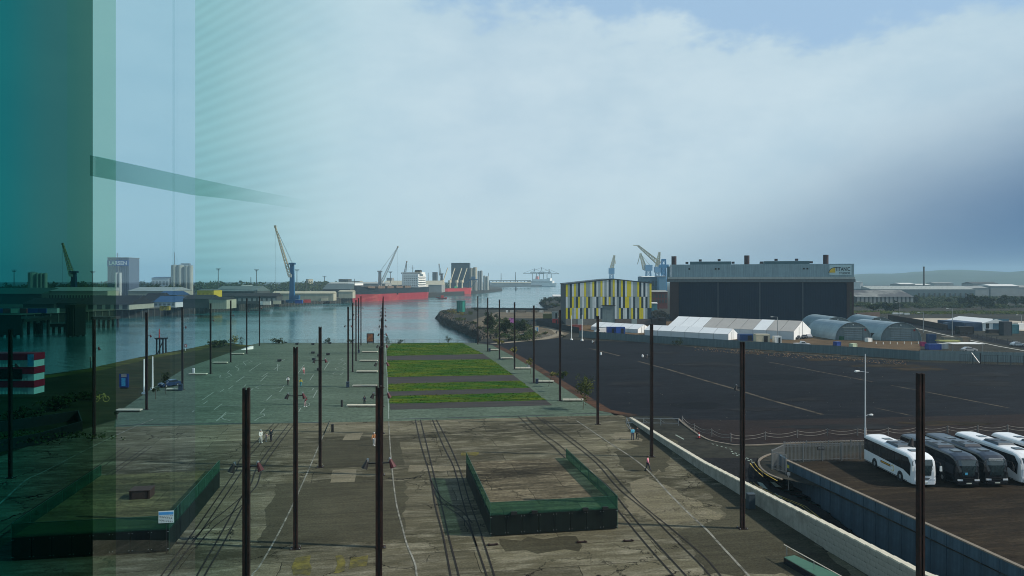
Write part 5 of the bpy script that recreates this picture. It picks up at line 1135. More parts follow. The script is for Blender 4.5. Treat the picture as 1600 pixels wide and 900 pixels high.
a, b = Vector((64.5, 304, 0)), Vector((103, 269, 0)); marquee('large long white marquee with grey roof bays in the middle', a, b, 16.5, 3.05, 6.6, 10, (3, 4, 5, 6, 8, 9))
# ================================================================== ARCHED HANGARS
m_arch = M('arched_roof', (.27, .35, .38), .45, .2, .1, .4, 0, (.2, .27, .3), (.4, .6)); m_afront = ribbed('hangar_front', (.17, .21, .225), .7, 0, .04)
def hangar(lab, fx0, fx1, fy, ytop, ln, dirx):
    g0, g1 = G(fx0, fy), G(fx1, fy+1.5); d_ = g1-g0; Wd = d_.length; r = thing('arched_hangar', lab, 'hangar', (g0.x, g0.y, 0), atan2(d_.y, d_.x), 'grey arched hangars'); hh = ZA(ytop, g0.y)
    n_ = 18; ring = []
    for i in range(n_+1):
        t_ = pi*i/n_; ring.append((Wd/2-Wd/2*cos(t_)*(1 if True else 1), hh*(sin(t_)**.92 if sin(t_) > 0 else 0)))
    nb = 8; pw = ln/nb
    vs = []
    for j in range(nb):
        m = MB()
        for i in range(n_):
            (x0, z0), (x1, z1) = ring[i], ring[i+1]; off0, off1 = dirx*j*pw, dirx*(j+1)*pw-.0
            m.add([(x0+off0, j*pw+.03, z0), (x1+off0, j*pw+.03, z1), (x1+off1, (j+1)*pw, z1), (x0+off1, (j+1)*pw, z0)], [(0, 1, 2, 3)])
        m.build('roof_section', m_arch, r, smooth=True)
    vs = [(x, .5, z*.985) for x, z in ring]; m = MB(); m.add(vs, [tuple(range(n_+1))]); m.build('front_wall', m_afront, r)
    rim = MB(); [rim.bar((ring[i][0], -.02, ring[i][1]), (ring[i+1][0], -.02, ring[i+1][1]), .1) for i in range(n_)]; rim.build('front_rim', M('rim_grey', (.3, .36, .38), .5), r)
    dz = hh*.68; w2 = Wd*.26
    for k in (-1, 0): MB().bb(Wd*.5+k*w2*.95+.0, Wd*.5+(k+1)*w2*.95-.08, .3, .45, 0, dz).build('sliding_door', ribbed('door_ribs', (.20, .235, .245), .8, 2, .05), r)
    MB().bb(Wd*.2, Wd*.86, .1, .4, dz+.05, dz+.25).build('door_track', m_dwhite, r); MB().cyl((Wd/2, .1, hh*.86), (Wd/2, .35, hh*.86), .22, n=8).build('lamp', m_white, r)
    MB().cyl((Wd*.83, .1, dz-.6), (Wd*.83, .3, dz-.6), .35, n=10).build('round_sign', m_red, r)
    return r
hangar('front left grey arched hangar with pale sliding doors', 1305, 1362, 531, 503, 22, -.42); hangar('front right grey arched hangar with pale sliding doors', 1376, 1440, 532, 503.5, 22, -.42)
hangar('rear left arched hangar behind the front pair', 1283, 1336, 519, 495, 24, -.42); hangar('rear right arched hangar between the front pair', 1352, 1400, 519, 495, 24, -.42)
# ================================================================== HOARDING, FENCES
m_hoard = M('hoarding_grey', (.115, .155, .165), .8, 0, .15, .3, 0, (.09, .12, .13), (.4, .6), streak=.25); m_hoard2 = ribbed('hoarding_pale', (.21, .25, .25), .35, 0, .04)
def hoarding(lab, pts, hgt, mat, pw=2.4, name='hoarding', tops=None):
    r = thing(name, lab, 'fence', (0, 0, 0)); ms = {}
    for (a, b) in zip(pts, pts[1:]):
        a, b = G(*a), G(*b); d_ = b-a; n_ = max(1, round(d_.length/pw)); q = d_.length/n_; rz = atan2(d_.y, d_.x); pn = MB().box((0, 0, hgt/2+.05), (q-.035, .05, hgt)).build('panel', mat, r); ps = MB().box((0, .08, hgt/2), (.09, .09, hgt+.05)).build('post', m_black, r)
        for i in range(n_):
            p = a+d_*((i+.5)/n_); e = a+d_*(i/n_); tl = random.uniform(-.02, .02)
            (pn if i == 0 else piece('panel', pn, r)).matrix_local = Matrix.Translation((p.x, p.y, random.uniform(-.03, .03))) @ Matrix.Rotation(rz+tl*.3, 4, 'Z') @ Matrix.Rotation(tl, 4, 'X')
            (ps if i == 0 else piece('post', ps, r)).matrix_local = Matrix.Translation((e.x, e.y, 0)) @ Matrix.Rotation(rz, 4, 'Z')
    return r
hoarding('long grey boarded hoarding between the asphalt lot and the marquees', [(905, 527), (1000, 534.5), (1100, 541), (1200, 547.5), (1340, 556), (1437, 563)], 2.5, m_hoard)
hoarding('pale corrugated hoarding continuing to the right edge behind the mesh gates', [(1437, 563), (1500, 564.5), (1600, 567), (1700, 569)], 2.7, m_hoard2)
palisade('mesh security fence in front of the pale hoarding', G(1500, 569), G(1640, 573), 2.6, .5, M('mesh_dark', (.05, .055, .06), .6), 3.0, 'mesh_fence', 'fence')
hoarding('black site fence curving left of the striped hall', [(838, 508), (860, 512), (884, 517), (905, 521)], 2.4, M('black_hoard', (.012, .016, .02), .8, 0, .3), name='site_fence')
r = thing('gate_brace', 'pale steel brace and black post of the gate in the pale hoarding', 'gate', (0, 0, 0)); a = G(1532, 569); MB().bar(a, a+Vector((0, 0, 2.9)), .25).build('gate_post', m_black, r); MB().bar(G(1530, 568)+Vector((0, 0, .2)), G(1518, 566.5)+Vector((0, 0, 2.6)), .16).build('brace', m_steel, r)
# yard bits
def boxthing(name, lab, cat, px, py, d, mat, rz=0, lid=None, door=True, grp=None):
    g_ = G(px, py); r = thing(name, lab, cat, (g_.x, g_.y, Z3), rz, grp); MB().box((0, 0, d[2]/2), d).build('body', mat, r)
    MB().box((0, 0, d[2]+.05), (d[0]+.1, d[1]+.1, .1)).build('roof', lid or mat, r)
    for s_ in (-1, 1):
        for t_ in (-1, 1): MB().box((s_*d[0]/2, t_*d[1]/2, d[2]/2), (.14, .14, d[2]-.02)).build('corner_post', mat, r)
    if door: MB().box((d[0]*.2, -d[1]/2-.03, d[2]*.45), (d[0]*.3, .05, d[2]*.8)).build('door', m_black if door is True else door, r)
    return r
boxthing('container', 'dark blue site container, left one in front of the small marquee', 'container', 954.5, 522.5, (3.2, 2.6, 2.9), m_blue); boxthing('container', 'bright blue site container, right one in front of the small marquee', 'container', 969, 523, (3.4, 2.6, 3.0), M('bright_blue', (.015, .07, .33), .5))
boxthing('container', 'faded red container below the striped hall', 'container', 902, 516, (4.6, 2.5, 2.2), M('faded_red', (.28, .06, .045), .7, 0, .2), door=False)
boxthing('container', 'ochre container beyond the trees by the dock', 'container', 857, 497.5, (6.0, 2.5, 2.6), M('ochre', (.22, .20, .07), .7, 0, .15), door=False); 
boxthing('container', 'small red container left of the striped hall', 'container', 867.5, 507.5, (2.7, 2.5, 2.8), m_red); boxthing('cabin', 'pale grey cabin stacked above the red container', 'cabin', 867, 500.5, (3.0, 2.5, 4.6), m_dwhite)
boxthing('container', 'blue tarpaulin covered stack right of the front marquee', 'container', 1165, 532, (5.0, 3.0, 2.2), M('blue_tarp', (.01, .05, .16), .6, 0, .3, 2)); boxthing('container', 'cream box trailer behind the hoarding', 'container', 1190, 536, (4.6, 3.0, 3.0), M('cream', (.50, .46, .34), .6))
boxthing('portable_cabin', 'small white cabin behind the hoarding with a lifted lid', 'cabin', 1214, 536.5, (2.2, 2.2, 2.4), m_white)
g_ = G(1253, 541.5); car('white pickup truck parked behind the hoarding', (g_.x, g_.y, Z3), R(170), (.6, .6, .6), 'pickup'); g_ = G(938, 521); car('white van at the left end of the small marquee', (g_.x, g_.y, Z3), R(15), (.65, .66, .66), 'van')
for px, lab in ((1246, 'first dark parked car below the big marquee gable'), (1256, 'second dark parked car below the big marquee gable'), (1264, 'third silver car below the big marquee gable')): g_ = G(px, 530-(px-1246)*.1); car(lab, (g_.x, g_.y, Z3), R(80), (.03, .035, .04) if px < 1260 else (.35, .36, .38))
for i, (px, py, c_, lab) in enumerate(((1308, 540, m_blue, 'small blue covered trailer in the gravel yard'), (1333, 543, M('pale_lime', (.42, .5, .36), .6), 'pale lime crate in the gravel yard'), (1357, 534, m_white, 'white square tank beside the hangars'), (1315, 531, M('dull_green', (.03, .12, .06), .6), 'green drum by the front left hangar'), (1409, 557, M('teal_box', (.02, .2, .17), .6), 'teal box at the foot of the hoarding'), (1367, 530, m_black, 'black skip between the front hangars, left one'), (1379, 531, m_black, 'black skip between the front hangars, right one'), (1290, 527, m_black, 'black opening canopy beside the front left hangar'))):
    d_ = (1.7, 1.5, 1.2) if c_ is not m_black else (2.2, 2, 2.2)
    boxthing('crate', lab, 'crate', px, py, d_, c_, R(20), door=False)
random.seed(11)
for i in range(7):
    px = 1369+i*11; g_ = G(px, 537.5+(i % 2)*.6); o = MB().cyl((0, 0, 0), (0, 0, .8), .13, .1, 6).build('marker_post', m_white, loc=(g_.x, g_.y, Z3), label=f'short white marker post in the gravel yard, {ORD[i]} from the left', cat='post', group='white marker posts in the yard')
for px, py, t_, lab in ((893, 531, 493, 'white flagpole by the black site fence, left one'), (909.5, 532, 492, 'white flagpole by the black site fence, right one')):
    g_ = G(px, py); h_ = ZA(t_, g_.y); r = thing('flagpole', lab, 'flagpole', (g_.x, g_.y, 0), group='white flagpoles by the lot'); MB().cyl((0, 0, 0), (0, 0, h_), .14, .1, 8).build('mast', m_white, r); MB().cyl((0, 0, 0), (0, 0, .4), .55, .4, 8).build('foot', m_white, r)
for px, py, t_, lab in ((1215, 533, 495, 'thin lamp post in front of the big marquee'), (1406, 497, 473, 'lamp post at the near end of the pale hardstanding'), (1443, 520, 488, 'tall lamp post beside the front right hangar'), (1488, 524, 482, 'lamp post in front of the pale hardstanding with two heads'), (1596, 512, 492, 'lamp post at the right edge above the parked car'), (1366, 485, 474, 'lamp post behind the rear hangar')):
    g_ = G(px, py); h_ = ZA(t_, g_.y); r = thing('lamp_post', lab, 'lamp post', (g_.x, g_.y, 0), group='thin lamp posts of the harbour roads'); MB().cyl((0, 0, 0), (0, 0, h_), .14, .09, 6).build('pole', m_steel, r); MB().bar((0, 0, h_-.1), (-1.8, 0, h_), .12).build('arm', m_steel, r); MB().box((-2.0, 0, h_), (.9, .3, .18)).build('lamp_head', m_white, r)
# lot stray items
for px, py, lab in ((926, 535.5, 'small white ball light on the asphalt near the fourth right column'), (939, 554.5, 'tiny white buoy on the asphalt beside the fourth right column'), (1004, 558, 'tiny white buoy left of the third right column')):
    g_ = G(px, py); r = thing('ball_marker', lab, 'marker', (g_.x, g_.y, Z2)); MB().cyl((0, 0, 0), (0, 0, .5), .25, .3, 10).cyl((0, 0, .5), (0, 0, .75), .3, .12, 10).build('ball', m_white, r)
shrub(1060, 540, 16, 12, 'dark bush growing at the hoarding in front of the marquees', m_leafd, 420, grp='bushes at the hoarding')
# ================================================================== PROMONTORY
def tree(px, py, w_, h_, lab, mat=m_leafd, n_=700, grp='trees', z=0, trunk=True, leafsize=None):
    g_ = G(px, py, z); sc = g_.y/F; r = thing('tree', lab, 'tree', (g_.x, g_.y, z), group=grp); W, Hh = w_*sc, h_*sc; m = MB()
    m.tube([(0, 0, 0), (.1*W*.2, 0, Hh*.3), (0, .05*W, Hh*.6)], max(.12, W*.035), 6)
    for k in range(6): a_ = k*1.05+random.random(); m.cyl((0, 0, Hh*(.18+.07*k)), (cos(a_)*W*.36, sin(a_)*W*.3, Hh*(.4+.07*k)), max(.07, W*.015), .04, 5)
    m.build('trunk', m_bark, r); mb = MB()
    for k in range(6):
        a_ = random.uniform(0, 2*pi); rr = random.uniform(.05, .27); leaves(mb, (cos(a_)*W*rr, sin(a_)*W*rr, Hh*random.uniform(.3, .72)), (W*.24, W*.24, Hh*.19), n_//6, leafsize or max(.2, W*.045))
    mb.build('crown', mat, r); return r
tree(765, 518, 24, 36, 'large dark tree on the promontory behind the ninth right column', n_=2600, leafsize=.32, grp='trees on the promontory'); tree(790, 526, 22, 31, 'tall dark tree on the promontory right of the large one', n_=2400, leafsize=.32, grp='trees on the promontory')
tree(817, 520, 28, 22, 'round dark tree on the promontory, rightmost', n_=3000, leafsize=.30, grp='trees on the promontory'); tree(776, 500, 12, 12, 'small tree behind the large promontory tree', n_=420, grp='trees on the promontory'); tree(802, 512, 14, 12, 'low dark tree between the two rightmost promontory trees', n_=420, grp='trees on the promontory')
for i, (px, py, w_, h_, mt, lab) in enumerate([(696, 492, 16, 8, m_leafd, 'dark scrub at the tip of the promontory'), (708, 492, 18, 9, m_leafy, 'yellow green scrub left of the green tower'), (722, 494, 14, 7, m_leafy, 'yellow green scrub in front of the green tower'), (735, 492, 14, 6, m_leaf, 'low scrub right of the green tower'), (722, 502, 22, 7, m_leaf, 'scrub half way along the promontory bank'), (740, 508, 20, 8, m_leafd, 'dark scrub on the near promontory bank'), (750, 516, 16, 8, m_leafd, 'dark scrub behind the tenth right column'), (745, 486, 12, 6, m_leafd, 'scrub on the far side of the promontory'), (822, 530, 20, 7, m_leafy, 'yellow green bush on the grass verge of the path'), (838, 526, 22, 6, m_leaf, 'low bush inside the path curve'), (800, 532, 24, 7, m_leafd, 'dark hedge along the near side of the path'), (852, 523, 14, 6, m_leaf, 'low bush at the right of the path curve'), (775, 534, 16, 5, m_leafy, 'yellow green tuft at the end of the railing'), (880, 527, 14, 5, m_leafd, 'dark bush at the foot of the site fence')]): shrub(px, py, w_, h_, lab, mt, 300, grp='scrub on the promontory')
random.seed(21)
mb = MB()
for a, b in zip(prom_top[-9:], prom_top[-8:]):
    for _ in range(90):
        t_ = random.random(); x, y = a[0]+(b[0]-a[0])*t_+random.uniform(-1, 7), a[1]+(b[1]-a[1])*t_+random.uniform(-3, 4); s_ = random.uniform(.3, 1.1); mb.box((x, y, random.uniform(-.3, .5)), (s_*1.5, s_, s_), random.uniform(0, 3), taper=.6)
mb.build('boulders', M('boulder', (.10, .09, .075), .9, 0, .4, .5, 0, (.05, .045, .04), (.4, .6), world=True), label='tumbled grey boulders along the top of the rocky shore', cat='boulders', kind='stuff')
g_ = G(720.3, 488.5); r = thing('navigation_tower', 'green glazed drum shaped tower on the tip of the promontory', 'tower', (g_.x, g_.y, 0)); th = ZA(469.5, g_.y)
MB().cyl((0, 0, .6), (0, 0, th-.4), 2.8, n=20).build('glazing', M('green_glazing', (.02, .17, .14), .25, 0, .4, .35, stretch=(1, 1, .1), spec=.6), r)
m = MB()
for k in range(10): a_ = 2*pi*k/10; m.bar((cos(a_)*2.86, sin(a_)*2.86, .3), (cos(a_)*2.86, sin(a_)*2.86, th-.3), .18)
m.build('mullions', M('green_frame', (.015, .10, .08), .5), r, kind='stuff'); MB().cyl((0, 0, th-.4), (0, 0, th), 3.05, n=20).build('roof', M('tower_top', (.02, .09, .085), .6), r); MB().cyl((0, 0, 0), (0, 0, .6), 3.0, n=20).build('base', m_dk, r)
g_ = G(799.5, 509); r = thing('banner', 'pink and lilac banner between the promontory trees', 'banner', (g_.x, g_.y-2.5, 0)); MB().box((0, 0, 2.6), (2.2, .08, 2.6)).build('cloth', M('lilac', (.42, .14, .38), .7), r); MB().bar((-1.1, .06, 0), (-1.1, .06, 4), .1).bar((1.1, .06, 0), (1.1, .06, 4), .1).build('poles', m_steel, r)
g_ = G(838.5, 519.5); r = thing('kiosk_box', 'small white and blue kiosk on the path bend', 'kiosk', (g_.x, g_.y, 0)); MB().box((0, 0, 1.2), (1.4, 1.2, 2.4)).build('body', m_white, r); MB().box((0, 0, 2.46), (1.7, 1.5, .12)).build('roof', M('roof_tan', (.4, .3, .15), .6), r); MB().box((.3, -.62, 1.2), (.5, .04, 1.8)).build('door', M('kiosk_blue', (.1, .3, .5), .5), r)
for px, lab in ((816, 'dark parked car left of the path bend behind the hedge'), (826, 'black parked car beside the one behind the hedge')): g_ = G(px, 527.5); car(lab, (g_.x, g_.y, Z3), R(5), (.02, .02, .025))
palisade('white guard rail round the path bend', G(808, 533), G(862, 525.5), 1.0, .8, m_rl, 3.0, 'guard_rail', 'railing')
o = MB().bar(G(738, 483)+Vector((0, 0, .5)), G(856, 484.5)+Vector((0, 0, .5)), 1.2, 1.4).build('quay_wall', m_pile, kind='structure')
for i, (px, w_, mt) in enumerate([(792, 3, m_white), (800, 5, m_dwhite), (815, 14, m_cop), (835, 9, m_cop), (846, 6, m_dwhite)]):
    boxthing('material_stack', f"pale stack of dockside material on the far quay, {ORD[i]} from the left", 'stack', px, 488.3, (w_*.43, 1.4, 1.3), mt, door=False, grp='material stacks on the dock')
for px, py, w_, h_, lab in [(858, 474, 24, 10, 'dark trees on the second headland, left clump'), (872, 474, 22, 12, 'dark trees on the second headland, middle clump'), (850, 476, 14, 7, 'low scrub at the tip of the second headland'), (882, 478, 16, 12, 'dark trees on the second headland beside the striped hall'), (866, 479, 26, 7, 'low scrub on the near side of the second headland')]: tree(px, py, w_, h_, lab, n_=600, grp='trees on the second headland')
g_ = G(876, 470); 
def hall(name, lab, px0, px1, pyb, pyt, pye, dep, mw, mr_, z=0, cat='building', grp=None, windows=0, mwin=None, win_rows=1, ridge='x', Y=None, wfrac=(.35, .7)):
    """gabled shed, front eave line at row pye, ridge at pyt, base at pyb"""
    y = (H-z)*F/(pyb-HOR) if Y is None else Y; a, b = P(px0, y, z), P(px1, y, z); W = b.x-a.x; ze, zr = ZA(pye, y)-z, ZA(pyt, y)-z
    r = thing(name, lab, cat, (a.x, y, z), 0, grp)
    MB().bb(0, W, 0, dep, 0, ze).build('wall', mw, r); m = MB()
    if ridge == 'x': m.add([(-.3, -.4, ze), (W+.3, -.4, ze), (W+.3, dep/2, zr), (-.3, dep/2, zr), (W+.3, dep+.4, ze), (-.3, dep+.4, ze)], [(0, 1, 2, 3), (3, 2, 4, 5), (0, 3, 5), (1, 4, 2)])
    else: m.add([(-.4, -.3, ze), (W/2, -.3, zr), (W/2, dep, zr), (-.4, dep, ze), (W+.4, -.3, ze), (W+.4, dep, ze)], [(0, 1, 2, 3), (1, 4, 5, 2), (0, 4, 1), (3, 2, 5)])
    m.build('roof', mr_, r)
    if windows:
        pw = W/windows
        for rr in range(win_rows):
            z0 = ze*(wfrac[0]+(rr*.3 if win_rows > 1 else 0)); z1 = z0+ze*(wfrac[1]-wfrac[0])/(win_rows*.9)
            w0 = MB().bb(pw*.2, pw*.8, -.08, 0, z0, z1).build('window', mwin or m_glass, r, (0, 0, 0))
            for i in range(1, windows): piece('window', w0, r, (pw*i, 0, 0))
    return r
m_hz1 = M('far_white', (.55, .56, .55), .7, 0, .1, .2); m_hz2 = M('far_dark', (.05, .055, .055), .8, 0, .2, .1); m_hz3 = M('far_grey', (.22, .235, .23), .8, 0, .15, .1); m_hz4 = M('far_cream', (.36, .35, .27), .8, 0, .12, .1, streak=.2); m_coal = M('dark_roof', (.020, .021, .024), .85, 0, .3, .15); m_hzb = M('far_blue_roof', (.03, .075, .16), .6, 0, .1, .1)
m_paleroof = M('pale_roof', (.30, .33, .31), .6, 0, .12, .1, streak=.1)
hall('shed', 'low white roofed shed on the second headland', 864, 884, 467, 460.5, 463, 14, m_hz3, m_hz1)
# ================================================================== LEFT QUAY
GQ = 2.0
LQ = 'sheds along the far quay'
hall('warehouse', 'very long pale windowed warehouse at the far left behind the quay', 66, 168, 0, 449, 454.5, 40, m_hz4, m_paleroof, GQ, windows=22, Y=620, mwin=m_hz2, wfrac=(.30, .62), grp=LQ)
hall('warehouse', 'continuation of the pale windowed warehouse right of the blue lettered silo', 200, 268, 0, 449, 454.5, 40, m_hz4, m_paleroof, GQ, windows=15, Y=622, mwin=m_hz2, wfrac=(.30, .62), grp=LQ)
hall('warehouse', 'dark green roofed warehouse cut by the left edge of the picture', -60, 65, 0, 450, 459, 40, m_hz2, M('green_roof', (.05, .09, .08), .7, 0, .1, .1), GQ, Y=610, grp=LQ)
hall('shed', 'dark hipped coal shed at the far left, yellow lettering below its eave', 36, 84, 0, 466, 475, 26, m_hz2, m_coal, GQ, Y=505, grp=LQ); hall('shed', 'dark hipped shed second from the left on the quay', 85, 119, 0, 466, 474, 26, m_hz2, m_coal, GQ, Y=508, grp=LQ)
hall('shed', 'wide dark roofed shed with pale wall panels below the lettered silo', 122, 202, 0, 462.5, 476, 34, m_hz4, m_coal, GQ, Y=490, grp=LQ, windows=6, mwin=m_hz2, wfrac=(.1, .9))
hall('shed', 'dark shed with blue roof slope right of the lettered silo', 218, 246, 0, 458, 470, 28, m_hz3, m_coal, GQ, Y=540, grp=LQ); hall('shed', 'bright blue roofed shed on the quay', 240, 274, 0, 463, 472, 22, m_hz1, m_hzb, GQ, Y=530, grp=LQ, windows=5, mwin=m_hz3)
hall('shed', 'blue barrel roofed shed behind the bright blue one', 246, 276, 0, 455, 461, 24, m_hz2, m_hzb, GQ, Y=600, grp=LQ)
hall('shed', 'white gabled office block beside the twin silos', 237, 264, 0, 432.5, 434, 20, m_hz1, m_hzb, GQ, Y=760, grp=LQ, windows=5, win_rows=2, mwin=m_hz3)
hall('shed', 'small yellow shed front on the quay', 308, 334, 0, 452.7, 453.5, 16, M('shed_yellow', (.50, .36, .03), .6, 0, .1, .2), m_hz3, GQ, Y=560, grp=LQ, windows=4, mwin=M('shed_yellow2', (.36, .25, .02), .6), wfrac=(.2, .75))
hall('shed', 'dark open shed with a pale side below the yellow one', 327, 354, 0, 464, 468, 18, m_hz4, m_coal, GQ, Y=505, grp=LQ); hall('shed', 'dark shed left of the one below the yellow front', 286, 326, 0, 461, 467, 22, m_hz2, m_coal, GQ, Y=515, grp=LQ)
hall('shed', 'long dark shed with zigzag gables left of the blue tower crane', 334, 398, 0, 447, 455, 40, m_hz2, M('mid_roof', (.09, .12, .12), .7, 0, .2, .1), GQ, Y=640, grp=LQ, windows=9, mwin=m_coal); hall('shed', 'gabled shed behind the zigzag one', 360, 394, 0, 446, 452, 30, m_hz3, m_paleroof, GQ, Y=760, grp=LQ, ridge='y')
hall('shed', 'low dark transit shed on the quay edge left of the tower crane', 340, 432, 0, 458, 463, 16, m_hz2, m_coal, GQ, Y=610, grp=LQ, windows=12, mwin=m_hz3)
hall('shed', 'long narrow cream conveyor shed passing behind the blue tower crane', 426, 521, 0, 455, 458.5, 12, m_hz4, m_hz4, GQ, Y=700, grp=LQ); hall('shed', 'dark arched store with a pale stripe left of the big ship', 504, 547, 0, 444, 452, 40, m_hz2, M('store_roof', (.06, .085, .09), .6, 0, .1, .1), GQ, Y=830, grp=LQ)
hall('warehouse', 'pale roofed long warehouse behind the big ship', 512, 602, 0, 440.6, 443, 50, m_hz3, m_paleroof, GQ, Y=950, grp=LQ); hall('warehouse', 'pale roofed warehouse behind the ship superstructure', 598, 690, 0, 438.5, 445, 60, m_hz3, m_hz4, GQ, Y=1150, grp=LQ)
hall('shed', 'low cream shed by the bow of the big ship', 529, 551, 0, 453.5, 455.5, 14, m_hz4, m_hz4, GQ, Y=790, grp=LQ)
def silos(lab, Yd, items, mat, name='silo_group', extra=None):
    x0 = P(items[0][0], Yd).x; r = thing(name, lab, 'silo', (x0, Yd, GQ), group='silos behind the far quay')
    for a, b, t_ in items:
        xa, xb = P(a, Yd).x-x0, P(b, Yd).x-x0; hh = ZA(t_, Yd)-GQ; rr = (xb-xa)/2; MB().cyl(((xa+xb)/2, rr, 0), ((xa+xb)/2, rr, hh), rr, n=18).build('silo', mat, r, smooth=False); MB().cyl(((xa+xb)/2, rr, hh), ((xa+xb)/2, rr, hh+rr*.25), rr*1.02, rr*.3, n=18).build('silo_cap', m_hz3, r)
    return r
m_silo = M('silo_cream', (.42, .40, .32), .7, 0, .1, .1, streak=.25)
r = silos('tall twin cream silos with a dark slot between them', 760, [(265, 276, 414.5), (274, 285, 414.5), (286.5, 294, 415), (292.5, 300, 415)], m_silo)
MB().box((14, 6, ZA(413, 760)-GQ), (9, 3, 2.2)).build('top_gantry', m_steel, r); MB().bar((2.5, 6, ZA(414, 760)-GQ), (2.5, 6, ZA(394, 760)-GQ), .5).build('mast', m_steel, r)
silos('short cream silos at the far left: one wide and three slim', 780, [(40, 54, 426), (54.5, 60, 427), (60.5, 66, 427), (66.5, 72, 427)], m_silo)
# lettered silo tower
Yd = 640; a, b = P(168, Yd, GQ), P(201, Yd, GQ); r = thing('silo_tower', 'tall grey silo tower with white letters on a blue band', 'tower', (a.x, Yd, GQ)); Wt = b.x-a.x; ht = ZA(403, Yd)-GQ
MB().bb(0, Wt, 0, Wt, 0, ht).build('wall', ribbed('tower_grey', (.10, .125, .165), 1.5, 0, .1), r); zb0, zb1 = ZA(415.5, Yd)-GQ, ZA(406.5, Yd)-GQ
MB().bb(-.1, Wt+.1, -.35, -.02, zb0, zb1).build('sign_band', M('band_blue', (.015, .09, .30), .5), r); MB().bb(-.3, Wt+.3, -.3, Wt+.3, ht, ht+.5).build('parapet', m_hz3, r)
text('sign_letters', 'LARSEN', 4.6, (Wt/2, -.42, zb0+.9), (R(90), 0, 0), m_white, r, .04, bold=.1)
for xx in (.44, .62): MB().cyl((Wt*xx, -.9, ZA(458, Yd)-GQ), (Wt*xx, -.9, ZA(426, Yd)-GQ), 1.25, n=10).build('front_pipe', m_dwhite, r)
MB().box((Wt*.53, -1, ZA(461, Yd)-GQ), (5, 3, 4)).build('loading_box', m_dwhite, r); MB().bb(Wt*.5, Wt*.56, -.7, -.2, ZA(426, Yd)-GQ, zb0).build('hoist_duct', m_hz3, r)
m = MB().bar((Wt*.32, 5, ht), (Wt*.32, 5, ht+4.6), .35).bar((Wt*.32-2, 5, ht+2.6), (Wt*.32+2, 5, ht+2.6), .25).bar((Wt*.32-1.2, 5, ht+3.6), (Wt*.32+1.2, 5, ht+3.6), .2); m.build('antenna', m_steel, r)
# mobile harbour cranes
m_boom = M('boom_cream', (.45, .38, .26), .6, 0, .1, .5); m_cblue = M('crane_blue', (.015, .08, .18), .5, 0, .15, .3); m_boomd = M('boom_tan', (.33, .27, .17), .6)
def harbour_crane(lab, Yd, tx, tbase, ttop, tip, boomroot, blue=m_cblue, boom=m_boom, tw=4.2, z=GQ, lat=16, hook=None, cab=True, grp='harbour cranes'):
    q = lambda px, py: (P(px, Yd).x-x0, 0, ZA(py, Yd)-z)
    x0 = P(tx, Yd).x; r = thing('harbour_crane', lab, 'crane', (x0, Yd, z), group=grp); T = q(tx, ttop)[2]
    MB().box((0, 0, 1.9), (9, 9, 1.4)).box((0, 0, .6), (12, 3, 1.1)).box((0, 0, .5), (3, 12, .9)).build('chassis', blue, r)
    MB().box((0, 0, 2.6+(T-2.6)/2), (tw, tw*.8, T-2.6), taper=.72).build('tower', blue, r); MB().box((0, 0, T), (tw*1.25, tw*.9, 1.6)).build('tower_head', blue, r)
    if cab: MB().box((tw*.9, -.5, 4.6), (5.5, 4.5, 3.6)).build('machine_house', blue, r)
    b0_, b1_ = q(*boomroot), q(*tip); MB().box((b0_[0]+(tw*.1), -.5, b0_[2]), (3, 3, 2.6)).build('operator_cab', m_dwhite, r)
    m = MB(); lattice(m, b0_, b1_, tw*.62, tw*.22, lat, .24); m.build('boom', boom, r); MB().box(b1_, (1.8, 1.2, 2.0)).build('boom_head', m_boomd, r)
    m = MB(); m.bar((0, 0, T), b1_, .14).bar((.6, .5, T), b1_, .12); hk = hook or tip[0]; hx = b1_[0]; m.bar((hx, 0, b1_[2]), (hx, 0, 3), .12); m.build('cables', m_black, r); MB().box((hx, 0, 2.4), (1.6, 1.2, 2.2)).build('hook_block', m_black, r); return r
harbour_crane('blue towered mobile harbour crane with a tall cream lattice jib', 640, 456.5, 462, 412, (430, 354), (453, 431))
harbour_crane('dark harbour crane with a leaning tan jib behind the lettered silo, left one', 690, 115.5, 460, 425, (98, 381), (112, 430), M('crane_navy', (.01, .03, .09), .5), M('boom_yellow', (.36, .30, .12), .6), 5)
harbour_crane('grey harbour crane whose jib leans right over the big ship', 930, 593.5, 455, 424, (621.5, 386), (597, 440), M('crane_grey', (.22, .23, .24), .6), M('jib_grey', (.28, .30, .30), .6), 4.5, cab=False, lat=14)
harbour_crane('small dark harbour crane behind the white superstructure', 1010, 630.5, 455, 427, (635.5, 409), (632, 430), M('crane_dk', (.06, .06, .07), .6), M('jib_dk', (.12, .12, .12), .6), 4.5, cab=False, lat=8)
harbour_crane('small dark harbour crane left of the red ship derricks', 1280, 690, 450, 428, (686, 413), (688, 430), M('crane_dk2', (.07, .07, .08), .6), M('jib_dk2', (.12, .12, .12), .6), 5, cab=False, lat=8)
m = None
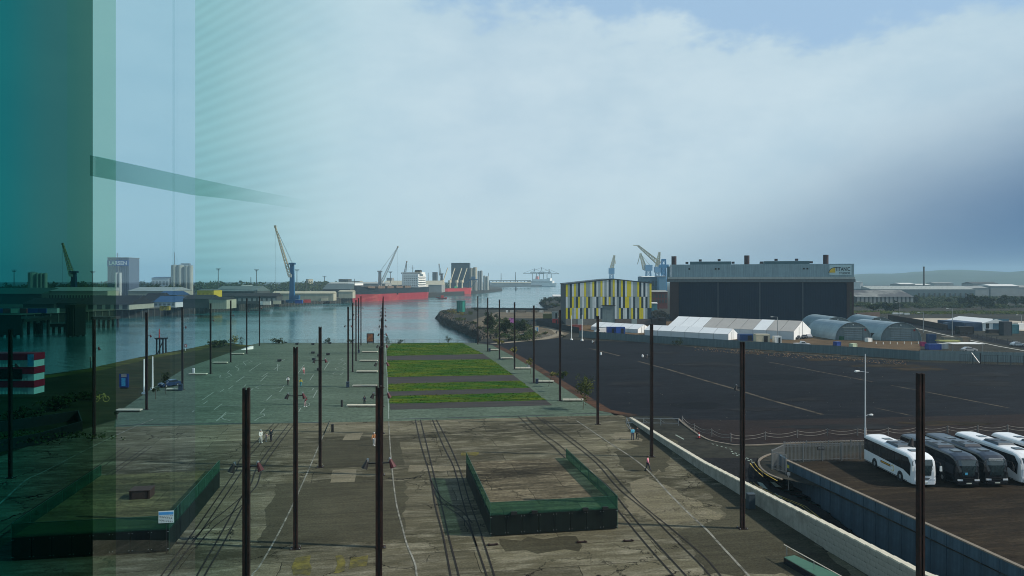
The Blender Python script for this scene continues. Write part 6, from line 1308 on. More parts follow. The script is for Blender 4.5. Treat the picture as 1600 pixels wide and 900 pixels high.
for i, (px, t_, Yd) in enumerate([(22, 422, 760), (145, 424, 800), (341, 420, 800), (401, 421.5, 800), (464, 421.5, 830), (507, 431.5, 1200), (610, 424.5, 1150), (478.5, 436, 900), (669, 426, 1500), (392, 433, 900), (763, 426, 2000), (783, 427, 2300), (805.5, 425, 2300), (650, 433, 1500)]):
    x = P(px, Yd).x; hh = ZA(t_, Yd)-GQ; r = thing('light_mast', f"tall floodlight mast above the port, {['far left', 'left of the lettered silo', 'right of the twin silos', 'midway to the tower crane', 'just right of the tower crane', 'left of the big ship', 'behind the grey crane', 'short one by the conveyor', 'between the two ships', 'short one left of the tower crane', 'over the far quay, left', 'over the far quay, middle', 'over the far quay, right', 'behind the superstructure'][i]}", 'mast', (x, Yd, GQ), group='floodlight masts of the port')
    MB().cyl((0, 0, 0), (0, 0, hh), .55*Yd/800, .3*Yd/800, 6).build('mast', m_hz2, r)
    if i < 7: MB().box((0, 0, hh), (4.5*Yd/800, 2, .5)).box((0, 0, hh-1.2), (3.2*Yd/800, 1.6, .6)).build('lamp_ring', m_hz2, r)
# quay piles
mp0 = None; qr = thing('timber_quay', 'long dark timber piled quay edge below the blue tower crane', 'quay', (0, 0, 0)); QP = [Vector((x, y, 0)) for x, y in qedge]
cnt = 0
for a, b in zip(QP[2:6], QP[3:7]):
    n_ = int((b-a).length/5.2)
    for i in range(n_):
        if cnt > 150: break
        p = a.lerp(b, i/n_)+Vector((0, -.9, 0)); o = MB().box((0, 0, -1.1), (.8, .8, 6.6)).build('pile', M('pile_grey', (.10, .095, .08), .9, 0, .3, .5), qr) if mp0 is None else piece('pile', mp0, qr)
        mp0 = mp0 or o; o.location = p; cnt += 1
for a, b in zip(QP[2:7], QP[3:8]): MB().bar(a+Vector((0, -1.2, 1.9)), b+Vector((0, -1.2, 1.9)), 1.6, .7).build('capping_beam', M('quay_cap', (.09, .085, .07), .9, 0, .3, .2), qr)
# jetties at the left edge
def jetty(lab, px0, px1, py, top, legs, dep=6):
    y = 26*F/(py-HOR); a, b = P(px0, y, -4), P(px1, y, -4); r = thing('jetty', lab, 'jetty', (a.x, y, -4)); W = b.x-a.x; hh = ZA(top, y)+4
    MB().bb(0, W, 0, dep, hh-1.5, hh).build('deck', m_pile, r)
    for k in range(legs):
        for d_ in (.5, dep-.5): MB().box((W*(k+.5)/legs, d_, (hh-1.5)/2), (.9 if legs > 1 else 1.4, .9, hh-1.5)).build('pile', m_pile, r)
    return r
rj = jetty('dark piled jetty with solid front at the left edge', -60, 38, 527, 498, 9, 20); MB().bb(.2, 27, -.3, -.05, 1.0, 10.2).build('front_boarding', m_pile, rj); jetty('dark dolphin with a deck between the first two left columns', 78, 105, 520, 506, 3); jetty('pair of tall mooring piles left of the deck', 54, 61, 522, 505, 2, 3)
rj = jetty('tall dark dolphin tower rising from the water', 101, 117, 527, 476, 2, 9); MB().bb(.15, 4.5, .4, 8.6, .5, 13.5).build('boarded_core', m_black, rj); jetty('pair of mooring piles right of the dark tower', 119, 126, 517, 500, 2, 3); jetty('dark fender platform right of the second left column', 142, 173, 513, 495, 4, 10)
# port clutter: vehicles and bins by the tower crane
random.seed(5)
for i, (px, Yd, c_) in enumerate([(412, 585, m_white), (417, 585, m_dwhite), (433, 600, m_hz4), (480, 640, m_red), (507, 700, m_hz4), (519, 720, m_dwhite), (440, 610, m_coal), (467, 620, m_blue), (3, 440, m_blue), (15, 440, m_red), (27, 440, m_hz4), (38, 440, m_red), (52, 440, m_blue), (68, 440, m_blue), (83, 440, m_dwhite), (258, 480, m_yel)]):
    x = P(px, Yd).x; r = thing('container', f"small {['white', 'dirty white', 'cream', 'red', 'cream', 'pale', 'black', 'blue', 'blue', 'red', 'cream', 'red', 'blue', 'blue', 'pale', 'yellow'][i]} container on the far quay {['left of the tower crane, first', 'left of the tower crane, second', 'in front of the conveyor', 'right of the tower crane', 'near the big ship bow', 'nearest the big ship bow', 'at the foot of the tower crane', 'just right of the tower crane base', 'at the left edge', 'second from the left edge', 'third from the left edge', 'fourth from the left edge', 'fifth from the left edge', 'sixth from the left edge', 'left of the dark dolphin tower', 'below the bright blue shed'][i]}", 'container', (x, Yd, GQ), random.uniform(-.3, .3), 'containers on the far quay')
    MB().box((0, 0, 1.5), (6, 2.6, 2.9)).build('body', c_, r); MB().box((0, 0, 3.0), (6.2, 2.8, .12)).build('roof', m_hz3, r)
# tree belts behind the port
def belt(lab, px0, px1, Yd, py_top, z, n_=9000, mat=m_leafd, dep=60, py0=None, size=None):
    mb = MB(); xa, xb = P(px0, Yd).x, P(px1, Yd).x; rr = random.Random(int(px0*7+Yd)); hmax = ZA(py_top, Yd)-z
    cl_ = [(rr.uniform(xa, xb), rr.uniform(0, dep), hmax*rr.uniform(.45, .85), rr.uniform(.05, .09)*Yd/8) for _ in range(max(12, int((px1-px0)/2.2)))]
    for _ in range(n_):
        cx_, cy_, ch, cr = rr.choice(cl_); u_ = rr.gauss(0, .5); v_ = rr.gauss(0, .5); hh = max(0, ch*(1-.5*(u_*u_+v_*v_)))*rr.uniform(.35, 1.05); p = Vector((cx_+u_*cr, Yd+cy_+v_*cr, z+hh)); s_ = (size or Yd/520)*rr.uniform(.5, 1.2)
        d_ = Vector((rr.gauss(0, 1), rr.gauss(0, 1), rr.gauss(0, 1))).normalized(); e_ = d_.orthogonal().normalized(); mb.add([p-d_*s_, p+e_*s_*.7, p+d_*s_, p-e_*s_*.7], [(0, 1, 2, 3)])
    return mb.build('woodland', mat, label=lab, cat='trees', kind='stuff')
belt('low dark scrub covering the near side of the promontory', 748, 836, 262, 520.5, 0, 7000, dep=120, size=.32)
belt('distant tree belt behind the port sheds on the left', -20, 540, 1050, 436, GQ, 14000, dep=200); belt('faint farther tree belt behind the ships', 430, 700, 1500, 439, GQ, 5000, dep=200)
belt('dark trees behind the lettered silo', 200, 240, 700, 438, GQ, 2500); belt('trees left of the lettered silo', -10, 168, 820, 441, GQ, 5000)
for i, (px0, px1, t_, Yd, mt) in enumerate([(529, 544, 436, 1350, m_hz2), (548, 562, 439, 1450, m_hz4), (490, 505, 440, 1350, m_hz3), (675.6, 682, 425, 1700, m_hz2), (604, 612, 434, 1500, m_hz3), (478, 482, 436, 1300, m_hz4)]): hall('building', f"distant {['dark tank topped block', 'cream block', 'grey block', 'dark slab tower', 'grey block', 'slim cream block'][i]} beyond the port sheds, {['left of the big ship', 'above the big ship bow', 'right of the tower crane', 'above the red ship bow', 'behind the grey crane', 'next to the tower crane jib'][i]}", px0, px1, 0, t_, t_+.3, 30, mt, m_hz3, GQ, Y=Yd, windows=3, win_rows=2, mwin=m_hz2, grp='distant blocks beyond the port')
# grain terminal
hall('grain_store', 'big dark square grain store behind the red ship', 705, 733, 0, 410.3, 410.8, 40, M('grain_dark', (.035, .055, .07), .7, 0, .15, .05), m_hz3, GQ, Y=1330)
silos('cream grain silos right of the dark grain store', 1340, [(733, 739, 419), (739, 745.5, 418)], m_silo); silos('grey grain silos in the middle of the terminal', 1400, [(746, 750, 423.5), (750, 754, 423)], M('silo_grey', (.25, .28, .28), .7, 0, .1, .1)); silos('lowest grain silos at the right end of the terminal', 1420, [(755, 759, 431), (759, 763.5, 432)], M('silo_grey2', (.3, .33, .31), .7, 0, .1, .1))
x = P(740, 1325).x; r = thing('ship_loader', 'blue ship loader in front of the grain silos', 'crane', (x, 1315, GQ)); m = MB().bar((-5, 0, 0), (-5, 0, 20), 1.5).bar((5, 0, 0), (5, 0, 20), 1.5).bar((-8, 0, 20), (8, 0, 20), 2).bar((-5, 0, 5), (5, 0, 18), .8).bar((-14, 0, 14), (-5, 0, 20), 1.2); m.build('frame', m_cblue, r); MB().box((0, 0, 23), (7, 5, 5)).build('house', m_cblue, r)
# ---------------- ships
def ship(lab, bow, stern, hb, hs, beam, split, mtop, mbot, name='cargo_ship'):
    a, b = Vector((*bow, -4)), Vector((*stern, -4)); d_ = b-a; Ln = d_.length; r = thing(name, lab, 'ship', a, atan2(d_.y, d_.x)); st_ = [0, .02, .05, .1, .2, .4, .6, .8, .92, .97, 1]
    def half(t_, f_): 
        w_ = min(1, (t_/.13)**.55) if t_ < .13 else 1
        if t_ > .9: w_ *= 1-.35*((t_-.9)/.1)**2
        return beam/2*w_*(.80+.2*f_ if t_ > .1 else .35+.65*f_)
    def top(t_): return hb+(hs-hb)*min(1, t_/.12) if t_ < .12 else hs+(.6 if t_ > .9 else 0)
    lv = [-1, split, None]
    for nm, (z0, z1), mt in (('lower_hull', (-1, split), mbot), ('upper_hull', (split+.02, None), mtop)):
        vs = []
        for t_ in st_:
            zt_ = top(t_) if z1 is None else z1
            for z in (z0, (z0+zt_)/2, zt_):
                f_ = min(1, max(0, z/hb)); rake = -6*f_*(1 if t_ == 0 else max(0, 1-t_/.05)) ; hw = half(max(t_, .0005), f_); vs += [(t_*Ln+rake, -hw, z), (t_*Ln+rake, hw, z)]
        fs = []; 
        for i in range(len(st_)-1):
            for k in range(2):
                for s_ in (0, 1): q0 = i*6+k*2+s_; fs.append((q0, q0+6, q0+8, q0+2))
        e_ = (len(st_)-1)*6; fs += [(e_, e_+1, e_+3, e_+2), (e_+2, e_+3, e_+5, e_+4), (0, 1, 3, 2), (2, 3, 5, 4)]
        MB().add(vs, fs).build(nm, mt, r)
    m = MB(); vs = []
    for t_ in st_: hw = half(max(t_, .0005), 1)*.98; vs += [(t_*Ln+(-5.5 if t_ == 0 else 0), -hw, top(t_)-.5), (t_*Ln+(-5.5 if t_ == 0 else 0), hw, top(t_)-.5)]
    m.add(vs, [(2*i, 2*i+1, 2*i+3, 2*i+2) for i in range(len(st_)-1)]); m.build('deck', M('deck_green', (.07, .06, .05), .8, 0, .2, .2), r)
    return r, Ln
bp_, sp_ = P(551, 852), P(661, 1040); r, Ln = ship('large bulk carrier with black upper and red lower hull', (bp_.x, bp_.y), (sp_.x, sp_.y), 19.5, 15.5, 30, 8.8, M('hull_black', (.012, .022, .03), .6, 0, .2, .1, streak=.2), M('hull_red', (.30, .022, .034), .6, 0, .18, .1, 0, (.38, .07, .06), (.5, .7), streak=.3))
r1 = r
for k in range(5): MB().box((28+k*25, 0, 16.6), (18, 19, 2.6)).build('hatch_cover', M('hatch', (.12, .085, .06), .8, 0, .2, .3), r)
for k in range(4): MB().cyl((41+k*25, 0, 15), (41+k*25, 0, 19.5), .6, n=6).build('deck_post', m_hz4, r)
m = MB().cyl((4, 0, 18), (4, 0, 27), .5, .3, 6).bar((2.5, 0, 24.5), (5.5, 0, 24.5), .4); m.build('foremast', m_hz2, r); MB().box((14, 4, 20.5), (22, 8, 2.2)).build('forecastle_house', m_white, r)
ss = MB().box((Ln-30, 0, 24.5), (24, 24, 18)).build('superstructure', m_white, r); MB().box((Ln-32, 0, 34.8), (12, 30, 2.6)).build('bridge', m_white, r); MB().box((Ln-38.1, 0, 35), (.2, 26, 1.3)).build('bridge_windows', m_glass, r)
for lv_ in range(5):
    for k in range(7): MB().box((Ln-42.1+.0, -9+k*3, 18.5+lv_*3.1), (.25, 1.1, 1.1)).build('window', m_glass, ss); 
for lv_ in range(5):
    for k in range(6): MB().box((Ln-39+k*3.6, -12.1, 18.5+lv_*3.1), (1.2, .25, 1.1)).build('window', m_glass, ss)
    MB().box((Ln-30, -12.6, 16.7+lv_*3.1), (25, 1.4, .3)).build('walkway', m_dwhite, ss)
MB().box((Ln-16, 0, 31), (8, 9, 12), taper=.85).build('funnel', M('funnel_yellow', (.42, .30, .06), .6), r); MB().box((Ln-16, 0, 38.2), (7, 8, 2.4), taper=.9).build('funnel_top', m_black, r); m = MB().cyl((Ln-34, 0, 36), (Ln-34, 0, 46), .5, .25, 6).bar((Ln-34, -3, 42), (Ln-34, 3, 42), .3); m.build('radar_mast', m_hz2, r)
MB().box((Ln-8, 0, 17.5), (12, 18, 4)).build('stern_house', m_dwhite, r)
bp_, sp_ = P(684, 1225), P(733, 1290); m_rh = M('red_hull2', (.40, .035, .04), .6, 0, .15, .1, streak=.2)
r, Ln = ship('smaller red ship with cream derricks beside the grain store', (bp_.x, bp_.y), (sp_.x, sp_.y), 15, 11.5, 17, 1.5, m_rh, M('boot_red', (.20, .04, .04), .7))
m_der = M('derrick_cream', (.48, .43, .31), .6)
for k, xx in enumerate((12, 30, 48, 62)):
    g2 = thing; m = MB().cyl((xx, 0, 9), (xx, 0, 24), 1.5, 1.2, 8); m.box((xx, 0, 23), (4.5, 4, 4)); d0 = m.build('derrick_post', m_der, r); MB().bar((xx+1, 0, 22), (xx+13, 0, 46), 1.3).build('derrick_boom', m_der, r)
    if k < 3: MB().box((xx+9, 0, 10.6), (11, 11, 2.6)).build('hatch_cover', M('hatch_green', (.05, .13, .09), .7), r)
MB().box((-2+6, 0, 16), (8, 10, 8)).build('bridge_house', m_dwhite, r); MB().cyl((38, -6, 11), (38, -7, 11), 4.5, n=16).build('green_drum', M('green_round', (.03, .18, .09), .6), r)
bp_, sp_ = P(676, 1245), P(690, 1270); r, Ln = ship('dark red laid up vessel behind the bow of the red ship', (bp_.x, bp_.y), (sp_.x, sp_.y), 11, 9, 12, 2, M('dark_red_hull', (.14, .03, .035), .7), M('dark_boot', (.06, .03, .03), .7)); MB().box((10, 0, 12), (10, 8, 8)).build('deckhouse', m_hz3, r); MB().cyl((10, 0, 16), (10, 0, 22), .5, n=6).build('mast', m_hz2, r)
g_ = G(691, 466.8, -4); r, Ln = ship('tiny red tug boat in midstream', (g_.x-5, g_.y), (g_.x+6, g_.y+3), 2.6, 1.6, 4, .4, m_red, m_black, 'tug_boat'); MB().box((5, 0, 3), (4, 2.6, 3)).build('wheelhouse', m_red, r); MB().cyl((5, 0, 4.5), (5, 0, 7.5), .2, n=6).build('mast', m_hz2, r)
bp_, sp_ = P(868, 2790), P(822, 2840); r, Ln = ship('white passenger ferry far down the channel', (bp_.x, bp_.y), (sp_.x, sp_.y), 14, 12, 22, 2.0, m_white, m_cblue, 'ferry')
MB().box((Ln*.5, 0, 17), (Ln*.86, 21, 10)).build('passenger_decks', m_white, r); MB().box((Ln*.45, 0, 25), (Ln*.6, 18, 6)).build('upper_deck', m_white, r); MB().box((Ln*.2, 0, 30), (12, 16, 4)).build('bridge', m_white, r); MB().box((Ln*.62, 0, 33), (11, 9, 12), taper=.8).build('funnel', M('funnel_red', (.5, .1, .06), .6), r)
for k in range(2): MB().box((Ln*.5, 11.15, 15+4*k), (Ln*.8, .2, 1)).build('window_row', m_glass, r); MB().box((Ln*.5, -10.65, 15+4*k), (Ln*.8, .2, 1)).build('window_row', m_glass, r)
# far quay frames and ship to shore cranes
r = thing('far_pier', 'long faint pier with trestle frames far down the channel', 'pier', (P(764, 2350).x, 2350, 0)); Wp_ = P(830, 2350).x-P(764, 2350).x
MB().bb(0, Wp_, 0, 12, 17.5, 20).build('deck', m_hz2, r)
for k in range(12): MB().bb(Wp_*k/12, Wp_*k/12+2.5, 2, 9, 0, 17.5).build('trestle', m_hz2, r)
hall('warehouse', 'low faint warehouse under the far pier', 768, 830, 0, 440.5, 442, 40, m_hz3, m_hz4, GQ, Y=2200)
for i, (px, h_) in enumerate([(835, 420), (846, 418), (858, 421)]):
    Yd = 3150; x = P(px, Yd).x; r = thing('gantry_crane', f"faint ship to shore gantry crane behind the ferry, {['left one', 'middle one', 'right one'][i]}", 'crane', (x, Yd, 0), group='gantry cranes behind the ferry'); T = ZA(h_, Yd)
    m = MB()
    for s_ in (-9, 9): m.bar((s_, 0, 0), (s_, 0, T*.72), 2.6)
    m.bar((-9, 0, T*.3), (9, 0, T*.3), 2); m.build('portal', m_hz2, r); MB().bar((-48, 0, T*.72), (42, 0, T*.72), 2.4).build('boom', m_hz2, r); m = MB().bar((-3, 0, T*.72), (0, 0, T*1.02), 1.8).bar((3, 0, T*.72), (0, 0, T*1.02), 1.8).bar((0, 0, T), (-46, 0, T*.74), .9).bar((0, 0, T), (40, 0, T*.74), .9); m.build('apex_frame', m_hz2, r)
g_ = G(806, 453.5, -4); r = thing('channel_beacon', 'small dark channel beacon standing far out in the river', 'beacon', (g_.x, g_.y, -4)); MB().cyl((0, 0, 0), (0, 0, 7), 2.2, 1.6, 8).build('pile', m_hz2, r); MB().cyl((0, 0, 7), (0, 0, 11), 1.0, .6, 8).build('lantern', m_cblue, r)
# ================================================================== SHIPYARD BEHIND THE HALLS
m_yel2 = M('jib_pale', (.42, .38, .22), .6); m_cb2 = M('crane_sky_blue', (.05, .22, .42), .6)
def yardcrane(lab, Yd, x_, ttop, tbase, jib, wd=7, extra=None):
    if Yd == 900: Yd = 1900; wd *= 2.1
    kk = Yd/900
    x0 = P(x_, Yd).x; r = thing('tower_crane', lab, 'crane', (x0, Yd, 0), group='shipyard cranes'); q = lambda px, py: (P(px, Yd).x-x0, 0, ZA(py, Yd)); T = ZA(ttop, Yd)
    m = MB(); lattice(m, (0, 0, 0), (0, 0, T-4), wd, wd*.55, 7, .55*kk); m.build('tower', m_cb2, r); MB().box((0, 0, T-4), (wd*1.1, wd, 7*kk)).build('machine_house', m_cb2, r); MB().box((-wd*.4, -3, T-8), (3, 3, 3)).build('cab', m_cb2, r)
    m = MB(); pts_ = [q(*p_) for p_ in jib]; lattice(m, pts_[0], pts_[1], 4.6*kk, 1.6*kk, 8, .5*kk); m.build('jib', m_yel2, r)
    m = MB(); m.bar((2, 0, T+5), pts_[1], .3*kk).bar((2, 0, T), (2, 0, T+6), .8*kk); 
    for p_, q_ in zip(pts_[1:], pts_[2:]): m.bar(p_, q_, .8*kk)
    m.build('stays', m_yel2, r); return r
yardcrane('pale jibbed blue shipyard crane above the striped hall roof', 900, 955.5, 421, 440, [(955, 424), (960, 399), (961.5, 412)], 6); yardcrane('shipyard crane with jib leaning left over the blue works', 900, 1013, 416, 440, [(1008, 421), (1000.5, 396), (996, 413)], 8)
yardcrane('shipyard crane with a nearly upright pale jib beside the big hall', 900, 1027, 419, 440, [(1027, 418), (1030.5, 394), (1029, 418)], 6.5); yardcrane('faint far shipyard crane with a long jib and forestay', 1500, 1036, 420, 440, [(1030, 412), (997, 384), (989, 383)], 8)
x0 = P(1037, 880).x; r = thing('lattice_tower', 'blue lattice tower right beside the big hall parapet', 'tower', (x0, 880, 0)); m = MB(); lattice(m, (0, 0, 0), (0, 0, ZA(405, 880)), 6.5, 4, 8, .55); m.build('lattice', m_cb2, r); MB().box((0, 0, ZA(416, 880)), (11, 6, 4)).build('platform', m_cb2, r); MB().box((0, 0, ZA(406, 880)), (4, 3, 2)).build('head', m_cb2, r)
m_blw = M('works_blue', (.06, .14, .19), .7, 0, .15, .1)
hall('works', 'blue grey works block with a pale roof edge between the two halls', 1005, 1029, 0, 431.5, 432.5, 30, m_blw, m_hz1, 0, Y=700, windows=4, win_rows=2, mwin=M('works_glass', (.03, .08, .10), .3)); hall('works', 'pale blue tall tanks block left of the big hall', 1029.5, 1041, 0, 431, 431.5, 20, M('tank_blue', (.13, .27, .38), .6, 0, .1, .2), m_hz1, 0, Y=690)
hall('brick_building', 'brick red industrial building seen between the two halls', 1019, 1043, 0, 453.5, 456, 16, M('brick_red', (.12, .035, .03), .8, 0, .2, .3), m_hz3, 0, Y=560, windows=5, win_rows=2, mwin=m_hz2); hall('shed', 'small teal hut below the brick building', 1019, 1027, 0, 472.5, 474, 6, M('teal_hut', (.06, .2, .24), .6), m_hz1, 0, Y=520)
random.seed(4); mb = MB(); g_ = G(1031, 496)
for _ in range(380): u_, v_ = random.gauss(0, .45), random.gauss(0, .45); s_ = random.uniform(.2, .9); mb.box((g_.x+u_*5.5, g_.y+5+v_*4, max(.1, 4.2*(1-.6*(u_*u_+v_*v_)))*random.uniform(.3, 1)), (s_*1.5, s_, s_), random.uniform(0, 3), taper=.6)
mb.build('rubble_heap', M('rubble_tan', (.30, .23, .17), .9, 0, .4, .6, world=True), label='heap of tan rubble between the striped hall and the big hall', cat='rubble', kind='stuff')
for i, (px, h_) in enumerate([(1024, 3.4), (1034, 3.8)]): boxthing('container', f"black container below the rubble heap, {['left', 'right'][i]} one", 'container', px, 508.5, (3.6, 2.5, h_), m_black)
# ================================================================== RIGHT DISTANCE
RD = 'distant sheds on the right'
hall('shed', 'grey ridged shed with a dark end just right of the big hall', 1338, 1428, 0, 453.5, 464, 45, m_hz2, M('ridge_roof', (.17, .18, .175), .7, 0, .3, .1, 0, (.06, .065, .07), (.45, .55)), 0, Y=640, windows=14, mwin=m_hz3, wfrac=(.1, .95), grp=RD)
x0 = P(1362, 820).x; r = thing('long_hall', 'very long pale hall with a sawtooth roof beyond the scrub', 'building', (x0, 820, 0), group=RD); Wl = P(1524, 820).x-x0; MB().bb(0, Wl, 0, 60, 0, ZA(452, 820)).build('wall', M('long_wall', (.09, .135, .15), .8, 0, .1, .1), r)
for k in range(24):
    xa, xb = Wl*k/24, Wl*(k+1)/24; ze, zr = ZA(452, 820), ZA(447, 820); MB().add([(xa+.2, 0, ze), (xb-.2, 0, ze), (xb-.2, 25, zr), (xa+.2, 25, zr), (xa+.2, 27, ze), (xb-.2, 27, ze)], [(0, 1, 2, 3), (3, 2, 5, 4), (0, 3, 4), (1, 5, 2)]).build('roof_bay', m_paleroof, r)
for k in range(11): MB().bb(Wl*(.45+k*.05), Wl*(.45+k*.05)+1.2, -1, 0, 0, ZA(458, 820)).build('door_post', m_hz2, r)
for i, (a_, b_, t_, e_, Yd, mw, lab) in enumerate([(1407, 1430, 442, 444, 1100, m_hz1, 'white roofed shed left of the chimney foot'), (1430, 1454, 443.5, 445, 1150, m_hz1, 'white roofed shed at the chimney foot'), (1548, 1592, 444, 447, 1000, m_hz1, 'long white roofed shed near the right edge'), (1520, 1560, 440.5, 443, 1200, m_hz2, 'dark long shed right of the sawtooth hall'), (1500, 1545, 447, 450, 1000, m_hz3, 'grey shed at the end of the sawtooth hall'), (1592, 1640, 446, 449, 1000, m_hz3, 'grey shed cut by the right edge'), (1344, 1348, 440, 440.5, 900, m_hz1, 'small white tower block beside the big hall'), (1460, 1490, 441, 442.5, 1500, m_hz3, 'faint grey shed right of the chimney')]): hall('shed', lab, a_, b_, 0, t_, e_, 30, m_hz3 if i != 6 else m_hz1, mw, 0, Y=Yd, grp=RD)
x0 = P(1443.5, 1050).x; r = thing('chimney', 'single tall dark chimney on the right horizon', 'chimney', (x0, 1050, 0)); T = ZA(417, 1050); MB().cyl((0, 0, 0), (0, 0, T), 1.25, 1.1, 10).build('stack', m_hz2, r); MB().cyl((0, 0, T-1), (0, 0, T+.4), 1.3, n=10).build('rim', m_hz2, r)
random.seed(9)
RT = [(1517, 481, 20, 24, 'rounded dark tree, left of the tall pair on the right'), (1534, 483, 20, 28, 'tall dark tree, left of the right hand pair'), (1546, 483, 18, 26, 'tall dark tree, right of the right hand pair'), (1569, 480, 24, 23, 'rounded tree near the right edge'), (1590, 478, 22, 16, 'lower tree by the right edge'), (1432, 476, 12, 17, 'dark tree at the end of the grey shed'), (1480, 476, 14, 10, 'small dark tree on the scrub land'), (1503, 478, 14, 13, 'small tree left of the rounded dark one'), (1610, 478, 26, 18, 'tree crossing the right edge'), (1404, 484, 16, 12, 'bushy tree right of the lamp post'), (1385, 486, 18, 14, 'dark bushy tree in front of the grey shed'), (1365, 487, 16, 12, 'dark bush beside the big hall')]
for a_ in RT: tree(a_[0], a_[1], a_[2], a_[3], a_[4], n_=1500, grp='trees on the right', leafsize=1.0)
belt('broad dark scrub and bushes across the right middle distance', 1345, 1640, 560, 474, 0, 26000, dep=110, size=.8); belt('far scrub in front of the sawtooth hall', 1345, 1640, 700, 461, 0, 9000, dep=60, size=1.0); belt('nearer low scrub bordering the pale hardstanding', 1350, 1640, 470, 487, 0, 9000, m_leaf, dep=30, size=.55)
MB().sheet([[(P(1425, 640).x, 640), (P(1510, 640).x, 640), (P(1515, 690).x, 690), (P(1430, 690).x, 690)]], .3).build('grass_field', M('pale_grass', (.10, .12, .045), .9, 0, .2, .1), kind='structure')
for i, (px, py, d_, mt, lab) in enumerate([(1489, 514.5, (7, 2.6, 2.8), M('grey_blue', (.10, .15, .21), .6), 'blue grey container on the near edge of the pale hardstanding'), (1518, 516.5, (7.5, 2.6, 3.0), m_black, 'black container left of the white shed'), (1507, 522, (6, 2.6, 3), m_black, 'black container by the dock road'), (1571, 524, (3.4, 2.5, 5.4), M('stack_dark', (.03, .04, .05), .6), 'dark double stacked container by the dock road'), (1583, 521, (3.0, 2.5, 3.6), M('stack_teal', (.07, .2, .22), .6), 'teal container right of the dark stack'), (1593, 515, (4, 2.5, 2.6), m_white, 'white container at the right edge'), (1487, 537, (6, 2.4, 2.2), M('crate_tan', (.24, .21, .16), .8), 'tan timber crate behind the pale hoarding, left one'), (1502, 537, (4.6, 2.4, 2.2), M('crate_tan2', (.22, .17, .12), .8), 'brown timber crate behind the pale hoarding, right one'), (1455, 537, (2.2, 2.2, 3.2), M('tank_navy', (.02, .05, .12), .6), 'navy drum stack behind the pale hoarding'), (1442, 541, (1.3, 1.3, 1.3), M('magenta', (.32, .03, .12), .6), 'magenta box at the edge of the gravel yard'), (1458, 546, (4, 2, 1.6), m_blue, 'blue wheeled bowser frame behind the hoarding'), (1473, 545, (2.4, 1.8, 1.6), m_dwhite, 'dirty white skip behind the hoarding'), (1550, 520.5, (4, 2, 1.4), m_black, 'low black trailer in front of the white shed')]): boxthing('container' if d_[0] > 2.9 else 'crate', lab, 'container' if d_[0] > 2.9 else 'crate', px, py, d_, mt, random.uniform(-.1, .1), door=False)
r = hall('white_shed', 'white gabled shed with a blue grey roller door on the pale hardstanding', 1536, 1576, 517, 498.5, 505, 26, m_white, m_white, 0, ridge='y'); MB().bb(4.2, 11.0, -.12, -.02, 0, 5.2).build('roller_door', M('shed_door', (.06, .14, .19), .6), r); MB().bb(1.2, 2.6, -.1, -.02, 1, 3.2).build('window', m_glass, r); MB().bb(12.6, 15, -.1, -.02, .2, 3.6).build('side_door', m_dwhite, r); MB().bb(-8, -.1, .5, 20, 0, 3.6).build('lean_to', m_cabn if False else M('leanto_blue', (.03, .06, .11), .6), r)
r = thing('canopy', 'flat white canopy roof on posts behind the pale hoarding', 'canopy', (G(1512, 553).x, G(1512, 553).y, 0)); MB().box((0, 2, 3.0), (9.5, 5, .15)).build('roof', m_white, r); MB().box((-3, 5, 3.5), (6, 3, .3)).build('tarpaulin', M('tarp_olive', (.25, .26, .08), .7), r)
for x_ in (-4.4, 4.4): MB().bar((x_, .2, 0), (x_, .2, 3), .12).build('post', m_steel, r)
g_ = G(1590, 541); car('silver white saloon car parked by the dock road at the right edge', (g_.x, g_.y, Z3), R(175), (.55, .58, .60)); g_ = G(1514, 549.5); car('white car half hidden under the canopy', (g_.x, g_.y, Z3), R(178), (.6, .6, .6))
def longwall(lab, pts, h_, mat):
    r = thing('boundary_wall', lab, 'wall', (0, 0, 0)); 
    for a, b in zip(pts, pts[1:]): a, b = G(*a), G(*b); MB().bar(a+Vector((0, 0, h_/2)), b+Vector((0, 0, h_/2)), .4, h_).build('wall_run', mat, r)
m_bwall = M('brown_wall', (.055, .038, .032), .9, 0, .2, .4)
longwall('low brown wall running along the dock road from the hangars', [(1388, 498), (1432, 506), (1480, 516)], 2.4, m_bwall); longwall('short brick wall just right of the big hall', [(1338, 499), (1374, 497)], 3.6, m_bwall)
for k in range(4):
    pass
palisade('dark roadside fence along the dock road', G(1440, 512), G(1620, 545), 1.6, 1.5, M('roadfence', (.05, .055, .06), .7), 4.0, 'road_fence', 'fence')
for i, (px, py, w_) in enumerate([(1399, 491, 9), (1408, 491, 6), (1417, 491.5, 8)]): boxthing('white_pile', f"small white heap behind the brown wall, {ORD[i]} from the left", 'pile', px, py, (w_*.35, 1.2, .9), m_white, door=False)
# distant hills, low on the right
mb = MB(); hv = []; NX, NY = 90, 8
from mathutils import noise as mn
for j in range(NY+1):
    for i in range(NX+1):
        a_ = R(8)+R(62)*i/NX; d_ = 3600+2200*j/NY; e_ = sin(pi*j/NY)**.8*(min(1, i/30))*(-5+85*mn.noise(Vector((a_*4, 1, j*.1)))+50*(i/NX)+20*mn.noise(Vector((a_*22, 2, j*.4)))); hv.append((sin(a_)*d_, cos(a_)*d_, max(.5, e_)))
mb.add(hv, [(j*(NX+1)+i, j*(NX+1)+i+1, (j+1)*(NX+1)+i+1, (j+1)*(NX+1)+i) for j in range(NY) for i in range(NX)])
mb.build('hills', M('hill_green', (.04, .055, .035), .95, 0, .4, .004, world=True), smooth=True, kind='structure')
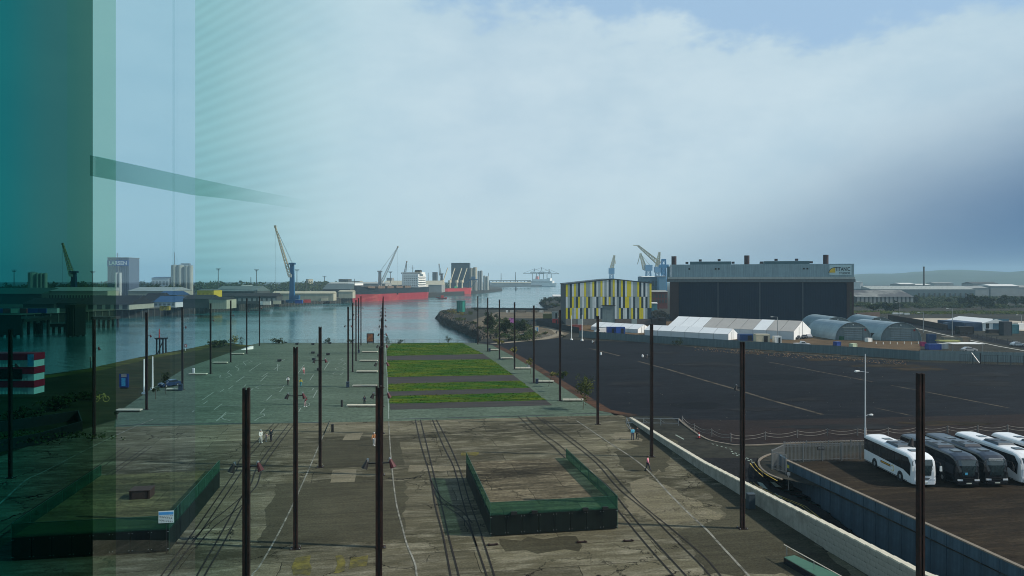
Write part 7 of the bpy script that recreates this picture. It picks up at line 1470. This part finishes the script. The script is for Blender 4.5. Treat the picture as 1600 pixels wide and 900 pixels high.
# ================================================================== HAZE
mh = bpy.data.materials.new('haze_air'); mh.use_nodes = True; t = mh.node_tree; n = t.nodes; n.remove(n['Principled BSDF']); pv = n.new('ShaderNodeVolumePrincipled'); pv.inputs['Color'].default_value = (.55, .83, 1, 1); pv.inputs['Density'].default_value = .00016; t.links.new(pv.outputs[0], n['Material Output'].inputs['Volume'])
MB().bb(-6200, 6200, -200, 6500, -6.2, 135).build('haze', mh, kind='stuff', label='pale harbour haze thickening towards the river mouth', cat='haze')
# ================================================================== THE WINDOW
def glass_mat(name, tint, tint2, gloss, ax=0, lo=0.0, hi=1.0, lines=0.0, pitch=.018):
    """tinted glass: transparent tint running from tint (at lo) to tint2 (at hi) along local x, with mirror gloss and painted lines of reflected blinds"""
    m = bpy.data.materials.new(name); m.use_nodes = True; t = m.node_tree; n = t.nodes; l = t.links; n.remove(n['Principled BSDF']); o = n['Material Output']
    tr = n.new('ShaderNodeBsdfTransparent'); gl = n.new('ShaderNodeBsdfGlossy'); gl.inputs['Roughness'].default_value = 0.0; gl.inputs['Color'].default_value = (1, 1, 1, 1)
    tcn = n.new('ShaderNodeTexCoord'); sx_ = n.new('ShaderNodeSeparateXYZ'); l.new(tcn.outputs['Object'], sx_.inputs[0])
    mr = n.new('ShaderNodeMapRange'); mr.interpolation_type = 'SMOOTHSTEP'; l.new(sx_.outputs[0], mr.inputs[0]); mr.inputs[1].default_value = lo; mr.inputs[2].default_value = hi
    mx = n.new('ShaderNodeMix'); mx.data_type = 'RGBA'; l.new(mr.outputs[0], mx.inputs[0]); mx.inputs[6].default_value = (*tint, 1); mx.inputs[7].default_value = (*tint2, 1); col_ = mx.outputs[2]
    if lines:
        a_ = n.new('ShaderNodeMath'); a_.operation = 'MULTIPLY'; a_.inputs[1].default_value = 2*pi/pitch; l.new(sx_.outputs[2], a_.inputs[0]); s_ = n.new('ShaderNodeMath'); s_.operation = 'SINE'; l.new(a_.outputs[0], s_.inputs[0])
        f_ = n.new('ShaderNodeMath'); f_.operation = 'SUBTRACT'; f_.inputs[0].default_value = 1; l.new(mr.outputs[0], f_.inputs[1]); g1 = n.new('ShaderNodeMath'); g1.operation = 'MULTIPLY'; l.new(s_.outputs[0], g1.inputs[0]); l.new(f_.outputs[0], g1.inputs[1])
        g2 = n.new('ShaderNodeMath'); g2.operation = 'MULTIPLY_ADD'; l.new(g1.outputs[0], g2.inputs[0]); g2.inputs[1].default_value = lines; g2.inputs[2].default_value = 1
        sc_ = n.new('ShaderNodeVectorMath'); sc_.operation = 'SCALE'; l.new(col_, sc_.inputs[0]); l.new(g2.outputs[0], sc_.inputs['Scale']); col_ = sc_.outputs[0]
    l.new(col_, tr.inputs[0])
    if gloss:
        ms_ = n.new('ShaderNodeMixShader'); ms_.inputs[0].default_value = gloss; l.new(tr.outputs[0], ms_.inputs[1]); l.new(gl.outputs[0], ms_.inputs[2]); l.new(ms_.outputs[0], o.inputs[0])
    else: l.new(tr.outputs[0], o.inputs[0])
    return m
# added wall, out of view on the left: darkens the pane's reflection below the horizon
rr_ = thing('dark_mirror_wall', 'added black wall out of view that darkens reflections low in the pane', 'wall', (-4.2, .2, H-1.6), R(0))
mdk = M('painted_shade_black', (.004, .004, .004), 1, 0, .1, 3, spec=0); MB().box((0, 1.6, .76), (.3, 5.2, 1.54)).build('added_wall', mdk, rr_); MB().box((0, 1.6, 1.55), (.4, 5.3, .05)).build('sill', mdk, rr_); MB().box((.22, 2.29, .76), (.05, .16, 1.5)).build('added_veil_strip', M('veil_strip_grey', (.02, .035, .04), 1, 0, .2, 2, spec=0), rr_)  # near-black holds the room's shade; narrow grey strip added for a mirrored veil
# the pane plane leaves the viewer's right and runs away to the left at 45 degrees
W0 = Vector((-.10, .60, 0)); WD = Vector((-.7071, .7071, 0))
def wx(px):                                         # distance along the pane of the point seen at column px
    k = (px-800)/F; return (W0.x-k*W0.y)/(k*WD.y-WD.x)
win = thing('window', 'tall green glass window pane at the left edge, reflections painted in as tints', 'window', (W0.x, W0.y, H), atan2(-WD.y, -WD.x))
def pane(name, pa, pb, mat, off=0.0, z0=-1.6, z1=1.6):
    a_, b_ = -wx(pa), -wx(pb); return MB().add([(a_, off, z0), (b_, off, z0), (b_, off, z1), (a_, off, z1)], [(0, 1, 2, 3)]).build(name, mat, win)
def seg(pa, pb): return (-wx(pa), -wx(pb))
pane('dark_reflection_tint', -60, 105, glass_mat('teal_reflection_tint', (.022, .215, .215), (.06, .20, .185), 0, 0, *seg(0, 105)))  # this and the next strips: reflections of the room painted as tint
pane('green_reflection_tint', 105, 145, glass_mat('green_reflection_mat', (.06, .20, .17), (.08, .21, .17), 0, 0, *seg(105, 145)))
pane('aqua_reflection_tint', 145, 181, glass_mat('aqua_reflection_tint', (.28, .54, .47), (.28, .54, .47), .20, 0, *seg(145, 181)))
pane('clear_reflection_tint', 181, 305, glass_mat('clear_reflection_tint', (.60, .76, .84), (.60, .76, .84), .13, 0, *seg(181, 305)))
pane('blind_reflection_tint', 305, 640, glass_mat('blind_reflection_tint', (.52, .73, .72), (1, 1, 1), 0, 0, *seg(300, 620), lines=.035, pitch=.0125))  # lines and fading green paint in the reflected blinds
def zpy(py, px): 
    k = (px-800)/F; s__ = wx(px); y = W0.y+WD.y*s__; return -(py-HOR)/F*y
mtr = glass_mat('transom_reflection_tint', (.58, .72, .66), (1, 1, 1), 0, 0, *seg(300, 520))
mtr2 = glass_mat('transom_reflection_tint_left', (.42, .56, .52), (.58, .72, .66), 0, 0, *seg(145, 305))
def band(name, pts, mat, off):
    v0 = [(-wx(px), off, zpy(py, px)) for px, py, _ in pts]; v1 = [(-wx(px), off, zpy(py, px)) for px, _, py in pts]; n_ = len(pts)
    return MB().add(v0+v1, [(n_+i, n_+i+1, i+1, i) for i in range(n_-1)]).build(name, mat, win)
band('painted_transom_reflection', [(145, 243, 275), (225, 260, 290), (305, 277.5, 305)], mtr2, -.004)  # reflection of a transom painted as a tinted strip
band('painted_transom_reflection_end', [(305, 277.5, 305), (360, 289, 311), (420, 301, 319), (520, 320, 334)], mtr, -.004)
pane('painted_mullion_reflection', 272, 276, glass_mat('mullion_reflection_tint', (.88, .92, .92), (.88, .92, .92), 0), -.002)  # thin tint line painted for the reflected window frame
